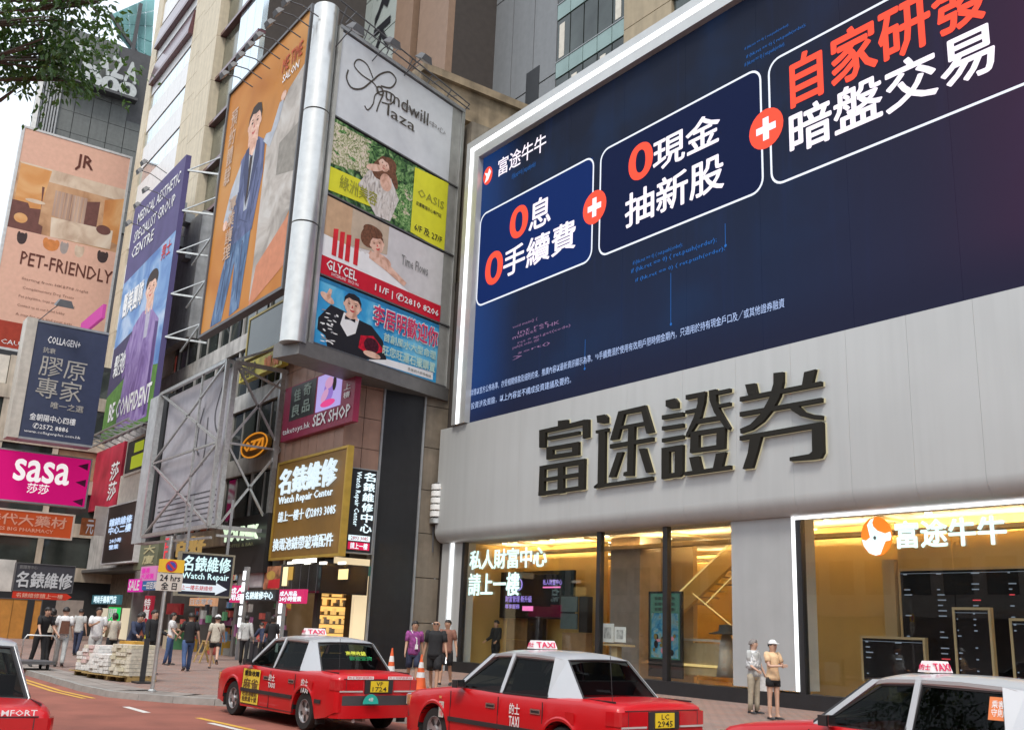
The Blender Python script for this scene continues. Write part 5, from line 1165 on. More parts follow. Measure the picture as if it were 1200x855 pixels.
# ---- wedge shaped sign box: steel cylinder, white advert face, orange street face
P0 = Vector((-32.35, 15.05, 0)); ang = R(108)
du = Vector((math.cos(ang), math.sin(ang), 0)); dn = Vector((du.y, -du.x, 0))
hp = lambda px, py: hit(px, py, P0, dn)
TL, TR, BR, BL = hp(397, 47), hp(547, 122), hp(522, 447), hp(362, 409)
zS1 = (TL.z+TR.z)/2; zS0 = (BR.z+BL.z)/2; wS = ((TR-TL).dot(du)+(BR-BL).dot(du))/2; aS = ((TL-P0).dot(du)+(BL-P0).dot(du))/2
SB = Fr(P0+du*aS+Vector((0, 0, zS0)), du, (0, 0, 1), wS, zS1-zS0)
sb = thing('sign_box', 'tall steel framed sign box with four stacked adverts and a polished corner cylinder', 'sign', SB.p(SB.w/2, 0, -1))
M_alu = mat('brushed_aluminium', (.58, .58, .56), .28, .75, .08, 3)
cyc = P0+du*(aS-.45)+dn*-.35
b = MB(); b.lathe([(.62, 0), (.62, .05)], (cyc.x, cyc.y, zS0-.2), 24)
for k in range(3):
    z0 = zS0-.15+(zS1-zS0+.9)*k/3; z1 = zS0-.15+(zS1-zS0+.9)*(k+1)/3
    b = MB(); b.lathe([(.44, z0+.02), (.48, z0+.03), (.48, z1-.03), (.44, z1-.02)], (cyc.x, cyc.y, 0), 40); b.build('cylinder_section', M_alu, sb, smooth='auto')
b = MB(); b.slab(SB, 0, SB.w, 0, SB.h, -1.2, -.12); b.build('box', mat('box_grey', (.3, .3, .29), .5, .3), sb)
fw = .14
b = MB(); b.slab(SB, -.02, fw, -.02, SB.h+.1, -.12, .05); b.build('frame', M_alu, sb); b = MB(); b.slab(SB, SB.w-fw, SB.w+.05, -.02, SB.h+.1, -1.2, .05); b.build('frame', M_alu, sb)
b = MB(); b.slab(SB, -.5, SB.w, -.55, -.02, -1.3, .06); b.build('soffit_beam', mat('soffit_grey', (.16, .155, .15), .5, .3), sb)
b = MB(); b.slab(SB, 0, SB.w, SB.h, SB.h+.15, -1.2, .08); b.build('frame', M_grey, sb)
# four adverts, from the picture: top edges measured along the left side
def zat(px, py): return hp(px, py).z
cuts = [SB.p(0, 0).z+SB.h, zat(385, 132), zat(380, 225), zat(371, 320), SB.o.z]
cuts = [c-SB.o.z for c in cuts]
def adv(k, x1=.9): return Fr(SB.p(.16, cuts[k+1]+.07, 0), SB.u, SB.v, SB.w*x1-.16, cuts[k]-cuts[k+1]-.14)
M_sgy = mat('sign_face_pale', (.58, .6, .62), .35, var=.04); M_sgs = mat('sign_side_grey', (.36, .36, .34), .4, .2)
for k in range(4):
    a = adv(k); b = MB(); b.slab(SB, 0, SB.w, cuts[k+1], cuts[k+1]+.06, -.1, .03); b.build('rail', M_dgrey, sb)
    b = MB(); b.slab(SB, a.w+.17, SB.w-.15, cuts[k+1]+.07, cuts[k]-.02, -.1, -.02); b.build('side_panel', M_sgs, sb)
    b = MB(); b.slab(a, 0, a.w, 0, a.h, -.1, 0); b.build('advert_panel', (M_sgy, pmat('garden_print', ((.01, .02, .012), (.03, .08, .03), (.12, .25, .08), (.3, .42, .2)), 2.2, 2), pmat('bath_print', ((.5, .45, .42), (.64, .6, .58), (.7, .68, .67)), 1.2, 1.5), pmat('sky_print', ((.03, .2, .5), (.05, .36, .66), (.2, .55, .75)), .6, 1))[k], sb)
M_inkg = mat('print_ink_brown', (.07, .06, .05), .5)
a = adv(0)
def curve(b, fr, pts, w, m=0, c=.012, n=6):
    out = []
    P = [pts[0]]+list(pts)+[pts[-1]]
    for i in range(1, len(P)-2):
        for k in range(n):
            t = k/n; q = []
            for d in (0, 1):
                p0, p1, p2, p3 = P[i-1][d], P[i][d], P[i+1][d], P[i+2][d]
                q.append(.5*((2*p1)+(-p0+p2)*t+(2*p0-5*p1+4*p2-p3)*t*t+(-p0+3*p1-3*p2+p3)*t**3))
            out.append(fr.p(q[0]*fr.w, (1-q[1])*fr.h, c))
    out.append(fr.p(pts[-1][0]*fr.w, (1-pts[-1][1])*fr.h, c))
    for p, q in zip(out[:-1], out[1:]):
        d = (q-p).normalized(); s_ = d.cross(fr.n)*w/2; b.quad(p-s_, q-s_, q+s_, p+s_, m)
def fx(px, py): q = hp(px, py); return ((q-a.o).dot(a.u)/a.w, 1-(q.z-a.o.z)/a.h)
b = MB()
for pts, w_ in (([(408, 82), (406, 92), (412, 103), (424, 104), (436, 95), (446, 87), (457, 85), (464, 94), (458, 103), (446, 101)], .075), ([(437, 92), (430, 76), (420, 70), (415, 77), (424, 88), (438, 98), (444, 109)], .06),
                ([(427, 124), (431, 129), (437, 122), (440, 111), (451, 107), (462, 113), (458, 122), (447, 120)], .06), ([(449, 111), (444, 122), (441, 131)], .07)):
    curve(b, a, [fx(*q) for q in pts], w_)
b.build('script_swirl', M_inkg, sb)
def fbox(x0, yb, yt, x1): p_, q_ = fx(x0, yb), fx(x0, yt); slope = .52; r_2 = fx(x1, (yb+yt)/2+(x1-x0)*slope); return p_[0], q_[1], r_2[0], p_[1]
words(sb, a, [('oundwill', *fbox(440, 109, 93, 502), 0, 0), ('laza', *fbox(453, 135, 122, 486), 0, 0), ('金朝陽中心', *fbox(470, 117+9, 110+9, 522), 1, .0)], [M_inkg, mat('print_grey', (.2, .2, .2), .5)], res=3)
# advert 2: woman among leaves, yellow band
a = adv(1); b = MB()
M_yp = mat('print_lemon', (.68, .66, .04), .5, var=.04); M_leafp = pmat('print_leaf', ((.02, .05, .02), (.06, .16, .05), (.2, .38, .12), (.45, .55, .3)), 5, 2); M_flow = pmat('print_flower', ((.06, .1, .04), (.3, .32, .15), (.65, .6, .45), (.7, .55, .5)), 6, 2); M_dress = pmat('print_dress', ((.3, .27, .25), (.6, .55, .5), (.72, .7, .68)), 5, 2, stretch=(1, 1, .4))
b.poly(a, [(0, .05), (.3, .03), (.28, .5), (0, .62)], .006, 3); b.poly(a, [(.5, .45), (.68, .3), (.68, .98), (.48, .9)], .006, 1)
for k in range(30): b.oval(a, random.uniform(.02, .3), random.uniform(.06, .6), random.uniform(.01, .03), random.uniform(.02, .05), .007+k*.0002, random.choice((1, 3, 3)), 8, random.random()*3)
for k in range(40): b.oval(a, random.uniform(.46, .66), random.uniform(.3, .98), random.uniform(.01, .035), random.uniform(.015, .04), .007+k*.0002, random.choice((1, 1, 3)), 7, random.random()*3)
b.poly(a, [(.0, .66), (.42, .6), (.4, .9), (0, .97)], .016, 0); b.poly(a, [(.68, .03), (1, -.02), (1, 1.02), (.68, .98)], .016, 0)
b.poly(a, [(.3, .42), (.48, .38), (.56, .62), (.5, .98), (.38, 1.), (.28, .8), (.22, .7)], .018, 4); b.oval(a, .42, .3, .085, .2, .019, 6, a0=.3); face(b, a, .415, .25, .042, .095, .0215, 5, 6, 7, 6, .15); b.oval(a, .34, .36, .09, .04, .021, 5, a0=-.8); b.oval(a, .44, .48, .05, .12, .0205, 5); b.oval(a, .5, .34, .03, .16, .022, 6, a0=-.2)
b.build('print', [M_yp, M_leafp, P_black, M_flow, M_dress, P_skin, mat('print_auburn', (.16, .07, .04), .6, var=.4, scale=9), mat('print_lip', (.5, .12, .1))], sb)
words(sb, a, [('OASIS', .72, .30, .97, .42, 0, .008), ('皮膚護理中心專門店', .71, .5, .95, .56, 1, .01), ('6/F 及 27/F', .71, .82, .97, .93, 1, .012), ('綠洲美容', .08, .69, .38, .88, 0, .01)], [mat('print_olive', (.3, .3, .04), .5), P_black])
# advert 3: bath
a = adv(2); b = MB()
b.poly(a, [(0, 0), (.2, 0), (.2, .6), (0, .6)], .005, 0); b.poly(a, [(.2, 0), (.5, -.0), (.5, .4), (.2, .5)], .005, 1); b.poly(a, [(.5, 0), (1, 0), (1, .76), (.5, .74)], .005, 2)
b.poly(a, [(0, .5), (.35, .52), (.7, .76), (.7, .8), (0, .8)], .007, 3)
b.oval(a, .36, .26, .08, .16, .01, 5, a0=.2); face(b, a, .41, .32, .055, .12, .0122, 4, 5, 6, 5, -.35); b.oval(a, .45, .5, .09, .07, .011, 4, a0=.3); b.poly(a, [(.36, .44), (.5, .5), (.68, .66), (.66, .72), (.5, .62), (.34, .54)], .013, 4); b.oval(a, .37, .18, .08, .08, .013, 5)
for x in (.07, .12, .17, .235): b.poly(a, [(x, .38), (x+.035, .36), (x+.035, .72), (x, .72)], .014, 6)
for x in (.29, .33): b.poly(a, [(x, .5), (x+.025, .5), (x+.025, .74), (x, .74)], .014, 3)
b.poly(a, [(0, .77), (1, .77), (1, 1.02), (0, 1.02)], .015, 7)
b.build('print', [mat('print_peach', (.55, .36, .22), .6, var=.1), mat('print_sand', (.5, .4, .3), .6, var=.1), mat('print_fog', (.58, .57, .57), .6, var=.06), P_white, P_skin, mat('print_auburn', (.16, .07, .04)), mat('print_scarlet', (.62, .03, .04), .5, var=.2), mat('print_red_band', (.55, .015, .035), .5, var=.05)], sb)
words(sb, a, [('GLYCEL', .04, .80, .27, .92, 0, .02), ('SWITZERLAND · SINCE 1966', .08, .94, .29, .98, 0, .0), ('11/F | ✆2810 8206', .42, .84, .98, .96, 0, .02), ('Time Flows', .62, .3, .86, .44, 1, .006)], [P_white, mat('print_grey', (.2, .2, .2))])
# advert 4: man in dinner jacket on sky blue
a = adv(3); b = MB()
b.poly(a, [(0, .0), (1, 0), (1, .06), (0, .06)], .004, 4); b.poly(a, [(.42, .9), (.97, .84), (.97, .97), (.42, 1.)], .006, 1)
b.poly(a, [(.02, .62), (.1, .36), (.2, .38), (.26, .42), (.42, .45), (.52, .62), (.56, .9), (.4, 1.0), (.1, 1.0), (.08, .85), (.02, .8)], .008, 0)
b.poly(a, [(.2, .4), (.32, .42), (.3, .66), (.24, .75), (.18, .6)], .01, 1); face(b, a, .26, .25, .062, .155, .0122, 2, 0, 3, 0); b.poly(a, [(.22, .38), (.3, .38), (.31, .46), (.21, .46)], .0118, 2)
b.poly(a, [(.21, .44), (.25, .47), (.29, .44), (.29, .5), (.25, .48), (.21, .5)], .0145, 0); b.oval(a, .07, .28, .04, .08, .012, 2, a0=-.5)
b.poly(a, [(.05, .3), (.08, .12), (.1, .13), (.09, .3)], .0125, 2); b.poly(a, [(.34, .66), (.44, .6), (.54, .78), (.42, .92), (.33, .86)], .0135, 3); b.oval(a, .43, .76, .06, .12, .0145, 5); b.oval(a, .44, .9, .07, .05, .0155, 2)
for k in range(26): b.oval(a, random.uniform(.05, .16), random.uniform(.45, .95), .01, .02, .015+k*.0001, random.choice((1, 1, 6)), 5, random.random()*3)
b.build('print', [P_black, P_white, P_skin, mat('print_velvet_red', (.5, .01, .03), .6, var=.4, scale=8), mat('print_blue_deep', (.03, .2, .4)), mat('print_wine', (.06, .01, .02), .5, var=.5, scale=9), mat('print_mid', (.3, .3, .32))], sb)
words(sb, a, [('李居明歡迎你', .42, .08, .99, .42, 0, .045)], [P_white]); words(sb, a, [('李居明歡迎你', .425, .09, .985, .41, 0, .02)], [mat('print_crimson', (.6, .04, .12), .5)]).location = Vector(sb.children[0].location)+dn*.012
words(sb, a, [('首創風水大型命理', .52, .48, .98, .62, 0, .02), ('旺您旺運石擺購置', .52, .68, .98, .84, 0, .02)], [mat('print_pale_mint', (.5, .7, .62), .5)]); words(sb, a, [('李居明大師命相館', .74, .9, .95, .95, 0, 0)], [M_inkg])
# orange street face
OY = cyc.y-.35
TL, TR, BR, BL = (271, 105), (369, 14), (327, 343), (236, 389)
OB = frY(OY, TL, TR, BR, BL); OB = Fr((OB.o.x, OY, OB.o.z), OB.u, OB.v, cyc.x-.6-OB.o.x, OB.h)
ob = thing('orange_billboard', 'tall orange billboard of a man in a blue suit facing the street', 'billboard', OB.p(OB.w/2, 0))
M_or = pmat('print_orange_field', ((.43, .15, .02), (.5, .2, .035), (.52, .25, .07)), .25, .8, detail=2)
b = MB(); b.slab(OB, 0, OB.w, 0, OB.h, -.25, 0); b.build('panel', M_or, ob)
b = MB()
for a0, a1, b0, b1 in ((-.12, 0, -.12, OB.h+.12), (OB.w, OB.w+.12, -.12, OB.h+.12), (0, OB.w, -.12, 0), (0, OB.w, OB.h, OB.h+.12)): b.slab(OB, a0, a1, b0, b1, -.3, .08)
b.build('frame', M_dgrey, ob)
b = MB(); a = OB
M_suit = pmat('print_suit_blue', ((.04, .05, .11), (.09, .11, .22), (.16, .18, .33)), 1.6, 1.5, stretch=(1, 1, .35)); M_jean = pmat('print_jeans', ((.03, .06, .13), (.08, .15, .28), (.2, .3, .45)), 2, 1.5, stretch=(1, 1, .3)); M_greyp = pmat('print_pale_stone', ((.3, .27, .24), (.46, .42, .38), (.55, .53, .5)), .7, 1.5)
b.poly(a, [(.62, .40), (.82, .25), (1, .2), (1, .72), (.62, .98), (.62, .86)], .006, 2)
b.poly(a, [(.66, .86), (1, .74), (1, .92), (.62, 1)], .008, 5)
b.poly(a, [(.78, .44), (1., .42), (1., .6), (.78, .56)], .009, 6)
b.poly(a, [(.29, .37), (.38, .34), (.50, .33), (.59, .37), (.61, .50), (.55, .70), (.25, .71), (.27, .5)], .01, 0)
b.poly(a, [(.26, .70), (.54, .69), (.50, .98), (.38, .99), (.37, .78), (.28, .99), (.13, .99), (.2, .8)], .0095, 1)
b.poly(a, [(.30, .38), (.2, .46), (.14, .58), (.22, .60), (.31, .5)], .0115, 4); b.oval(a, .17, .6, .03, .02, .0117, 3)
b.poly(a, [(.57, .37), (.66, .42), (.75, .34), (.78, .27), (.73, .27), (.66, .36), (.6, .35)], .012, 4); b.oval(a, .77, .255, .03, .018, .0121, 3)
b.poly(a, [(.36, .29), (.49, .29), (.49, .36), (.44, .39), (.37, .36)], .0112, 3)
b.poly(a, [(.37, .35), (.43, .40), (.49, .35), (.49, .46), (.45, .6), (.41, .6), (.38, .46)], .0116, 4); b.poly(a, [(.415, .39), (.45, .39), (.445, .55), (.43, .59), (.412, .54)], .012, 7)
b.poly(a, [(.35, .345), (.39, .34), (.42, .46), (.42, .58), (.34, .42)], .0122, 9); b.poly(a, [(.52, .345), (.48, .34), (.46, .46), (.44, .58), (.54, .42)], .0122, 9)
face(b, a, .425, .255, .078, .066, .0125, 3, 7, 8, 7, .06)
for k, (x0_, y0_, x1_, y1_) in enumerate(((.30, .5, .34, .66), (.52, .46, .5, .66), (.27, .72, .2, .95), (.44, .72, .45, .95), (.33, .74, .28, .9), (.56, .52, .53, .6), (.19, .5, .25, .56), (.36, .62, .48, .66))):
    b.poly(a, [(x0_, y0_), (x0_+.012, y0_), (x1_+.006, y1_), (x1_, y1_)], .0124+k*.0002, 9)
b.build('print', [M_suit, M_jean, M_greyp, P_skin, mat('print_pale_blue', (.42, .45, .5), .6, var=.2, scale=2), mat('print_salmon', (.55, .22, .12), .6, var=.1), mat('print_taupe', (.26, .24, .21), .6, var=.2), P_hair, mat('print_lip', (.5, .12, .1)), mat('print_lapel', (.05, .06, .13))], ob)
words(ob, a, [('預\n約\n體\n驗', .07, .1, .16, .42, 0, .01), ('專\n業\n護\n理', .2, .5, .3, .75, 0, .01), ('ME TIME', .72, .10, .94, .155, 1, .02), ('SALON', .74, .17, .92, .20, 2, .02)], [mat('print_peach_pale', (.55, .4, .3), .6), mat('print_rust', (.5, .1, .04), .6), P_white])
# spotlights along the top edges
def spot(p, aim, label, grp, sc_=1., arm=None, m=M_dgrey):
    r = thing('spotlight', label, 'spotlight', p, group=grp); aim = Vector(aim).normalized(); z = Vector((0, 0, 1)); s_ = aim.cross(z)
    s_ = s_.normalized() if s_.length > .05 else Vector((1, 0, 0)); u_ = s_.cross(aim)
    P_ = Vector(p); h = .3*sc_
    b = MB(); lo = [P_+s_*x*h+u_*y*h*.7-aim*.12*sc_ for x, y in ((-.6, -.6), (.6, -.6), (.6, .6), (-.6, .6))]; hi = [P_+s_*x*h+u_*y*h*.7+aim*.12*sc_ for x, y in ((-1, -1), (1, -1), (1, 1), (-1, 1))]; b.prism(lo, hi); b.build('housing', m, r)
    b = MB(); k = .88; b.prism([P_+s_*x*h*k+u_*y*h*.7*k+aim*.121*sc_ for x, y in ((-1, -1), (1, -1), (1, 1), (-1, 1))], [P_+s_*x*h*k+u_*y*h*.7*k+aim*.13*sc_ for x, y in ((-1, -1), (1, -1), (1, 1), (-1, 1))]); b.build('lens', mat('lamp_glass', (.35, .36, .36), .2), r)
    if arm is not None: b = MB(); b.tube([P_-aim*.1*sc_, (P_+Vector(arm))*.5+Vector((0, 0, .15)), Vector(arm)], .025, 6); b.build('arm', m, r)
names = ('lowest', 'second lowest', 'third lowest', 'fourth', 'fifth', 'third highest', 'second highest', 'highest')
for k, (px, py) in enumerate(((262, 87), (272, 77), (281, 65), (292, 53), (302, 42), (315, 27), (325, 14), (335, 2))):
    q = onY(px, py, OY-1.3); x = max(q.x, OB.o.x-.2); spot((q.x, OY-1.3, q.z), (0, .75, -.65), f'{names[k]} floodlight in the row over the orange billboard', 'floodlights over the orange billboard', .8, (q.x+.4, OY-.1, q.z-.35))
for k, (px, py) in enumerate(((418, 33), (461, 50), (498, 68))):
    q = hit(px, py, P0+dn*1.1, dn); e = q-dn*1.15+Vector((0, 0, -.5)); spot(q, (-dn.x*.5, -dn.y*.5, -.85), ('square spotlight nearest the cylinder over the white sign', 'middle square spotlight over the white sign', 'spotlight at the far right end over the white sign')[k], 'spotlights over the white sign box', 1.1, e, M_dgrey)
b = MB(); top = SB.sub(0, SB.h, SB.w, 1)
b.tube([top.p(-.4, .9, .3), top.p(SB.w, .35, .3)], .03, 6); b.tube([top.p(-.4, .45, .3), top.p(SB.w, .1, .3)], .03, 6)
for k in range(7): x = SB.w*k/6; b.tube([top.p(x, .1, .0), top.p(x, .9-.55*k/6, .3)], .025, 6); b.tube([top.p(x, .1, .3), top.p(x+.5, .9-.55*k/6, .3)], .02, 6) if k < 6 else None
b.build('railing', M_dgrey, sb)

# ---- beige tower with dark glazing behind the orange billboard
BY = 17.6
bt = thing('beige_tower', 'beige stone tower with bright glazing and maroon window bands', 'building', (-55, BY, .13))
bx = [onY(x, y, BY).x for x, y in ((162, 180), (168, 180), (196, 180), (208, 180), (228, 180), (247, 180), (266, 180), (292, 180))]
M_bst = mat('beige_stone', (.62, .54, .40), .6, var=.07, dirt=.2); M_wpn = mat('white_panel', (.8, .8, .8), .35, var=.05, dirt=.1)
M_mrn = mat('maroon_glass', (.13, .055, .065), .15, .1); M_glb = mat('sky_glass', (.75, .85, .9), .08, .8, .1, .3); M_wd = mat('bay_window_glass', (.16, .16, .12), .1, .3, .4, 1.)
FH = 3.25; Z0 = 9.
b = MB(); b.box(bx[0]-.1, bx[7], BY+.12, BY+14, Z0, Z0+FH*22); b.build('core', M_joint, bt)
hz_ = [onY(203, 46, BY).z, onY(192, 96, BY).z]
hood = lambda z: any(abs(z+FH/2-h) < FH/2 for h in hz_)
for j in range(22):
    z = Z0+j*FH
    def pan(x0, x1, z0, z1, m, nm, o=0.): b = MB(); b.box(x0+.015, x1-.015, BY-o, BY+.13, z0+.015, z1-.015); b.build(nm, m, bt)
    pan(bx[0], bx[1], z, z+FH, M_bst, 'stone_panel', .15)
    pan(bx[3], bx[4], z, z+FH*.5, M_bst, 'stone_panel', .1); pan(bx[3], bx[4], z+FH*.5, z+FH, M_bst, 'stone_panel', .1)
    pan(bx[4], bx[5], z, z+FH, M_bst, 'stone_panel', .6)
    pan(bx[5], bx[6], z+.25, z+FH, M_wd, 'window_pane', .0); pan(bx[5]-.1, bx[7], z, z+.24, M_mrn, 'floor_band', .35)
    for k in range(3): pan(bx[6]+(bx[7]-bx[6])*k/3, bx[6]+(bx[7]-bx[6])*(k+1)/3, z+.25, z+FH, M_glb, 'window_pane', .2)
    n = 6
    for k in range(n):
        a, c = bx[1]+(bx[3]-bx[1])*k/n, bx[1]+(bx[3]-bx[1])*(k+1)/n
        pan(a, c, z+.1, z+FH*.62, M_wpn, 'white_panel', .05); pan(a, c, z+FH*.63, z+FH, M_glb, 'window_pane', .0)
    if hood(z): b = MB(); b.prism([Vector((bx[1]+.1, y_, z_)) for y_, z_ in ((BY-.06, z+.9), (BY-.06, z+2.9), (BY-.16, z+2.9), (BY-.42, z+1.2), (BY-.42, z+.9))], [Vector((bx[3]-.1, y_, z_)) for y_, z_ in ((BY-.06, z+.9), (BY-.06, z+2.9), (BY-.16, z+2.9), (BY-.42, z+1.2), (BY-.42, z+.9))]); b.build('window_hood', M_mrn, bt)
# wall of older buildings below it
ow = thing('old_building', 'weathered grey building with pipes behind the purple billboard and truss', 'building', (-50, WY_, .13))
M_old = mat('old_render', (.46, .45, .43), .8, var=.25, scale=1.2, dirt=.35)
xo = [onY(x, 400, WY_).x for x in (118, 188, 230, 330)]
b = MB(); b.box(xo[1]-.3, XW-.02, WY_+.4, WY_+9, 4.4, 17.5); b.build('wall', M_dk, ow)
for k in range(4):
    z = 5.0+k*3.2
    b = MB(); b.box(xo[1], XW, WY_+.1, WY_+.38, z, z+.8); b.build('floor_band', M_old, ow)
    for j in range(6):
        x = xo[1]+(XW-xo[1])*(j+.1)/6; x1 = xo[1]+(XW-xo[1])*(j+.9)/6
        b = MB(); b.box(x, x1, WY_+.25, WY_+.3, z+.85, z+3.1); w_ = b.build('window_pane', M_win, ow)
        b = MB(); b.box(x-.12, x, WY_+.15, WY_+.38, z+.8, z+3.2); b.box((x+x1)/2-.04, (x+x1)/2+.04, WY_+.2, WY_+.32, z+.85, z+3.1); b.build('frame', M_old, w_)
b = MB(); q = onY(205, 290, WY_); b.box(q.x-.2, onY(238, 290, WY_).x, WY_-.25, WY_+.38, onY(220, 398, WY_).z, onY(220, 268, WY_).z); b.build('render_panel', mat('pale_render', (.42, .43, .44), .8, var=.15, dirt=.25), ow)
for k in range(6):
    q = onY(200+k % 3*9, 235+k*14, WY_-.4); b = MB(); b.box(q.x-.45, q.x+.45, WY_-.6, WY_-.05, q.z, q.z+.6); tag(b.build('air_conditioner', M_grey), f'{("highest", "second highest", "third highest", "third lowest", "second lowest", "lowest")[k]} grey air conditioner left of the orange billboard', 'air conditioner', 'air conditioners behind the purple billboard')
# green and white pieces seen under the orange billboard
f = frY(WY_-.1, (292, 378), (332, 352), (331, 402), (290, 418)); r = board('upper_window', 'framed dark window under the orange billboard', f, .2, M_win, mat('ochre_frame', (.4, .33, .12), .6), 'window', .1)
f = frY(WY_-.6, (270, 448), (331, 424), (331, 404), (283, 420)); f = frY(WY_-.6, (281, 428), (331, 408), (331, 428), (281, 447))
r = board('yellow_awning_sign', 'yellow sign with dark characters under the sign box', f, .3, mat('awning_yellow', (.6, .5, .06), .5, var=.3, scale=2)); words(r, f, [('美容院', .05, .1, .4, .9, 0, .03), ('護膚', .6, .2, .95, .9, 1, .03)], [M_inkg, mat('print_orange', (.7, .22, .08))])
# ---- empty sign frame of steel truss
TX = onY(276, 430, 14.4).x; TY = 14.4
tr = thing('sign_truss', 'steel truss sign frame with cross braces holding an unlit grey panel', 'sign frame', (TX-4, TY+1, 4))
ft = frX(TX, (276, 424), (334, 438), (326, 623), (265, 620)); y1 = WY_-.03
zA, zB = onX(276, 424, TX).z, onX(266, 618, TX).z
xl = onY(205, 410, TY).x
def bm(p, q, w=.09, nm='brace'): b = MB(); b.beam(p, q, w); b.build(nm, M_steel, tr)
for y in (TY, y1-.2): bm((TX, y, zB), (TX, y, zA), .2, 'post')
for z in (zA, zB): bm((TX, TY, z), (TX, y1, z), .16, 'rail'); bm((xl, TY-.35, z), (TX, TY-.35, z), .16, 'rail'); bm((TX, TY-.35, z), (TX, TY, z), .12, 'rail')
zm = (zA+zB)/2
for z0, z1 in ((zB, zm), (zm, zA)):
    bm((TX, TY, z0), (TX, y1, z1)); bm((TX, TY, z1), (TX, y1, z0)); bm((TX, TY, z1), (TX, y1, z1)); bm((xl, TY-.35, z0), (TX, TY-.35, z1)); bm((xl, TY-.35, z1), (TX, TY-.35, z0))
bm((xl, TY-.35, zm), (TX, TY-.35, zm)); bm((xl, TY-.35, zB), (xl, TY-.35, zA), .22, 'post'); bm((TX, TY-.35, zB), (TX, TY-.35, zA), .16, 'post'); bm((TX-3, TY-.35, zB), (TX-3, TY-.35, zA), .09, 'post')
bm((TX, TY, zA+.1), (TX+.6, y1, zA+1.2)); bm((TX, TY-.3, zA), (TX+.1, y1, zA-.9)); bm((TX, TY, zB-.35), (TX, y1, zB-.3), .1); bm((xl, TY-.2, zB-.3), (TX, TY-.2, zB-.45), .1)
M_tp = mat('truss_panel_grey', (.36, .35, .38), .6, var=.06, dirt=.12)
fp_ = Fr((xl+.25, TY, zB+.15), (1, 0, 0), (0, 0, 1), TX-xl-.35, zA-zB-.3); b = MB(); b.slab(fp_, 0, fp_.w, 0, fp_.h, -.12, 0); b.build('grey_panel', M_tp, tr)
b = MB()
for pts in ([(.62, .2), (.58, .32), (.57, .45), (.62, .52)], [(.70, .28), (.71, .5), (.69, .6)], [(.86, .1), (.8, .28), (.86, .4), (.9, .3)], [(.9, .12), (.92, .5)]): curve(b, fp_, pts, .14, 0, .012)
for k in range(6): b.poly(fp_, [(.05, .78+k*.035), (.95, .78+k*.035), (.95, .788+k*.035), (.05, .788+k*.035)], .011, 0)
b.build('faded_print', mat('print_faded', (.1, .1, .11), .6, var=.3, scale=8), tr)
b = MB(); b.slab(fp_, -2.6, -.95, -.4, fp_.h+.3, -.5, .2); b.build('pale_side_fin', mat('pale_fin', (.4, .42, .43), .6, dirt=.15), tr)
b = MB(); b.slab(fp_, -.94, -.3, -.4, fp_.h+.3, -.5, .0); b.build('dark_side_fin', M_dk, tr)
# ---- purple and blue billboard
PYb = 14.8
PB = frY(PYb, (165, 238), (213, 186), (181, 495), (112, 516))
pb = thing('purple_billboard', 'leaning view of a tall purple and blue street billboard with a man in lilac', 'billboard', PB.p(PB.w/2, 0))
b = MB(); b.slab(PB, 0, PB.w, 0, PB.h, -.3, 0); b.build('panel', mat('print_purple_field', (.10, .085, .2), .6, var=.12, scale=.7), pb)
b = MB(); a = PB
b.poly(a, [(0, .34), (1, .30), (1, .98), (0, .98)], .005, 0); b.poly(a, [(0, .62), (.55, .58), (.5, .78), (0, .82)], .007, 1); b.poly(a, [(0, .82), (.5, .76), (1, .8), (1, 1), (0, 1)], .008, 2)
b.poly(a, [(.38, .58), (.55, .54), (.72, .55), (.9, .62), (.92, .98), (.3, .98), (.34, .8)], .011, 3); b.oval(a, .66, .435, .115, .045, .0122, 5); face(b, a, .66, .465, .095, .048, .013, 4, 5, 6, 5); b.poly(a, [(.62, .53), (.67, .57), (.72, .53), (.7, .66), (.64, .66)], .0135, 7); b.poly(a, [(.84, .62), (.9, .63), (.88, .97), (.84, .97)], .0135, 8); b.poly(a, [(.6, .5), (.74, .5), (.74, .56), (.6, .56)], .012, 4)
b.poly(a, [(.36, .6), (.22, .7), (.3, .78), (.44, .72)], .012, 3)
b.build('print', [pmat('print_sky_blue', ((.1, .2, .45), (.2, .34, .58), (.45, .55, .7)), .5, 1), mat('print_dark_violet', (.06, .05, .11), .6), mat('print_grass', (.1, .22, .05), .6, var=.2), pmat('print_lilac', ((.14, .08, .24), (.24, .16, .38), (.34, .26, .48)), 1.5, 1.5, stretch=(1, 1, .35)), P_skin, P_hair, mat('print_lip', (.5, .12, .1)), mat('print_shirt_pale', (.42, .4, .5)), mat('print_fold', (.09, .05, .17))], pb)
words(pb, a, [('MEDICAL AESTHETIC', .12, .05, .95, .1, 0, .01), ('SPECIALIST GROUP', .1, .13, .9, .18, 0, .01), ('CENTRE', .1, .2, .55, .25, 0, .01), ('醫美團隊', .08, .40, .5, .5, 0, .03), ('鬆弛', .08, .66, .32, .75, 0, .02), ('BE CONFIDENT', .12, .86, .95, .93, 0, .03), ('男士', .78, .32, .95, .38, 1, .01)], [P_white, P_red])
b = MB()
for k in range(8):
    x = PB.w*(k+.5)/8; b.beam(PB.p(x, -.1, -.2), PB.p(x, -.1, 1.1), .06); b.beam(PB.p(x, -.1, 1.1), PB.p(x, -.5, -.2), .05)
b.beam(PB.p(0, -.1, 1.1), PB.p(PB.w, -.1, 1.1), .08); b.beam(PB.p(0, -.3, .4), PB.p(PB.w, -.3, .4), .1); b.build('support_frame', M_steel, pb)
b = MB()
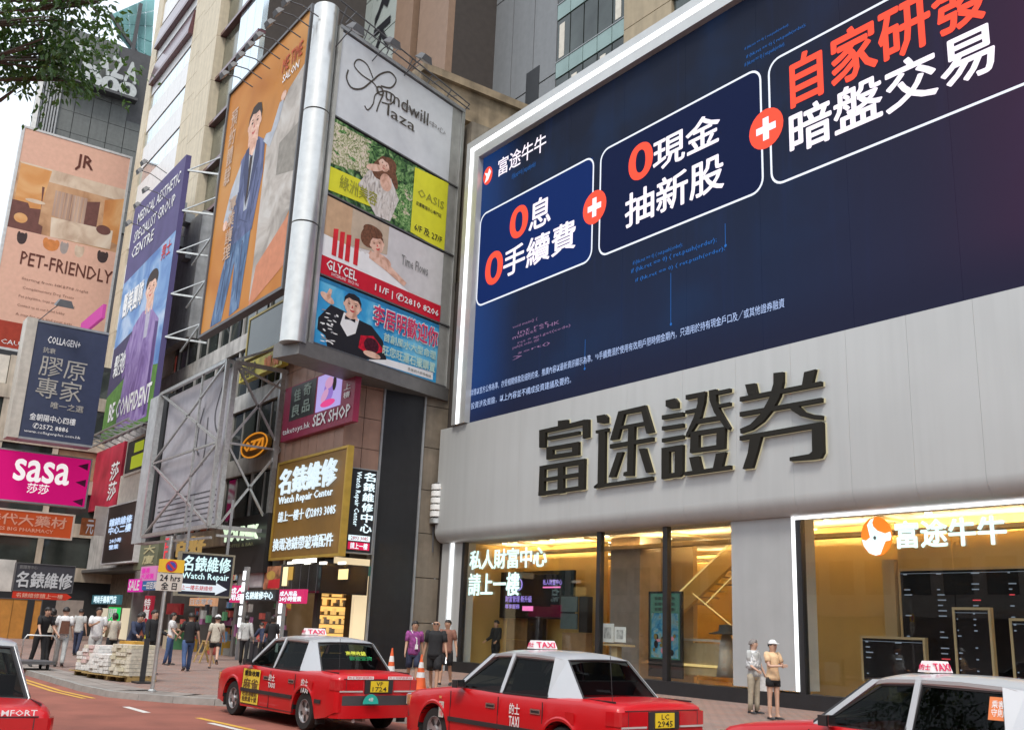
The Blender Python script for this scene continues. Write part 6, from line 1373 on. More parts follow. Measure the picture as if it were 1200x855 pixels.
for k in range(5): z = PB.h*(.3+.16*k); b.beam(PB.p(PB.w, z, -.2), PB.p(PB.w+1.5, z-.3, -2), .1); b.beam(PB.p(PB.w, z, -.2), PB.p(PB.w+2.5, z+1.0, -2.2), .06)
for k in range(3): b.beam(PB.p(PB.w+.4, PB.h*.25+k*2.5, -1), PB.p(PB.w+2.8, PB.h*.25+k*2.5+1.6, -1.4), .08)
b.build('wall_brackets', M_steel, pb)
for k, (px, py) in enumerate(((160, 240), (150, 225+36), (170, 222), (168, 190), (163, 200), (172, 208))[:5]):
    q = onY(px, py, PYb-1.4); spot((q.x, q.y, q.z), (0, .75, -.65), f'{("first", "second", "third", "fourth", "fifth")[k]} small floodlight listed upwards on the purple billboard arm', 'floodlights over the purple billboard', .9, (q.x+.5, PYb-.1, q.z-.5))
# ---- far cross street block
FX = -72.0
fb = thing('far_block', 'old block with shops closing the view at the end of the street', 'building', (FX, 10, .13))
Y0, Y1 = -14, WY_+4
M_fb = mat('far_render', (.5, .44, .35), .8, var=.25, scale=.8, dirt=.3)
b = MB(); ZF = onX(60, 418, FX).z; b.box(FX-7, FX-.3, Y0, Y1, .13, ZF); b.build('core', M_dk, fb)
for j in range(int((ZF-3.6)/2.9)):
    z = 3.6+j*2.9; b = MB(); b.box(FX-.3, FX, Y0, Y1, z, z+.9); b.build('floor_band', M_fb, fb)
    for k in range(10):
        y = Y0+(Y1-Y0)*k/10; b = MB(); b.box(FX-.3, FX-.05, y, y+.35, z+.9, z+2.9); b.build('pier', M_fb, fb)
        b = MB(); b.box(FX-.28, FX-.2, y+.4, y+(Y1-Y0)/10-.05, z+.95, z+2.85); b.build('window_pane', random.choice((M_win, M_win, M_cream, mat('curtain_brown', (.36, .25, .15), .8))), fb)
# side wall along the street between far block and truss
sd_ = thing('shop_row_building', 'dark shop row building behind the kerbside crowd', 'building', (-55, WY_, .13))
b = MB(); b.box(FX, XW, WY_+2.0, WY_+2.2, .13, 4.4); b.build('back_wall', mat('shop_interior_dark', (.2, .16, .12), .8, var=.3), sd_)
b = MB(); b.box(FX, xo[1]-.32, WY_+.3, WY_+9, 4.4, 14); b.build('wall', M_old, sd_)
b = MB(); b.box(FX, XW, WY_+.0, WY_+2, 4.2, 4.38); b.build('shop_ceiling', M_dgrey, sd_)
for k, x in enumerate([onY(px, 740, WY_).x for px in (150, 168, 196, 232, 273, 322)]):
    b = MB(); b.box(x-.15, x+.15, WY_, WY_+2, .13, 4.2); b.build('shop_pier', mat('pier_grey', (.2, .19, .18), .6, dirt=.2), sd_)
    if k < 6: b = MB(); b.box(x+.2, x+2.2, WY_+.4, WY_+.5, 4.0, 4.15); b.build('shop_light', glow('shop_tube', (1, .95, .85), 9.), sd_)
# goods in the open shops: shelves of small boxes
goods_m = [mat('goods_%d' % i, c, .6) for i, c in enumerate(((.5, .1, .08), (.5, .42, .3), (.12, .25, .4), (.45, .45, .42), (.1, .3, .14), (.5, .3, .05), (.4, .15, .3), (.05, .05, .06)))]
for (pa, pc) in ((199, 268), (288, 318)):
    x0, x1 = onY(pa, 740, WY_).x, onY(pc, 740, WY_).x; b = MB(); sh = MB()
    for r_ in range(8):
        z = .55+r_*.42; sh.box(x0, x1, WY_+1.1, WY_+1.7, z-.03, z)
        x = x0
        while x < x1-.3:
            w_ = random.uniform(.12, .35); h = random.uniform(.12, .34); b.box(x, x+w_-.02, WY_+1.15, WY_+1.6, z, z+h, random.randrange(8)); x += w_
    for k in range(16):
        x = random.uniform(x0, x1-.5); b.box(x, x+random.uniform(.3, .6), WY_-.3+random.uniform(-.3, .5), WY_+.6, .13, random.uniform(.4, 1.1), random.randrange(8))
    g_ = b.build('shop_goods', goods_m); tag(g_, 'rows of colourful packaged goods on open shop shelves', None, None, 'stuff'); sh.build('shelf', M_grey, sd_, kind='stuff')
for k, (pa, pb_, ya, yb, c_) in enumerate(((112, 124, 712, 745, (.9, .8, .6)), (141, 150, 712, 750, (1., .85, .6)), (154, 163, 706, 735, (.9, .9, .95)), (290, 312, 712, 735, (.95, .8, .6)), (233, 262, 712, 718, (.95, .9, .8)), (205, 226, 724, 730, (.9, .7, .5)))):  # glowing panels added at the back so the open shops look warmly lit
    f = frY(WY_+1.75, (pa, ya), (pb_, ya), (pb_, yb), (pa, yb)); b = MB(); b.slab(f, 0, f.w, 0, f.h, -.05, 0); b.build('added_glow_panel', glow('shop_panel_%d' % k, c_, .7), sd_)
racks = MB()
for k in range(46):
    q = onY(random.uniform(192, 330), 768, WY_-.2-random.uniform(0, .8)); x = q.x; y = q.y; z = random.uniform(.2, 2.2); w_ = random.uniform(.12, .4); racks.box(x, x+w_, y, y+.15, z, z+random.uniform(.15, .5), random.randrange(8))
tag(racks.build('hanging_goods', goods_m), 'small colourful goods hung and stacked in front of the open shops', None, None, 'stuff')
# ---- signs on the left, read from the picture
M_sasa = glow('pink_sign_face', (.80, .01, .22), .55)
f = frX(-60, (-22, 525), (105, 537), (101, 592), (-26, 584)); r = board('pink_sign', 'bright pink sign with white rounded lettering across the far street', f, .6, M_sasa, M_grey, fw=.08)
words(r, f, [('sasa', .30, .16, .81, .58, 0, .022), ('莎莎', .44, .62, .64, .82, 0, .014)], glow('sign_soft_white', (.95, .9, .9), .9), res=3)
b = MB()
for x, y, s_ in ((.02, .1, 1), (.02, .45, 1), (.02, .9, 1), (.98, .15, -1), (.98, .5, -1), (.98, .9, -1)): b.poly(f, [(x, y-.08), (x+.1*s_, y), (x, y+.08)][::s_], .01, 0)
b.build('corner_darts', mat('print_plum', (.12, .01, .06), .5), r)
f = frX(-66, (-24, 596), (86, 603), (83, 629), (-26, 624)); r = board('orange_red_sign', 'orange red banner sign with pale characters under the pink sign', f, .4, glow('banner_orange_red', (.62, .10, .03), .45), M_cream, fw=.1)
words(r, f, [('時代大藥材', .06, .12, .93, .6, 0, .02), ('TIMES BIG PHARMACY', .1, .7, .8, .85, 0, .02)], mat('print_salmon_pale', (.7, .4, .3)))
f = frX(-48, (20, 661), (87, 662), (85, 693), (15, 692)); r = board('black_repair_sign', 'hanging black watch repair sign with white characters and a red arrow', f, .3, mat('sign_charcoal', (.035, .035, .045), .5), M_dgrey, fw=.03)
words(r, f, [('銅鑼灣中心', .05, .06, .35, .2, 1, .01), ('名錶維修', .03, .3, .98, .88, 0, .03)], [mat('print_silver', (.5, .52, .54)), mat('print_grey', (.2, .2, .2))])
g2 = f.sub(0, -f.h*.30, f.w*1.02, f.h*.26, .02); b = MB(); b.add([g2.p(x*g2.w, y*g2.h, .0) for x, y in ((0, 0), (.9, 0), (1, .5), (.9, 1), (0, 1))], [(0, 1, 2, 3, 4)]); b.build('red_arrow', mat('print_arrow_red', (.55, .04, .02), .5), r); words(r, g2, [('名錶維修請上一樓', .06, .2, .84, .85, 0, .01)], mat('print_salmon_pale', (.7, .4, .3)))
f = frX(-50, (-12, 655), (20, 655), (13, 692), (-14, 692)); r = board('white_advert_sign', 'white advert sign at the left picture edge beside the black repair sign', f, .2, mat('print_white_soft', (.6, .58, .54), .5, var=.25, scale=1.5), None)
f = frX(-58, (42, 376), (129, 393), (107, 521), (24, 512)); f = Fr(f.o, f.u, f.v, f.w, f.h)
r = board('navy_sign', 'navy blue upright sign with silver characters and pale steel sides', f, 1.1, mat('sign_navy', (.035, .045, .09), .35, var=.08), None)
b = MB(); b.slab(f, -.55, -.01, -.1, f.h+.15, -1.2, .06); b.build('side_casing', mat('casing_beige', (.5, .46, .4), .5, dirt=.15), r); b = MB(); b.slab(f, 0, f.w, f.h, f.h+.12, -1.1, .04); b.slab(f, 0, f.w, -.12, 0, -1.1, .04); b.build('rail', M_grey, r)
M_slv = mat('print_silver_gold', (.42, .40, .36), .45, .2)
words(r, f, [('COLLAGEN+', .17, .11, .62, .17, 1, .02), ('抗衰', .13, .21, .3, .26, 0, .01), ('膠原', .12, .29, .76, .46, 0, .0), ('專家', .12, .47, .74, .65, 0, .0), ('唯一之選', .35, .67, .8, .73, 0, .01), ('金朝陽中心四樓', .1, .79, .72, .85, 1, .01), ('✆2572 8886', .16, .87, .64, .92, 1, .01), ('www.collagenplus.com.hk', .06, .935, .82, .965, 1, .0)], [M_slv, P_white])
q = onX(72, 366, -57.5); spot(q+Vector((.5, 0, .4)), (-.3, 0, -1), 'spotlight arching over the navy sign', 'spotlight over the navy sign', 1.6, q+Vector((-.3, -1, -.6)))
# red shop fascia beside the pink sign, framed window with green sticker, led sign, olive wall
f = frY(WY_-.1, (106, 532), (143, 520), (139, 590), (104, 600)); r = board('red_shop_front', 'red and maroon upper shop front beside the pink sign', f, .2, mat('print_shop_red', (.42, .03, .06), .5, var=.4, scale=.6)); words(r, f, [('莎\n莎', .7, .3, .95, .9, 0, .02)], P_white)
f = frY(WY_-.1, (150, 520), (172, 509), (167, 548), (147, 556)); r = board('yellow_green_window', 'small window with yellow green sticker beside the truss', f, .2, M_dk, M_cream, fw=.15); b = MB(); b.slab(f, f.w*.3, f.w*.95, f.h*.1, f.h*.5, 0, .02); b.slab(f, f.w*.4, f.w*.9, f.h*.6, f.h*.9, 0, .02); b.build('sticker', glow('sticker_lime', (.6, .7, .05), .5), r)
f = frY(WY_-.05, (138, 560), (172, 546), (165, 585), (134, 592)); b = MB(); b.slab(f, 0, f.w, 0, f.h, -.3, 0); b.build('render_panel', M_cream, sd_)
f = frY(WY_-.6, (127, 594), (163, 587), (158, 655), (120, 661)); r = board('led_text_sign', 'dark upright sign with lit pale blue characters and white edge', f, .35, mat('sign_brownblack', (.03, .018, .018), .4), mat('edge_white', (.6, .6, .6)), fw=.08)
words(r, f, [('鐘錶維修\n中心二樓', .1, .22, .82, .5, 0, .04), ('24小時', .2, .58, .56, .66, 0, .04), ('營業', .2, .69, .5, .77, 0, .03)], glow('lit_pale_blue', (.55, .72, 1.), 1.0))
f = frY(WY_-.3, (164, 590), (190, 583), (186, 665), (158, 668)); r = board('olive_sign', 'olive green wall sign with pale cream characters', f, .3, mat('olive_face', (.17, .19, .12), .6, dirt=.15)); 
for k, ch in enumerate('京都中心大廈'): words(r, f, [(ch, .42, .08+k*.145, .88, .08+k*.145+.12, 0, .03)], mat('print_cream', (.55, .52, .3)))
M_mg = glow('lit_magenta', (.85, .05, .5), .6)
for nm, lab, (TLx, TRx, BRx, BLx), mm, txt, mt in (
    ('pink_print_sign', 'pale pink printed sign below the olive sign', ((166, 664), (184, 662), (182, 679), (163, 681)), glow('lit_pink', (.8, .3, .6), .5), '優惠\n大減價', M_mg),
    ('magenta_sign', 'small plain magenta lit sign left of the blue sign', ((151, 679), (166, 677), (165, 692), (149, 694)), M_mg, 'SALE', P_white),
    ('blue_sign', 'small blue direction sign under the pale pink sign', ((167, 681), (186, 679), (186, 690), (166, 692)), mat('sign_blue', (.03, .16, .42), .5), '一田百貨', P_white),
    ('cyan_lit_sign', 'bright white and cyan lit shop sign above the man in white', ((108, 698), (140, 695), (141, 706), (107, 709)), mat('sign_teal', (.05, .2, .25), .5), '時尚手機專門店', L_white),
    ('green_lit_poster', 'glowing green poster between the two people behind the pallets', ((127, 712), (139, 710), (137, 726), (126, 728)), glow('lit_green', (.03, .75, .15), .7), '開', P_white),
    ('red_lit_sign', 'narrow red banner hanging left of the signpost', ((170, 698), (180, 697), (174, 728), (166, 729)), glow('lit_dull_red', (.5, .03, .06), .4), '特\n價', P_white)):
    f = frY(WY_-.4, TLx, TRx, BRx, BLx); r = board(nm, lab, f, .15, mm); words(r, f, [(txt, .1, .12, .9, .88, 0, .03)], mt)
# cream advert and curtains above the red banner row
f = frX(-63, (112, 592), (127, 594), (122, 628), (108, 626)); r = board('cream_panel_sign', 'narrow cream panel between the pink sign and the lit blue text sign', f, .15, M_cream)
f = frX(-61.5, (96, 606), (112, 608), (110, 628), (94, 626)); r = board('orange_print', 'small orange print with white letters beside the cream panel', f, .1, mat('print_burnt', (.4, .14, .05), .5, var=.3, scale=4)); words(r, f, [('元', .4, .1, .9, .9, 0, .03)], P_white)
f = frX(-60, (85, 606), (108, 660), (100, 664), (80, 662)); 
# orange doors and grey wall at the far left
f = frX(-62, (-14, 700), (46, 703), (42, 768), (-18, 768)); r = board('orange_shopfront', 'orange backed shopfront at the far left behind the hand cart', f, .3, mat('orange_wall', (.50, .22, .04), .6, var=.15), M_dgrey, 'shopfront', .05)
for k in range(3): b = MB(); b.slab(f, f.w*(.15+.28*k), f.w*(.16+.28*k), 0, f.h, 0, .02); b.build('joint', M_brs, r)
b = MB(); b.slab(f, f.w*.72, f.w*.86, 0, f.h, 0, .03); b.build('dark_doorway', M_dk, r)
f = frX(-61.5, (66, 702), (96, 703), (92, 765), (62, 765)); b = MB(); b.slab(f, 0, f.w, 0, f.h, -.5, 0); o = b.build('plain_wall', mat('plain_taupe', (.33, .28, .24), .7, dirt=.2)); tag(o, 'plain taupe wall between the orange shopfront and the lit shops', 'wall')
# ---- arrow sign, shop strip signs, light columns
f = frX(-38.2, (213, 650), (273, 650), (269, 697), (208, 697)); r = board('arrow_sign', 'black and white watch repair sign with a lit arrow pointing right', f, .3, mat('sign_ink', (.012, .015, .03), .4), mat('frame_olive', (.25, .23, .17), .5), fw=.07)
words(r, f, [('名錶維修', .04, .05, .96, .42, 0, .03), ('Watch Repair', .04, .46, .95, .66, 0, .02)], glow('lit_ice', (.66, .92, .95), .95))
b = MB(); b.add([f.p(x*f.w, (1-y)*f.h, .01) for x, y in ((.0, .74), (.72, .74), (.72, .68), (.95, .83), (.72, .98), (.72, .92), (.0, .92))], [(0, 6, 5, 4, 3, 2, 1)]); b.build('arrow', glow('lit_arrow', (.7, .78, .85), .9), r); words(r, f, [('上一樓名錶維修', .05, .77, .66, .89, 0, .01)], P_red)
b = MB(); b.beam(f.p(f.w*.1, f.h, -.15), f.p(f.w*.1, f.h+2.2, -.15), .08); b.beam(f.p(f.w*.9, f.h, -.15), f.p(f.w*.9, f.h+2.2, -.15), .08); b.build('hanger', M_grey, r)
f = frY(WY_-.5, (208, 632), (242, 627), (241, 650), (206, 653)); r = thing('gold_character_sign', 'raised gold characters above the black arrow sign', 'sign', f.p(f.w/2, 0)); words(r, f, [('百', .05, .05, .4, .95, 0, .04, .04), ('好', .52, .0, 1, .95, 0, .04, .04)], glow('lit_gold_wood', (.75, .5, .18), .5)); b = MB(); b.slab(f, 0, f.w, .0, .06, -.1, 0); b.build('base_rail', M_brs, r)
f = frY(WY_-.5, (193, 628), (201, 627), (199, 660), (191, 661)); r = board('red_neon_sign', 'narrow white sign with red neon boxes above the parking sign', f, .2, mat('print_pale_cool', (.5, .52, .54), .5)); words(r, f, [('口\n口', .2, .1, .95, .9, 0, .05)], glow('lit_red_neon', (.85, .08, .1), .9))
f = frY(WY_-.7, (263, 617), (304, 607), (304, 634), (263, 641)); r = thing('green_white_neon_sign', 'green edged white neon lettering over the dark shop entrance', 'sign', f.p(f.w/2, 0)); b = MB(); b.slab(f, -.3, f.w+.3, -1.2, f.h+.3, -.6, -.2); b.build('backing', M_slab, r); words(r, f, [('YOUNIK', 0, .2, 1, .8, 0, .04, .03)], glow('lit_neon_green_white', (.8, 1., .72), 1.0)); words(r, f, [('COFFEE & BAR', .1, .95, .9, 1.1, 0, .02)], mat('print_olive2', (.3, .35, .2)))
oq = onX(298, 521, -39.6); f = Fr((-39.6, oq.y-.72, oq.z-.5), (0, 1, 0), (0, 0, 1), 1.45, 1.05); f = frY(WY_-.4, (284, 511), (314, 505), (313, 532), (283, 538)); r = thing('oval_neon_sign', 'oval dark sign with glowing orange rim behind the truss', 'sign', f.p(f.w/2, 0))
b = MB(); b.prism([f.p(f.w*(.5+.5*math.cos(a*math.pi/14)), f.h*(.5+.5*math.sin(a*math.pi/14)), -.2) for a in range(28)], [f.p(f.w*(.5+.5*math.cos(a*math.pi/14)), f.h*(.5+.5*math.sin(a*math.pi/14)), 0) for a in range(28)]); b.build('disc', M_brs, r)
b = MB(); L_on = glow('lit_orange_neon', (.85, .32, .03), .75); pts = [f.p(f.w*(.5+.5*math.cos(a*math.pi/14)), f.h*(.5+.5*math.sin(a*math.pi/14)), .03) for a in range(29)]; b.tube(pts, .035, 6); b.build('neon_rim', L_on, r); words(r, f, [('OZZI', .14, .3, .86, .68, 0, .04, .02)], L_on)
f = frY(WY_-.3, (280, 665), (309, 663), (309, 686), (279, 688)); r = board('blank_white_board', 'plain pale grey board above the pink shop sign', f, .15, mat('board_grey', (.45, .44, .43), .5), M_grey, fw=.04)
f = frY(WY_-.3, (310, 664), (330, 662), (330, 690), (309, 690)); r = board('colourful_poster', 'colourful red and yellow product poster left of the dark canopy', f, .15, mat('print_motley', (.35, .15, .08), .6, var=.8, scale=3)); b = MB(); b.oval(f, .4, .4, .25, .2, .01, 0); b.poly(f, [(.3, .6), (.95, .55), (.95, .95), (.25, .95)], .011, 1); b.build('print', [mat('print_mustard', (.5, .32, .08)), P_red], r)
for nm, lab, q4, mm, txt, mt, Yo in (
    ('pink_corner_sign', 'pink upright sign at the left end of the lit strip', ((270, 686), (287, 685), (286, 705), (269, 706)), glow('lit_hot_pink', (.80, .04, .18), .55), '成人\n用品', L_white, 1.2),
    ('white_strip_sign', 'lit white characters strip between the two pink signs', ((287, 692), (323, 690), (323, 703), (286, 704)), mat('sign_dark_strip', (.03, .03, .035), .5), '名錶維修中心', L_white, 1.2),
    ('pink_wide_sign', 'wider pink sign at the right end of the lit strip', ((327, 691), (356, 689), (356, 706), (327, 707)), mat('x', (0, 0, 0)) if False else glow('lit_hot_pink', (.80, .04, .18), .55), '成人用品\n24小時營業', L_white, 1.2),
    ('orange_price_sign', 'small orange and white price sign over the shop shelves', ((222, 700), (252, 700), (252, 709), (222, 710)), glow('lit_orange_pale', (.85, .45, .25), .6), '日本零食', P_white, .2),
    ('red_square_sign', 'plain dark red square sign over the left shop', ((195, 707), (212, 706), (212, 719), (195, 720)), mat('sign_dark_red', (.35, .01, .02), .5), '藥', mat('print_dull', (.4, .05, .05)), .2)):
    f = frY(WY_-Yo, *q4); r = board(nm, lab, f, .15, mm); words(r, f, [(txt, .06, .14, .94, .86, 0, .03)], mt)
for px0, px1, y0, y1, lab in ((283, 274, 664, 752, 'lit segmented light column left of the shop strip'), (327, 323, 707, 752, 'lit segmented light column right of the shop strip')):
    q0 = onY((px0+px1)/2, y1, WY_-1.25); zt4 = onY(px0, y0, WY_-1.25).z; r = thing('light_column', lab, 'light', (q0.x, q0.y, .13))
    b = MB(); b.box(q0.x-.14, q0.x+.14, q0.y, q0.y+.15, .13, zt4); b.build('post', M_grey, r)
    k = 0; z = 1.4 if px0 == 283 else .6
    while z < zt4-.3: b = MB(); b.box(q0.x-.11, q0.x+.11, q0.y-.04, q0.y-.002, z, z+.36); b.build('light_segment', L_tube, r); z += .46
# ---- left tower: plaza letters, pet billboard
LX = -98.
pt = thing('plaza_tower', 'grey clad tower with cut out letters behind the tree', 'building', (LX, 12, .13))
TLp = onX(150, 125, LX); yL, yR = onX(30, 200, LX).y, onX(165, 160, LX).y
M_gc = mat('grey_slate_cladding', (.16, .17, .165), .6, var=.1, dirt=.15)
zt5 = onX(110, 20, LX).z
b = MB(); b.box(LX-2.5, LX-.15, yL, yR, .13, zt5-2); b.build('core', M_dgrey, pt)
nx = 6
for i in range(nx):
    for j in range(9):
        y0 = yL+(yR-yL)*i/nx; y1_ = yL+(yR-yL)*(i+1)/nx; z0 = 38+(zt5-40)*j/9; z1 = 38+(zt5-40)*(j+1)/9
        if i >= 4: z1 = min(z1, zt5-2-(i-3)*4.); 
        if z1 > z0: b = MB(); b.box(LX-.15, LX+random.uniform(0, .03), y0+.03, y1_-.03, z0+.02, z1-.02); b.build('cladding_panel', M_gc, pt)
b = MB(); b.box(LX-.1, LX+.5, yL-.3, yL+.1, .13, zt5-2); b.build('pale_fin', M_white, pt)
M_ltr = mat('letter_pale_grey', (.55, .58, .58), .5)
for txt, q4 in (('PLAZA', ((82, 58), (163, 72), (161, 92), (78, 82))), ('2000', ((75, 87), (161, 92), (159, 112), (74, 99)))):
    f = frX(LX+.5, *q4)
    for k, ch in enumerate(txt):
        b = MB(); letter(b, f, ch, k/len(txt)+.01, 0, (k+1)/len(txt)-.02, 1, .1, 0, .05, .06, 1); b.build('facade_letter', M_ltr, pt)
b = MB(); f = frX(LX+.4, (74, 100), (160, 112), (159, 115), (74, 103)); b.slab(f, 0, f.w, 0, f.h, -.2, .9); b.build('letter_ledge', M_dgrey, pt)
b = MB(); nf = 9; yy0, yy1 = onX(38, 130, LX).y, onX(66, 150, LX).y
for k in range(nf): y = yy0+(yy1-yy0)*k/nf; b.box(LX+.05, LX+.25, y, y+(yy1-yy0)/nf*.5, 38, 52)
b.build('ribbed_band', mat('ribbed_pale', (.4, .41, .42), .5), pt)
# turquoise glazed roof
gr = thing('glass_roof', 'turquoise glazed atrium roof beside the grey tower', 'roof', (LX-6, yR-3, 60))
A_, B_, C_, D_ = onX(128, 18, LX-3), onX(182, -6, LX-3), onX(176, 88, LX-3), onX(140, 42, LX-3)
M_tq = mat('turquoise_glass', (.28, .55, .55), .15, .3, .35, .3)
for i in range(5):
    for j in range(5):
        def bl(s_, t_): return (A_*(1-s_)+B_*s_)*(1-t_)+(D_*(1-s_)+C_*s_)*t_
        g = .03; b = MB(); q = [bl((i+g)/5, (j+g)/5), bl((i+1-g)/5, (j+g)/5), bl((i+1-g)/5, (j+1-g)/5), bl((i+g)/5, (j+1-g)/5)]; b.prism([v-Vector((.2, 0, 0)) for v in q], q); b.build('glass_panel', M_tq, gr)
b = MB(); b.beam(onX(165, 5, LX-2.5), onX(155, 62, LX-2.5), .35); b.beam(A_+Vector((.3, 0, 0)), C_+Vector((.3, 0, 0)), .3); b.build('roof_beam', M_dgrey, gr)
PX = -80.
f = frX(PX, (24, 155), (148, 178), (122, 428), (-12, 403)); 
r = board('pet_billboard', 'large salmon coloured billboard with a room photograph and pet lettering', f, .6, mat('print_salmon_field', (.70, .42, .32), .55, var=.05), mat('frame_white_soft', (.55, .55, .55), .5), 'billboard', .18)
b = MB(); a = f
b.poly(a, [(0, .16), (1, .16), (1, .6), (0, .6)], .006, 0); b.poly(a, [(0, .16), (1, .16), (1, .24), (.2, .24)], .008, 4); b.poly(a, [(.02, .17), (.3, .17), (.26, .4), (.02, .42)], .0085, 1); b.poly(a, [(.0, .40), (.14, .40), (.22, .50), (.3, .52), (.3, .57), (0, .57)], .0102, 2); b.oval(a, .2, .38, .09, .012, .0108, 4); b.oval(a, .1, .5, .06, .03, .0109, 1); b.oval(a, .85, .45, .07, .03, .0112, 2); b.poly(a, [(.16, .28), (.26, .28), (.26, .52), (.16, .5)], .009, 2); b.poly(a, [(.36, .28), (.66, .28), (.66, .46), (.36, .44)], .009, 3)
b.poly(a, [(.66, .3), (.78, .28), (.78, .5), (.66, .48)], .0095, 2); b.poly(a, [(.02, .2), (.22, .18), (.26, .42), (.02, .44)], .01, 1); b.poly(a, [(.82, .26), (1, .22), (1, .52), (.84, .5)], .01, 1); b.poly(a, [(.36, .45), (.94, .44), (.94, .56), (.38, .57)], .0105, 4); b.poly(a, [(0, .57), (1, .57), (1, .66), (0, .66)], .011, 5)
for k in range(8): b.poly(a, [(.38+k*.035, .28), (.385+k*.035, .28), (.385+k*.035, .44), (.38+k*.035, .44)], .0107, 0)
for x, m_, w_ in ((.14, 6, .06), (.40, 7, .1), (.52, 8, .05), (.66, 4, .06), (.88, 6, .07)):
    b.oval(a, x, .62, w_*.7, .035, .013, m_); b.oval(a, x-w_*.5, .605, w_*.25, .025, .014, m_); b.oval(a, x+w_*.5, .605, w_*.25, .025, .014, m_)
b.v = [v if False else (f.o+f.u*((v-f.o).dot(f.u))+f.v*(f.h*(1-(.16+((1-(v.z-f.o.z)/f.h)-.16)*.76)))+f.n*((v-f.o).dot(f.n))) for v in b.v]; b.poly(a, [(0, .54), (1, .54), (1, .9), (0, .9)], .0061, 5); b.poly(a, [(0, .885), (1, .885), (1, 1.), (0, 1.)], .014, 9)
b.build('print', [pmat('print_room_tan', ((.3, .15, .08), (.52, .3, .17), (.66, .42, .26)), .3, 1.5), pmat('print_room_orange', ((.5, .2, .07), (.64, .3, .11), (.72, .42, .2)), .35, 1), mat('print_room_dark', (.16, .07, .06), .6), pmat('print_curtain', ((.22, .13, .1), (.42, .28, .22), (.55, .4, .32)), 2, .5, stretch=(1, 1, .05)), pmat('print_cream_sofa', ((.48, .34, .25), (.66, .52, .4), (.74, .62, .5)), .5, 1), mat('print_salmon_field', (.62, .38, .30)), mat('print_dog_black', (.06, .04, .04)), mat('print_dog_orange', (.6, .22, .07)), mat('print_dog_grey', (.35, .3, .28)), mat('print_brick_red', (.36, .05, .03), .6)], r)
words(r, a, [('JR', .5, .05, .66, .13, 0, .02), ('PET-FRIENDLY', .16, .565, 1.0, .625, 0, .008), ('Starting from HK$798 /night', .2, .68, .8, .695, 1, .0), ('Complimentary Dog Treats', .22, .72, .68, .735, 1, 0), ('Pet playtime, toys and grooming', .2, .76, .7, .775, 1, 0), ('Contact us at our hotel lobby', .2, .80, .62, .815, 1, 0), ('A stay for you and your pets', .2, .84, .7, .855, 1, 0), ('28', .42, .91, .58, .95, 2, .02), ('CAUSEWAY BAY', .12, .965, .7, .985, 2, 0)], [mat('print_wine_brown', (.12, .04, .03)), mat('print_brown_soft', (.25, .13, .1)), P_white])
f = frY(14.0, (88, 384), (121, 357), (119, 372), (100, 388)); r = board('magenta_lit_board', 'small glowing magenta board peeping over the navy sign', f, .2, glow('lit_magenta_board', (.8, .12, .5), .35))
# ---- building on the left under the pet billboard
M_lb = mat('left_block_render', (.25, .23, .2), .8, var=.25, scale=.5, dirt=.3)
lb_ = thing('left_low_block', 'dark mixed block carrying the pet billboard and the pink sign', 'building', (-80, 5, .13))
b = MB(); b.box(-96, PX-.65, onX(-60, 420, PX).y, WY_+.5, .13, onX(60, 405, PX).z); b.build('core', M_lb, lb_)
for k in range(8):
    y0 = onX(-20, 440, PX).y+k*2.2; b = MB(); b.box(PX-.62, PX-.6, y0, y0+1.5, 14.5, 18); b.build('window_pane', M_win, lb_)

# ---- the other side of the street, seen only in glass and paintwork
b = MB(); b.box(-70, 30, -22, -9.5, .0, 11)
for i in range(40):
    for j in range(2): b.box(-69+i*2.5, -67.3+i*2.5, -9.52, -9.46, 4.6+j*3.2, 6.6+j*3.2, 1)
b.box(-70, 30, -9.5, -7.6, 3.3, 3.7, 0)
b.build('opposite_buildings', [mat('opposite_render', (.4, .37, .33), .8), M_win], kind='structure')
# ================================================================ street furniture and loads
q = at(178, 810)
ps_ = thing('no_stopping_sign', 'grey pole with a yellow no stopping plate and white hours plate', 'road sign', q)
top = Vector(q)+Vector((.0, 0, 3.02)); zt6 = None
# the pole stands upright; the plates face the road traffic
b = MB(); b.tube([(q[0], q[1], q[2]), (q[0], q[1], q[2]+3.35)], .045, 12); b.build('pole', M_steel, ps_, smooth='auto'); b = MB(); b.lathe([(.09, 0), (.09, .03), (.05, .06)], q, 12); b.build('base_collar', M_steel, ps_)
aim = Vector((-q[0], -q[1], 0)).normalized(); u_ = Vector((-aim.y, aim.x, 0))
def polef(px, py): return hit(px, py, Vector(q)+aim*.06, aim)
c0, c1 = polef(217, 655), polef(182, 692)
W_ = abs((c0-c1).dot(u_)); cx = Vector((q[0], q[1], 0))+aim*.06
zz1 = polef(200, 655).z; zzm = polef(200, 671).z; zz0 = polef(198, 692).z
o = (c1-cx).dot(u_)
if o > (c0-cx).dot(u_): u_ = -u_; o = (c1-cx).dot(u_)
f = Fr(cx+u_*o+Vector((0, 0, zz0)), u_, (0, 0, 1), W_, zz1-zz0)
hm = (zzm-zz0)
b = MB(); b.slab(f, 0, f.w, hm+.01, f.h, -.02, 0); p1_ = b.build('yellow_plate', mat('sign_yellow', (.68, .42, .02), .5, var=.04), ps_)
b = MB(); b.slab(f, 0, f.w, 0, hm-.01, -.02, 0); p2_ = b.build('white_plate', mat('sign_offwhite', (.55, .52, .46), .5, var=.05), ps_)
fy = f.sub(0, hm, f.w, f.h-hm); r_ = min(fy.w, fy.h)*.42; kx = r_/fy.w; ky = r_/fy.h
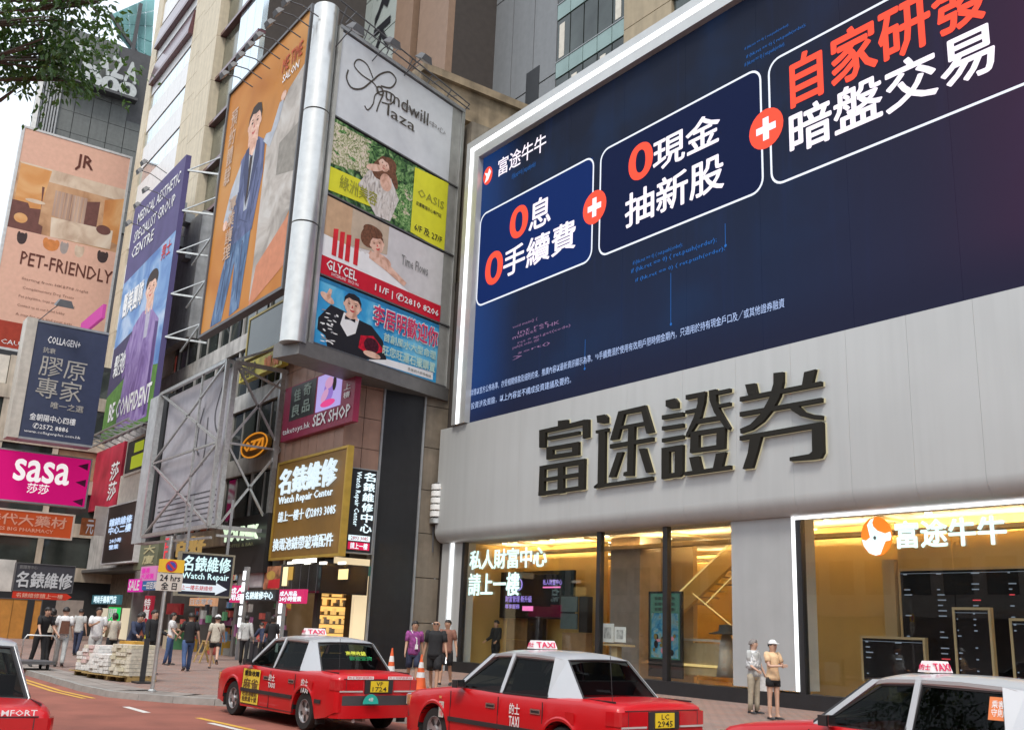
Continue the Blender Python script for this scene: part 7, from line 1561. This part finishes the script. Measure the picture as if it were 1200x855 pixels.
b = MB(); b.oval(fy, .5, .5, kx, ky, .003, 0, 28); b.oval(fy, .5, .5, kx*.76, ky*.76, .006, 1, 28); b.poly(fy, [(.5-kx*.75, .5-ky*.5), (.5-kx*.5, .5-ky*.75), (.5+kx*.75, .5+ky*.5), (.5+kx*.5, .5+ky*.75)][::-1], .009, 0); b.build('roundel', [mat('sign_red2', (.5, .02, .03)), mat('sign_blue2', (.03, .05, .3))], p1_)
b = MB(); fw_ = f.sub(0, 0, f.w, hm); letter(b, fw_, '24 hrs', .12, .1, .9, .45, .003, 0, .02, 0, 1); letter(b, fw_, '全 日', .2, .52, .8, .92, .003, 0, .02, 0, 1); b.build('plate_lettering', P_black, p2_)
# traffic cones
M_cone = mat('cone_orange', (.72, .12, .03), .5); M_cw = mat('cone_white', (.7, .7, .7), .5)
for px, py, lab, h in ((457, 801, 'tall orange and white traffic cone left of the plum shirted man', .98), (492, 808, 'orange traffic cone between the two walking men', .9)):
    q = at(px, py); r = thing('traffic_cone', lab, 'traffic cone', q, group='traffic cones beside the dark slab')
    b = MB(); b.box(q[0]-.2, q[0]+.2, q[1]-.2, q[1]+.2, q[2], q[2]+.04); b.build('base', M_cone, r)
    for k, (a, c, m) in enumerate(((.04, .35, M_cone), (.35, .5, M_cw), (.5, .62, M_cone), (.62, .78, M_cw), (.78, 1, M_cone))):
        ra, rc = .15*(1-a)+.02, .15*(1-c)+.02; b = MB(); b.lathe([(ra, a*h), (rc, c*h)], q, 20); b.build('band', m, r, smooth='auto')
# pallets of wrapped bundles
M_pal = mat('pallet_wood', (.38, .26, .10), .8, var=.2, scale=6); M_bun = [mat('bundle_%d' % i, c, .7, var=.2, scale=12) for i, c in enumerate(((.62, .58, .48), (.72, .71, .69), (.62, .46, .44), (.6, .56, .42)))]
M_wrap = glass('stretch_wrap', (.9, .9, .92), .12, .25, .5)
A0, A1 = Vector(at(76, 790)), Vector(at(150, 799))
ax = (A1-A0).normalized(); ay = Vector((-ax.y, ax.x, 0)); Lp = (A1-A0).length
specs = [(0.0, .36, 'pallet of pink and white wrapped bundles at the left end', 4), (.36, .33, 'middle pallet of white plastic wrapped bundles', 3), (.69, .31, 'pallet of cream wrapped bundles at the right end by the black stand', 5)]
for k, (t0, tw, lab, nl) in enumerate(specs):
    o = A0+ax*Lp*t0; w_ = Lp*tw-.06; dpt = .8
    if k == 0: o = o+ay*.25
    F_ = Fr(o, ax, (0, 0, 1), w_, 1); F_.n = -ay
    r = thing('pallet', 'wooden ' + lab, 'pallet', F_.p(w_/2, 0, -dpt/2), group='loaded pallets on the pavement')
    for j in range(5): b = MB(); b.slab(F_, 0, w_, .11, .135, -dpt+j*.24, -dpt+j*.24-.0+.18 if j < 4 else 0.0); b.build('plank', M_pal, r)
    for x in (0, w_/2-.06, w_-.12): b = MB(); b.slab(F_, x, x+.12, .0, .105, -dpt, -.0); b.build('runner', M_pal, r)
    H_ = (.70, .46, .74)[k]; nh = int(H_/.092)
    st_ = r
    nb = 4
    for z in range(nh):
        for i in range(nb):
            x0 = w_*i/nb; m_ = random.choice((M_bun[0], M_bun[3], M_bun[0])) if k == 2 else (M_bun[1] if k == 1 else random.choice((M_bun[2], M_bun[1], M_bun[0])))
            if k == 0 and z >= 5 and i < 1: continue
            for dd in (0, .5):
                b = MB(); j_ = random.uniform(-.03, .03); b.slab(F_, x0+.012, x0+w_/nb-.008, .14+z*.092, .14+z*.092+.086, -dpt*.95+dd*dpt*.95+.01, -dpt*.95+(dd+.5)*dpt*.95-.01+j_)
                o_ = b.build('bundle', m_); tag(o_, None)
                o_.parent = r; o_.location = -_org[r.name]
q = A0+ax*Lp*.60+ay*.35; b = MB()
zc_ = .46+.14
b = MB(); FF = Fr(q+Vector((0, 0, zc_)), ax, (0, 0, 1), Lp*.22, .34); FF.n = -ay; b.slab(FF, 0, FF.w, 0, FF.h, -.45, 0); yc = b.build('yellow_carton', mat('carton_ochre', (.5, .27, .04), .7, var=.1)); tag(yc, 'yellow ochre carton on top of the middle pallet', 'carton')
b = MB(); b.slab(FF, 0, FF.w, FF.h*.49, FF.h*.52, 0, .003); b.build('tape', M_tan, yc)
q = at(167, 800); b = MB(); b.box(q[0]-.03, q[0]+.03, q[1]-.08, q[1]+.04, q[2], q[2]+1.05); b.box(q[0]-.25, q[0]+.25, q[1]-.2, q[1]+.2, q[2]-.0, q[2]+.04); tag(b.build('black_stand', M_black), 'slim black stand at the right end of the pallets', 'stand')
# hand cart at the left
q = Vector(at(25, 784)); r = thing('platform_cart', 'flat hand cart with a curved grey push bar at the far left', 'cart', q)
b = MB(); b.box(q.x-.75, q.x+.45, q.y-.2, q.y+.75, q.z+.16, q.z+.24); b.build('platform', M_dgrey, r)
for dx in (-.6, .3):
    for dy in (-.1, .6): b = MB(); b.lathe([(.07, -.03), (.085, -.02), (.085, .02), (.07, .03)], q+Vector((dx, dy, .085)), 12, ax='y'); b.build('wheel', M_rub, r)
b = MB(); b.tube([q+Vector((.42, -.15, .2)), q+Vector((.46, -.15, .8)), q+Vector((.46, -.08, .93)), q+Vector((.46, .6, .93)), q+Vector((.46, .7, .8)), q+Vector((.42, .7, .2))], .022, 8); b.build('push_bar', M_steel, r, smooth=True)
# folding ladder stand by the shop
q = Vector(at(238, 776)); r = thing('trestle', 'small pale wooden trestle between the two walkers', 'trestle', q)
b = MB()
for dx, dy in ((-.3, 0), (.3, 0)): b.beam(q+Vector((dx, dy-.25, 0)), q+Vector((dx*.8, dy, .75)), .05); b.beam(q+Vector((dx, dy+.3, 0)), q+Vector((dx*.8, dy, .75)), .05)
b.beam(q+Vector((-.3, 0, .75)), q+Vector((.3, 0, .75)), .06); b.beam(q+Vector((-.3, -.15, .3)), q+Vector((.3, -.15, .3)), .04); b.build('legs', M_pal, r)
# drain gratings
for px, py in ((150, 815), (245, 832)):
    pass
# ================================================================ tree overhead at the left, trunk on the near pavement
M_leaf = bpy.data.materials.new('leaf_green'); M_leaf.use_nodes = True
t = M_leaf.node_tree; bs = t.nodes['Principled BSDF']; bs.inputs['Roughness'].default_value = .5
oi = t.nodes.new('ShaderNodeTexCoord'); no = t.nodes.new('ShaderNodeTexNoise'); no.inputs['Scale'].default_value = 2.5; t.links.new(oi.outputs['Object'], no.inputs[0])
cr = t.nodes.new('ShaderNodeValToRGB'); cr.color_ramp.elements[0].color = (.02, .055, .03, 1); cr.color_ramp.elements[1].color = (.13, .24, .08, 1); cr.color_ramp.elements[0].position = .35; cr.color_ramp.elements[1].position = .68
t.links.new(no.outputs[0], cr.inputs[0]); t.links.new(cr.outputs[0], bs.inputs['Base Color'])
tl = t.nodes.new('ShaderNodeBsdfTranslucent'); tl.inputs[0].default_value = (.12, .25, .04, 1); ad = t.nodes.new('ShaderNodeMixShader'); ad.inputs[0].default_value = .35
t.links.new(bs.outputs[0], ad.inputs[1]); t.links.new(tl.outputs[0], ad.inputs[2]); t.links.new(ad.outputs[0], t.nodes['Material Output'].inputs[0])
M_bark = mat('bark', (.14, .13, .115), .9, var=.3, scale=8, bump=.6)
tree = thing('tree', 'leafy street tree whose branches hang into the upper left corner', 'tree', (-12.5, -3.2, .12))
def along(px, py, dist): d = ray(px, py); return CAM+d.normalized()*dist
TB = Vector((-12.5, -3.2, .12))
hubs = [(30, 20, 13.5, .95), (70, 30, 13, .9), (10, -25, 13.5, 1.0), (60, -40, 13, .9), (90, -15, 13, .4), (80, 52, 13.2, .34), (60, 66, 13.2, .36), (92, 70, 13.3, .2), (112, 0, 13, .2), (48, 82, 13.4, .25), (72, 92, 13.4, .15), (8, 78, 13.6, .2), (2, 60, 13.6, .22), (-30, 30, 14, .7), (-60, -60, 14, 1.2), (20, -90, 13.5, 1.2), (90, -110, 12.5, .9), (45, 45, 13.4, .7)]
hubs = [(along(a, c, d), s_) for a, c, d, s_ in hubs]+[(Vector((-13+random.uniform(-2.5, 2), -2.5+random.uniform(-2.5, 2.5), 8.8+random.uniform(-.8, 2))), 1.3) for _ in range(14)]
b = MB(); fork = Vector((-12.6, -2.8, 5.0)); b.tube([TB, TB+Vector((0, .1, 2)), fork], [.24, .19, .15], 12)
b.build('trunk', M_bark, tree, smooth=True)
b = MB()
for h_, s_ in hubs[::2]:
    m1 = fork.lerp(h_, .45)+Vector((0, 0, .6)); b.tube([fork, m1, fork.lerp(h_, .8)+Vector((0, 0, .3)), h_], [.04, .025, .015, .006], 6)
    for k in range(6):
        e = h_+Vector((random.gauss(0, 1), random.gauss(0, 1), random.gauss(0, .7)))*s_*.6; b.tube([fork.lerp(h_, .85)+Vector((0, 0, .2)), (h_+e)/2, e], [.02, .012, .005], 5)
for pts in ([(0, 66), (14, 55), (22, 40)], [(0, 118), (16, 106), (28, 86)]): b.tube([along(*p, 13.6) for p in [(-40, pts[0][1]+14)]+pts], [.03, .022, .016, .008], 6)
b.build('branches', M_bark, tree, smooth=True)
def leaf(b, c, d, n, l, w_):
    s_ = d.cross(n).normalized(); m_ = c+d*l*.45
    b.add([c, m_+s_*w_*.5-n*w_*.12, c+d*l-n*.02, m_-s_*w_*.5-n*w_*.12, m_+n*.01], [(0, 1, 4), (1, 2, 4), (2, 3, 4), (3, 0, 4)])
rv = lambda: Vector((random.gauss(0, 1), random.gauss(0, 1), random.gauss(0, 1)))
b = MB()
for h_, s_ in hubs:
    for tw in range(int(27*s_*s_)+8):
        c = h_+rv()*s_*.42
        td = (rv()+Vector((0, 0, -.3))).normalized()
        for k in range(13):
            q_ = c+td*k*.03+rv()*.05; d = (rv()*.8+td+Vector((0, 0, -.45))).normalized(); n = (rv()*.5+Vector((0, 0, 1))).normalized()
            leaf(b, q_, d, n, random.uniform(.06, .11), random.uniform(.04, .06))
b.build('crown', M_leaf, tree, kind='stuff')
